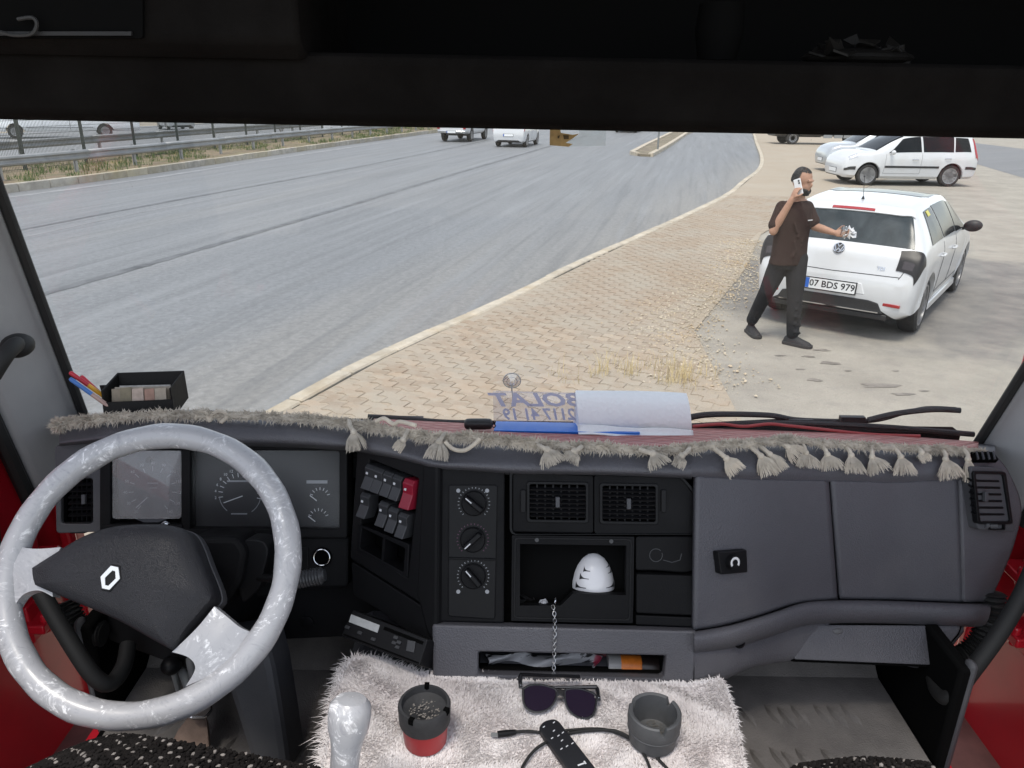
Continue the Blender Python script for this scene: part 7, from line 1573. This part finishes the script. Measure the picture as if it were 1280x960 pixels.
# key chain hanging from the compartment
kc = thing('chain', 'thin steel chain hanging from the compartment over the tray', 'chain', pF.pt(693, 856, .02)); mb = MB(); P = [pF.pt(691, 757, .004), pF.pt(693, 768, .006), pF.pt(693.5, 790, .022), pF.pt(692.5, 820, .022), pF.pt(692, 850, .03)]; L_ = cr(P, 12); pts = resample(L_, .0062)
for i, (a, b) in enumerate(zip(pts, pts[1:])):
    d = b - a; c = (a + b) / 2; M = basis(d.cross(FW if i % 2 else RT), d); k = 12; rg = [c + M @ Vector((.0046 * math.cos(2 * math.pi * j / k), .0030 * math.sin(2 * math.pi * j / k), 0)) for j in range(k)]; mb.tube(rg + [rg[0]], .0008, 5, False)
add(mb, 'links', mat('steel chain', (.42, .42, .43), .3, .9), kc); mb = MB(); q0 = pF.pt(694, 752, -.01); mb.torus(q0, .008, .001, basis(RT), 24, 6); add(mb, 'split_ring', M_chrome, kc)
cl = thing('paper_slip', 'small pale crumpled slip at the edge of the compartment', 'paper', pF.pt(679, 756, -.02)); mb = MB(); mb.prism([pF.pt(x, y, -.02) for x, y in ((672, 757), (675, 750), (682, 748.5), (687, 756))], [pF.pt(x, y, -.035) for x, y in ((673, 756), (677, 750), (682, 749), (686, 755))]); mb.ell(pF.pt(680, 754, -.018), (.006, .006, .006)); add(mb, 'fold', mat('grey paper', (.4, .4, .42), .8), cl, smooth=False)
wr2 = thing('keys', 'bunch of dark keys lying in the compartment', 'keys', pF.pt(668, 757, -.05)); mb = MB()
for k in range(6): a = pF.pt(655 + k * 6, 752 - (k % 3) * 3, -.03 - .01 * k); mb.box(a, (.018, .004, .0012), Matrix.Rotation(random.random() * 2, 3, 'Y') @ Matrix.Rotation(random.random() * 3, 3, 'Z'))
add(mb, 'key_blades', mat('dark steel', (.06, .06, .062), .35, .8), wr2, smooth=False)
# things in the tray: printed bag, orange-lidded pot, dark red sleeve
tp = Plane(Q(640, 480, 1.46), -FW)
bag = thing('printed_bag', 'crumpled white plastic bag with black print stuffed in the tray', 'bag', tp.pt(690, 845)); rows = []
for j, yy in enumerate((817, 823, 829, 836, 842, 846)):
    rows.append([tp.pt(x + 6 * math.sin(j + i), yy + .02 * (x - 620) * .4 + 2 * math.sin(i * 1.7 + j), .012 * math.sin(i * 1.3 + j * 1.1) - .02 - .01 * (j == 0)) for i, x in enumerate((606, 622, 640, 658, 676, 694, 712, 730, 748))])
def bagm():
    n = NT('printed film'); v = n.map(n.P, (1, 1, 1), rot=(0, R(20), 0)); l = n.noise(70, 3, n.map(v, (.25, 1, 1.8))); k = n.ramp(l, .56, .60); blob = n.ramp(n.noise(16, 2), .44, .50); c = n.mix(n.math('MULTIPLY', k, blob), (.42, .42, .43), (.02, .02, .022)); c = n.mix(n.ramp(n.noise(13, 1, n.map(n.P, loc=(3, 1, 2))), .66, .69), c, (.3, .03, .06)); return n.fin(c, .35)
mb = MB(); mb.grid(surf(rows, 5, 5)); add(mb, 'bag_film', bagm(), bag, solid=.002)
pot = thing('orange_pot', 'small tub with orange band and dark end lying in the tray', 'tub', tp.pt(795, 847)); a, b = tp.pt(759, 832, -.03), tp.pt(830, 836, -.03); ax = (b - a).normalized(); Lp = (b - a).length
for nm, t0_, t1_, r_, m_ in (('clear_end', 0, .24, .0225, mat('cloudy plastic', (.3, .29, .28), .3)), ('orange_band', .22, .58, .0235, mat('orange band', (.62, .17, .02), .4, var=.2, vs=60)), ('dark_end', .57, .96, .0228, mat('dark brown lid', (.02, .014, .012), .35)), ('steel_ring', .95, .985, .0232, M_chrome)):
    mb = MB(); mb.lathe([(.001, Lp * t0_), (r_ * .96, Lp * t0_), (r_, Lp * t0_ + .003), (r_, Lp * t1_ - .002), (r_ * .96, Lp * t1_), (.001, Lp * t1_)], 30, a, basis(ax)); add(mb, nm, m_, pot)
slv = thing('red_sleeve', 'dark red card sleeve between the bag and the tub in the tray', 'sleeve', tp.pt(745, 846)); mb = MB(); mb.plate(tp, [(722, 845), (752, 822), (762, 826), (758, 847)], -.045, .006); add(mb, 'card', mat('dark red card', (.09, .01, .015), .5), slv, smooth=False)
# things on the rug
ZI = ZG + .012
def at_rug(x, y): return G(x, y, ZI)
b0 = at_rug(532, 926); ra = thing('red_ashtray', 'red cup ashtray with black rubber lid on the fur rug', 'ashtray', b0); M_rubb = mat('black rubber lid', (.03, .03, .032), .7, var=.2, vs=40, bump=.3, bs=90)
mb = MB(); mb.lathe([(.001, 0), (.033, 0), (.0355, .004), (.039, .050), (.001, .040)], 36, b0); add(mb, 'cup', mat('red plastic cup', (.38, .012, .018), .4, var=.1), ra)
mb = MB(); mb.lathe([(.0405, .043), (.0425, .047), (.0435, .078), (.0415, .082), (.0375, .082), (.036, .070), (.020, .062), (.006, .055), (.001, .045)], 40, b0); ld = add(mb, 'lid', M_rubb, ra)
for a in (1.57, 4.3, 5.9): mb = MB(); e = Vector((math.cos(a), math.sin(a), 0)); mb.box(b0 + e * .0405 + Vector((0, 0, .079)), (.004, .004, .005), basis((0, 0, 1), e)); add(mb, 'cigarette_notch', M_void, ld)
mb = MB()
for k in range(160): a = random.random() * 6.28; r_ = .033 * math.sqrt(random.random()); c = b0 + Vector((r_ * math.cos(a), r_ * math.sin(a), .0625 + .2 * max(0, r_ - .02))); l = random.uniform(.0008, .0022); mb.poly([c + Vector((l, 0, .001)), c + Vector((0, l, .0014)), c + Vector((-l, -l, .001))])
add(mb, 'ash', mat('grey ash', (.22, .2, .18), .95), ld, smooth=False, kind='stuff')
b1 = at_rug(815, 926); ga = thing('grey_ashtray', 'grey rubber ashtray bowl with notched rim on the fur rug', 'ashtray', b1); M_gr = mat('grey silicone', (.075, .077, .08), .55, var=.15, vs=30, bump=.2, bs=80)
mb = MB(); n_ = 64; rg = []
def ga_z(a, z): return z
for r_, z in ((.001, 0), (.034, 0), (.039, .005), (.0415, .030), (.043, .034), (.0445, .050), (.0435, .064), (.041, .066), (.0365, .064), (.034, .040), (.028, .020), (.014, .014), (.001, .013)):
    ring_ = []
    for k in range(n_):
        a = 2 * math.pi * k / n_; zz = z
        for na in (-1.45, .75, 2.6):
            if abs((a - na + math.pi) % (2 * math.pi) - math.pi) < .11 and z > .05: zz = .050 + (z - .05) * .1
        ring_.append(b1 + Vector((r_ * math.cos(a), r_ * math.sin(a), zz)))
    rg.append(ring_)
mb.loft(rg); add(mb, 'bowl', M_gr, ga, smooth=True)
mb = MB(); mb.torus(b1 + Vector((0, 0, .032)), .0424, .0012, None, 48, 6); add(mb, 'moulded_ring', M_gr, ga)
mb = MB()
for k in range(120): a = random.random() * 6.28; r_ = .026 * math.sqrt(random.random()); c = b1 + Vector((r_ * math.cos(a), r_ * math.sin(a), .0155 + .25 * max(0, r_ - .014))); l = random.uniform(.001, .003); mb.poly([c + Vector((l, 0, .001)), c + Vector((0, l, .0014)), c + Vector((-l, -l, .001))])
add(mb, 'ash', mat('dark ash', (.10, .095, .09), .95), ga, smooth=False, kind='stuff')
# sunglasses
zz = lambda p: (640 + p[0] / 5.82, 840 + p[1] / 5.82)
l1 = [zz(p) for p in ((85, 125), (130, 100), (200, 95), (270, 110), (322, 135), (318, 185), (290, 240), (245, 276), (180, 288), (120, 270), (88, 220))]; l2 = [zz(p) for p in ((384, 150), (400, 130), (480, 124), (560, 145), (606, 175), (608, 230), (590, 300), (545, 334), (480, 325), (420, 280), (390, 210))]
gb0 = G(697, 889, ZI); pGl = Plane(gb0 + Vector((0, .0, .012)), Vector((.05, -.50, .86))); gs = thing('sunglasses', 'black framed sunglasses with purple gradient lenses lying on the fur rug', 'sunglasses', gb0)
M_fr = mat('glossy black acetate', (.010, .010, .012), .2, coat=.4); M_gl = mat('dark violet lens', (.018, .012, .024), .08, spec=.5); out_ = lambda L, f: [(sum(q[0] for q in L) / len(L) + (x - sum(q[0] for q in L) / len(L)) * f, sum(q[1] for q in L) / len(L) + (y - sum(q[1] for q in L) / len(L)) * f) for x, y in L]
for L in (l1, l2):
    Ls = [tuple(p)[:2] for p in cr([(*p, 0) for p in L + [L[0]]], 4)[:-1]]; mb = MB(); mb.frame(pGl, out_(Ls, 1.10), out_(Ls, .96), .002, .005); add(mb, 'lens_frame', M_fr, gs, smooth=False, bevel=.001); mb = MB(); mb.plate(pGl, out_(Ls, 1.0), -.0005, .0016); add(mb, 'lens', M_gl, gs, smooth=False)
mb = MB(); mb.plate(pGl, [zz(p) for p in ((312, 128), (345, 122), (392, 132), (392, 200), (372, 182), (350, 168), (318, 180))], .001, .004); add(mb, 'bridge', M_fr, gs, smooth=False, bevel=.001)
for a_, s_ in (((60, 88), -1), ((628, 180), 1)):
    p = pGl.pt(*zz(a_), 0); mb = MB(); q = p + Vector((.0, .028, -.004)); e = p + Vector((-.11 * s_, .034, -.012)); mb.tube([p + Vector((0, .0, 0)), p + Vector((0, .018, 0)), q, q.lerp(e, .5), e], [.0035, .0042, .004, .003, .0035], 8); add(mb, 'temple', M_fr, gs)
    mb = MB(); mb.plate(pGl, [zz((a_[0] + dx_, a_[1] + dy_)) for dx_, dy_ in ((-14, -10), (16, -8), (18, 32), (-12, 30))], .0015, .005); add(mb, 'hinge_block', M_fr, gs, smooth=False, bevel=.0012)
    mb = MB(); mb.ell(pGl.pt(*zz((a_[0] + 4, a_[1] + 6)), .0018), (.0015, .0012, .0008)); add(mb, 'rivet', M_chrome, gs)
# remote control
pZ = Plane((0, 0, ZI + .014), (0, 0, 1)); rm_b = G(705, 935, ZI); rm = thing('remote_control', 'slim black remote control lying across the cable on the rug', 'remote', rm_b)
q4 = [zz(p) for p in ((190, 402), (232, 352), (305, 336), (340, 352), (648, 745), (448, 760))]
mb = MB(); mb.plate(pZ, rq(q4, 5, 5), 0, .013); add(mb, 'remote_body', mat('black remote plastic', (.012, .012, .014), .4), rm, smooth=False, bevel=.003, bseg=3)
for p in ((232, 400), (305, 368), (305, 428), (370, 442), (338, 464), (292, 482), (364, 499), (440, 520), (400, 541), (360, 560)):
    c = pZ.pt(*zz(p)); M = Matrix.Rotation(.75, 3, 'Z'); mb = MB(); mb.box(c + Vector((0, 0, .0004)), (.0022, .0007, .0004), M); add(mb, 'key_mark', M_prnt, rm, smooth=False)
mb = MB(); c = pZ.pt(*zz((505, 672))); mb.box(c + Vector((0, 0, .0004)), (.0065, .0012, .0004), Matrix.Rotation(.42, 3, 'Z')); mb.box(c + Vector((.006, .0035, .0004)), (.0012, .003, .0004), Matrix.Rotation(.42, 3, 'Z')); add(mb, 'maker_mark', M_prnt, rm, smooth=False)
# charging cable
pc_ = [(650, 968), (655, 955), (668, 938), (686, 926), (706, 918), (740, 913), (770, 914), (790, 925), (806, 945), (815, 968)]; pc2 = [(645, 915), (660, 914), (680, 916), (700, 914), (740, 911), (765, 914), (790, 925), (815, 942), (838, 965)]
cb = thing('charging_cable', 'thin black charging cable looped over the fur rug', 'cable', at_rug(640, 917)); zc = lambda x, y, h=.003: G(x, y, ZI + h)
mb = MB(); mb.tube(cr([zc(*p) for p in pc2], 8), .0026, 8); mb.tube(cr([zc(p[0], p[1], .006) for p in pc_], 8), .0026, 8); add(mb, 'cord', M_rub, cb)
mb = MB(); mb.tube([zc(645, 915), zc(634, 916.5), zc(622, 918)], [.004, .0055, .0055], 10); add(mb, 'plug', M_blk2, cb); mb = MB(); p = zc(618, 918.5); mb.box(p, (.006, .0035, .0014)); add(mb, 'plug_tip', M_zinc, cb)
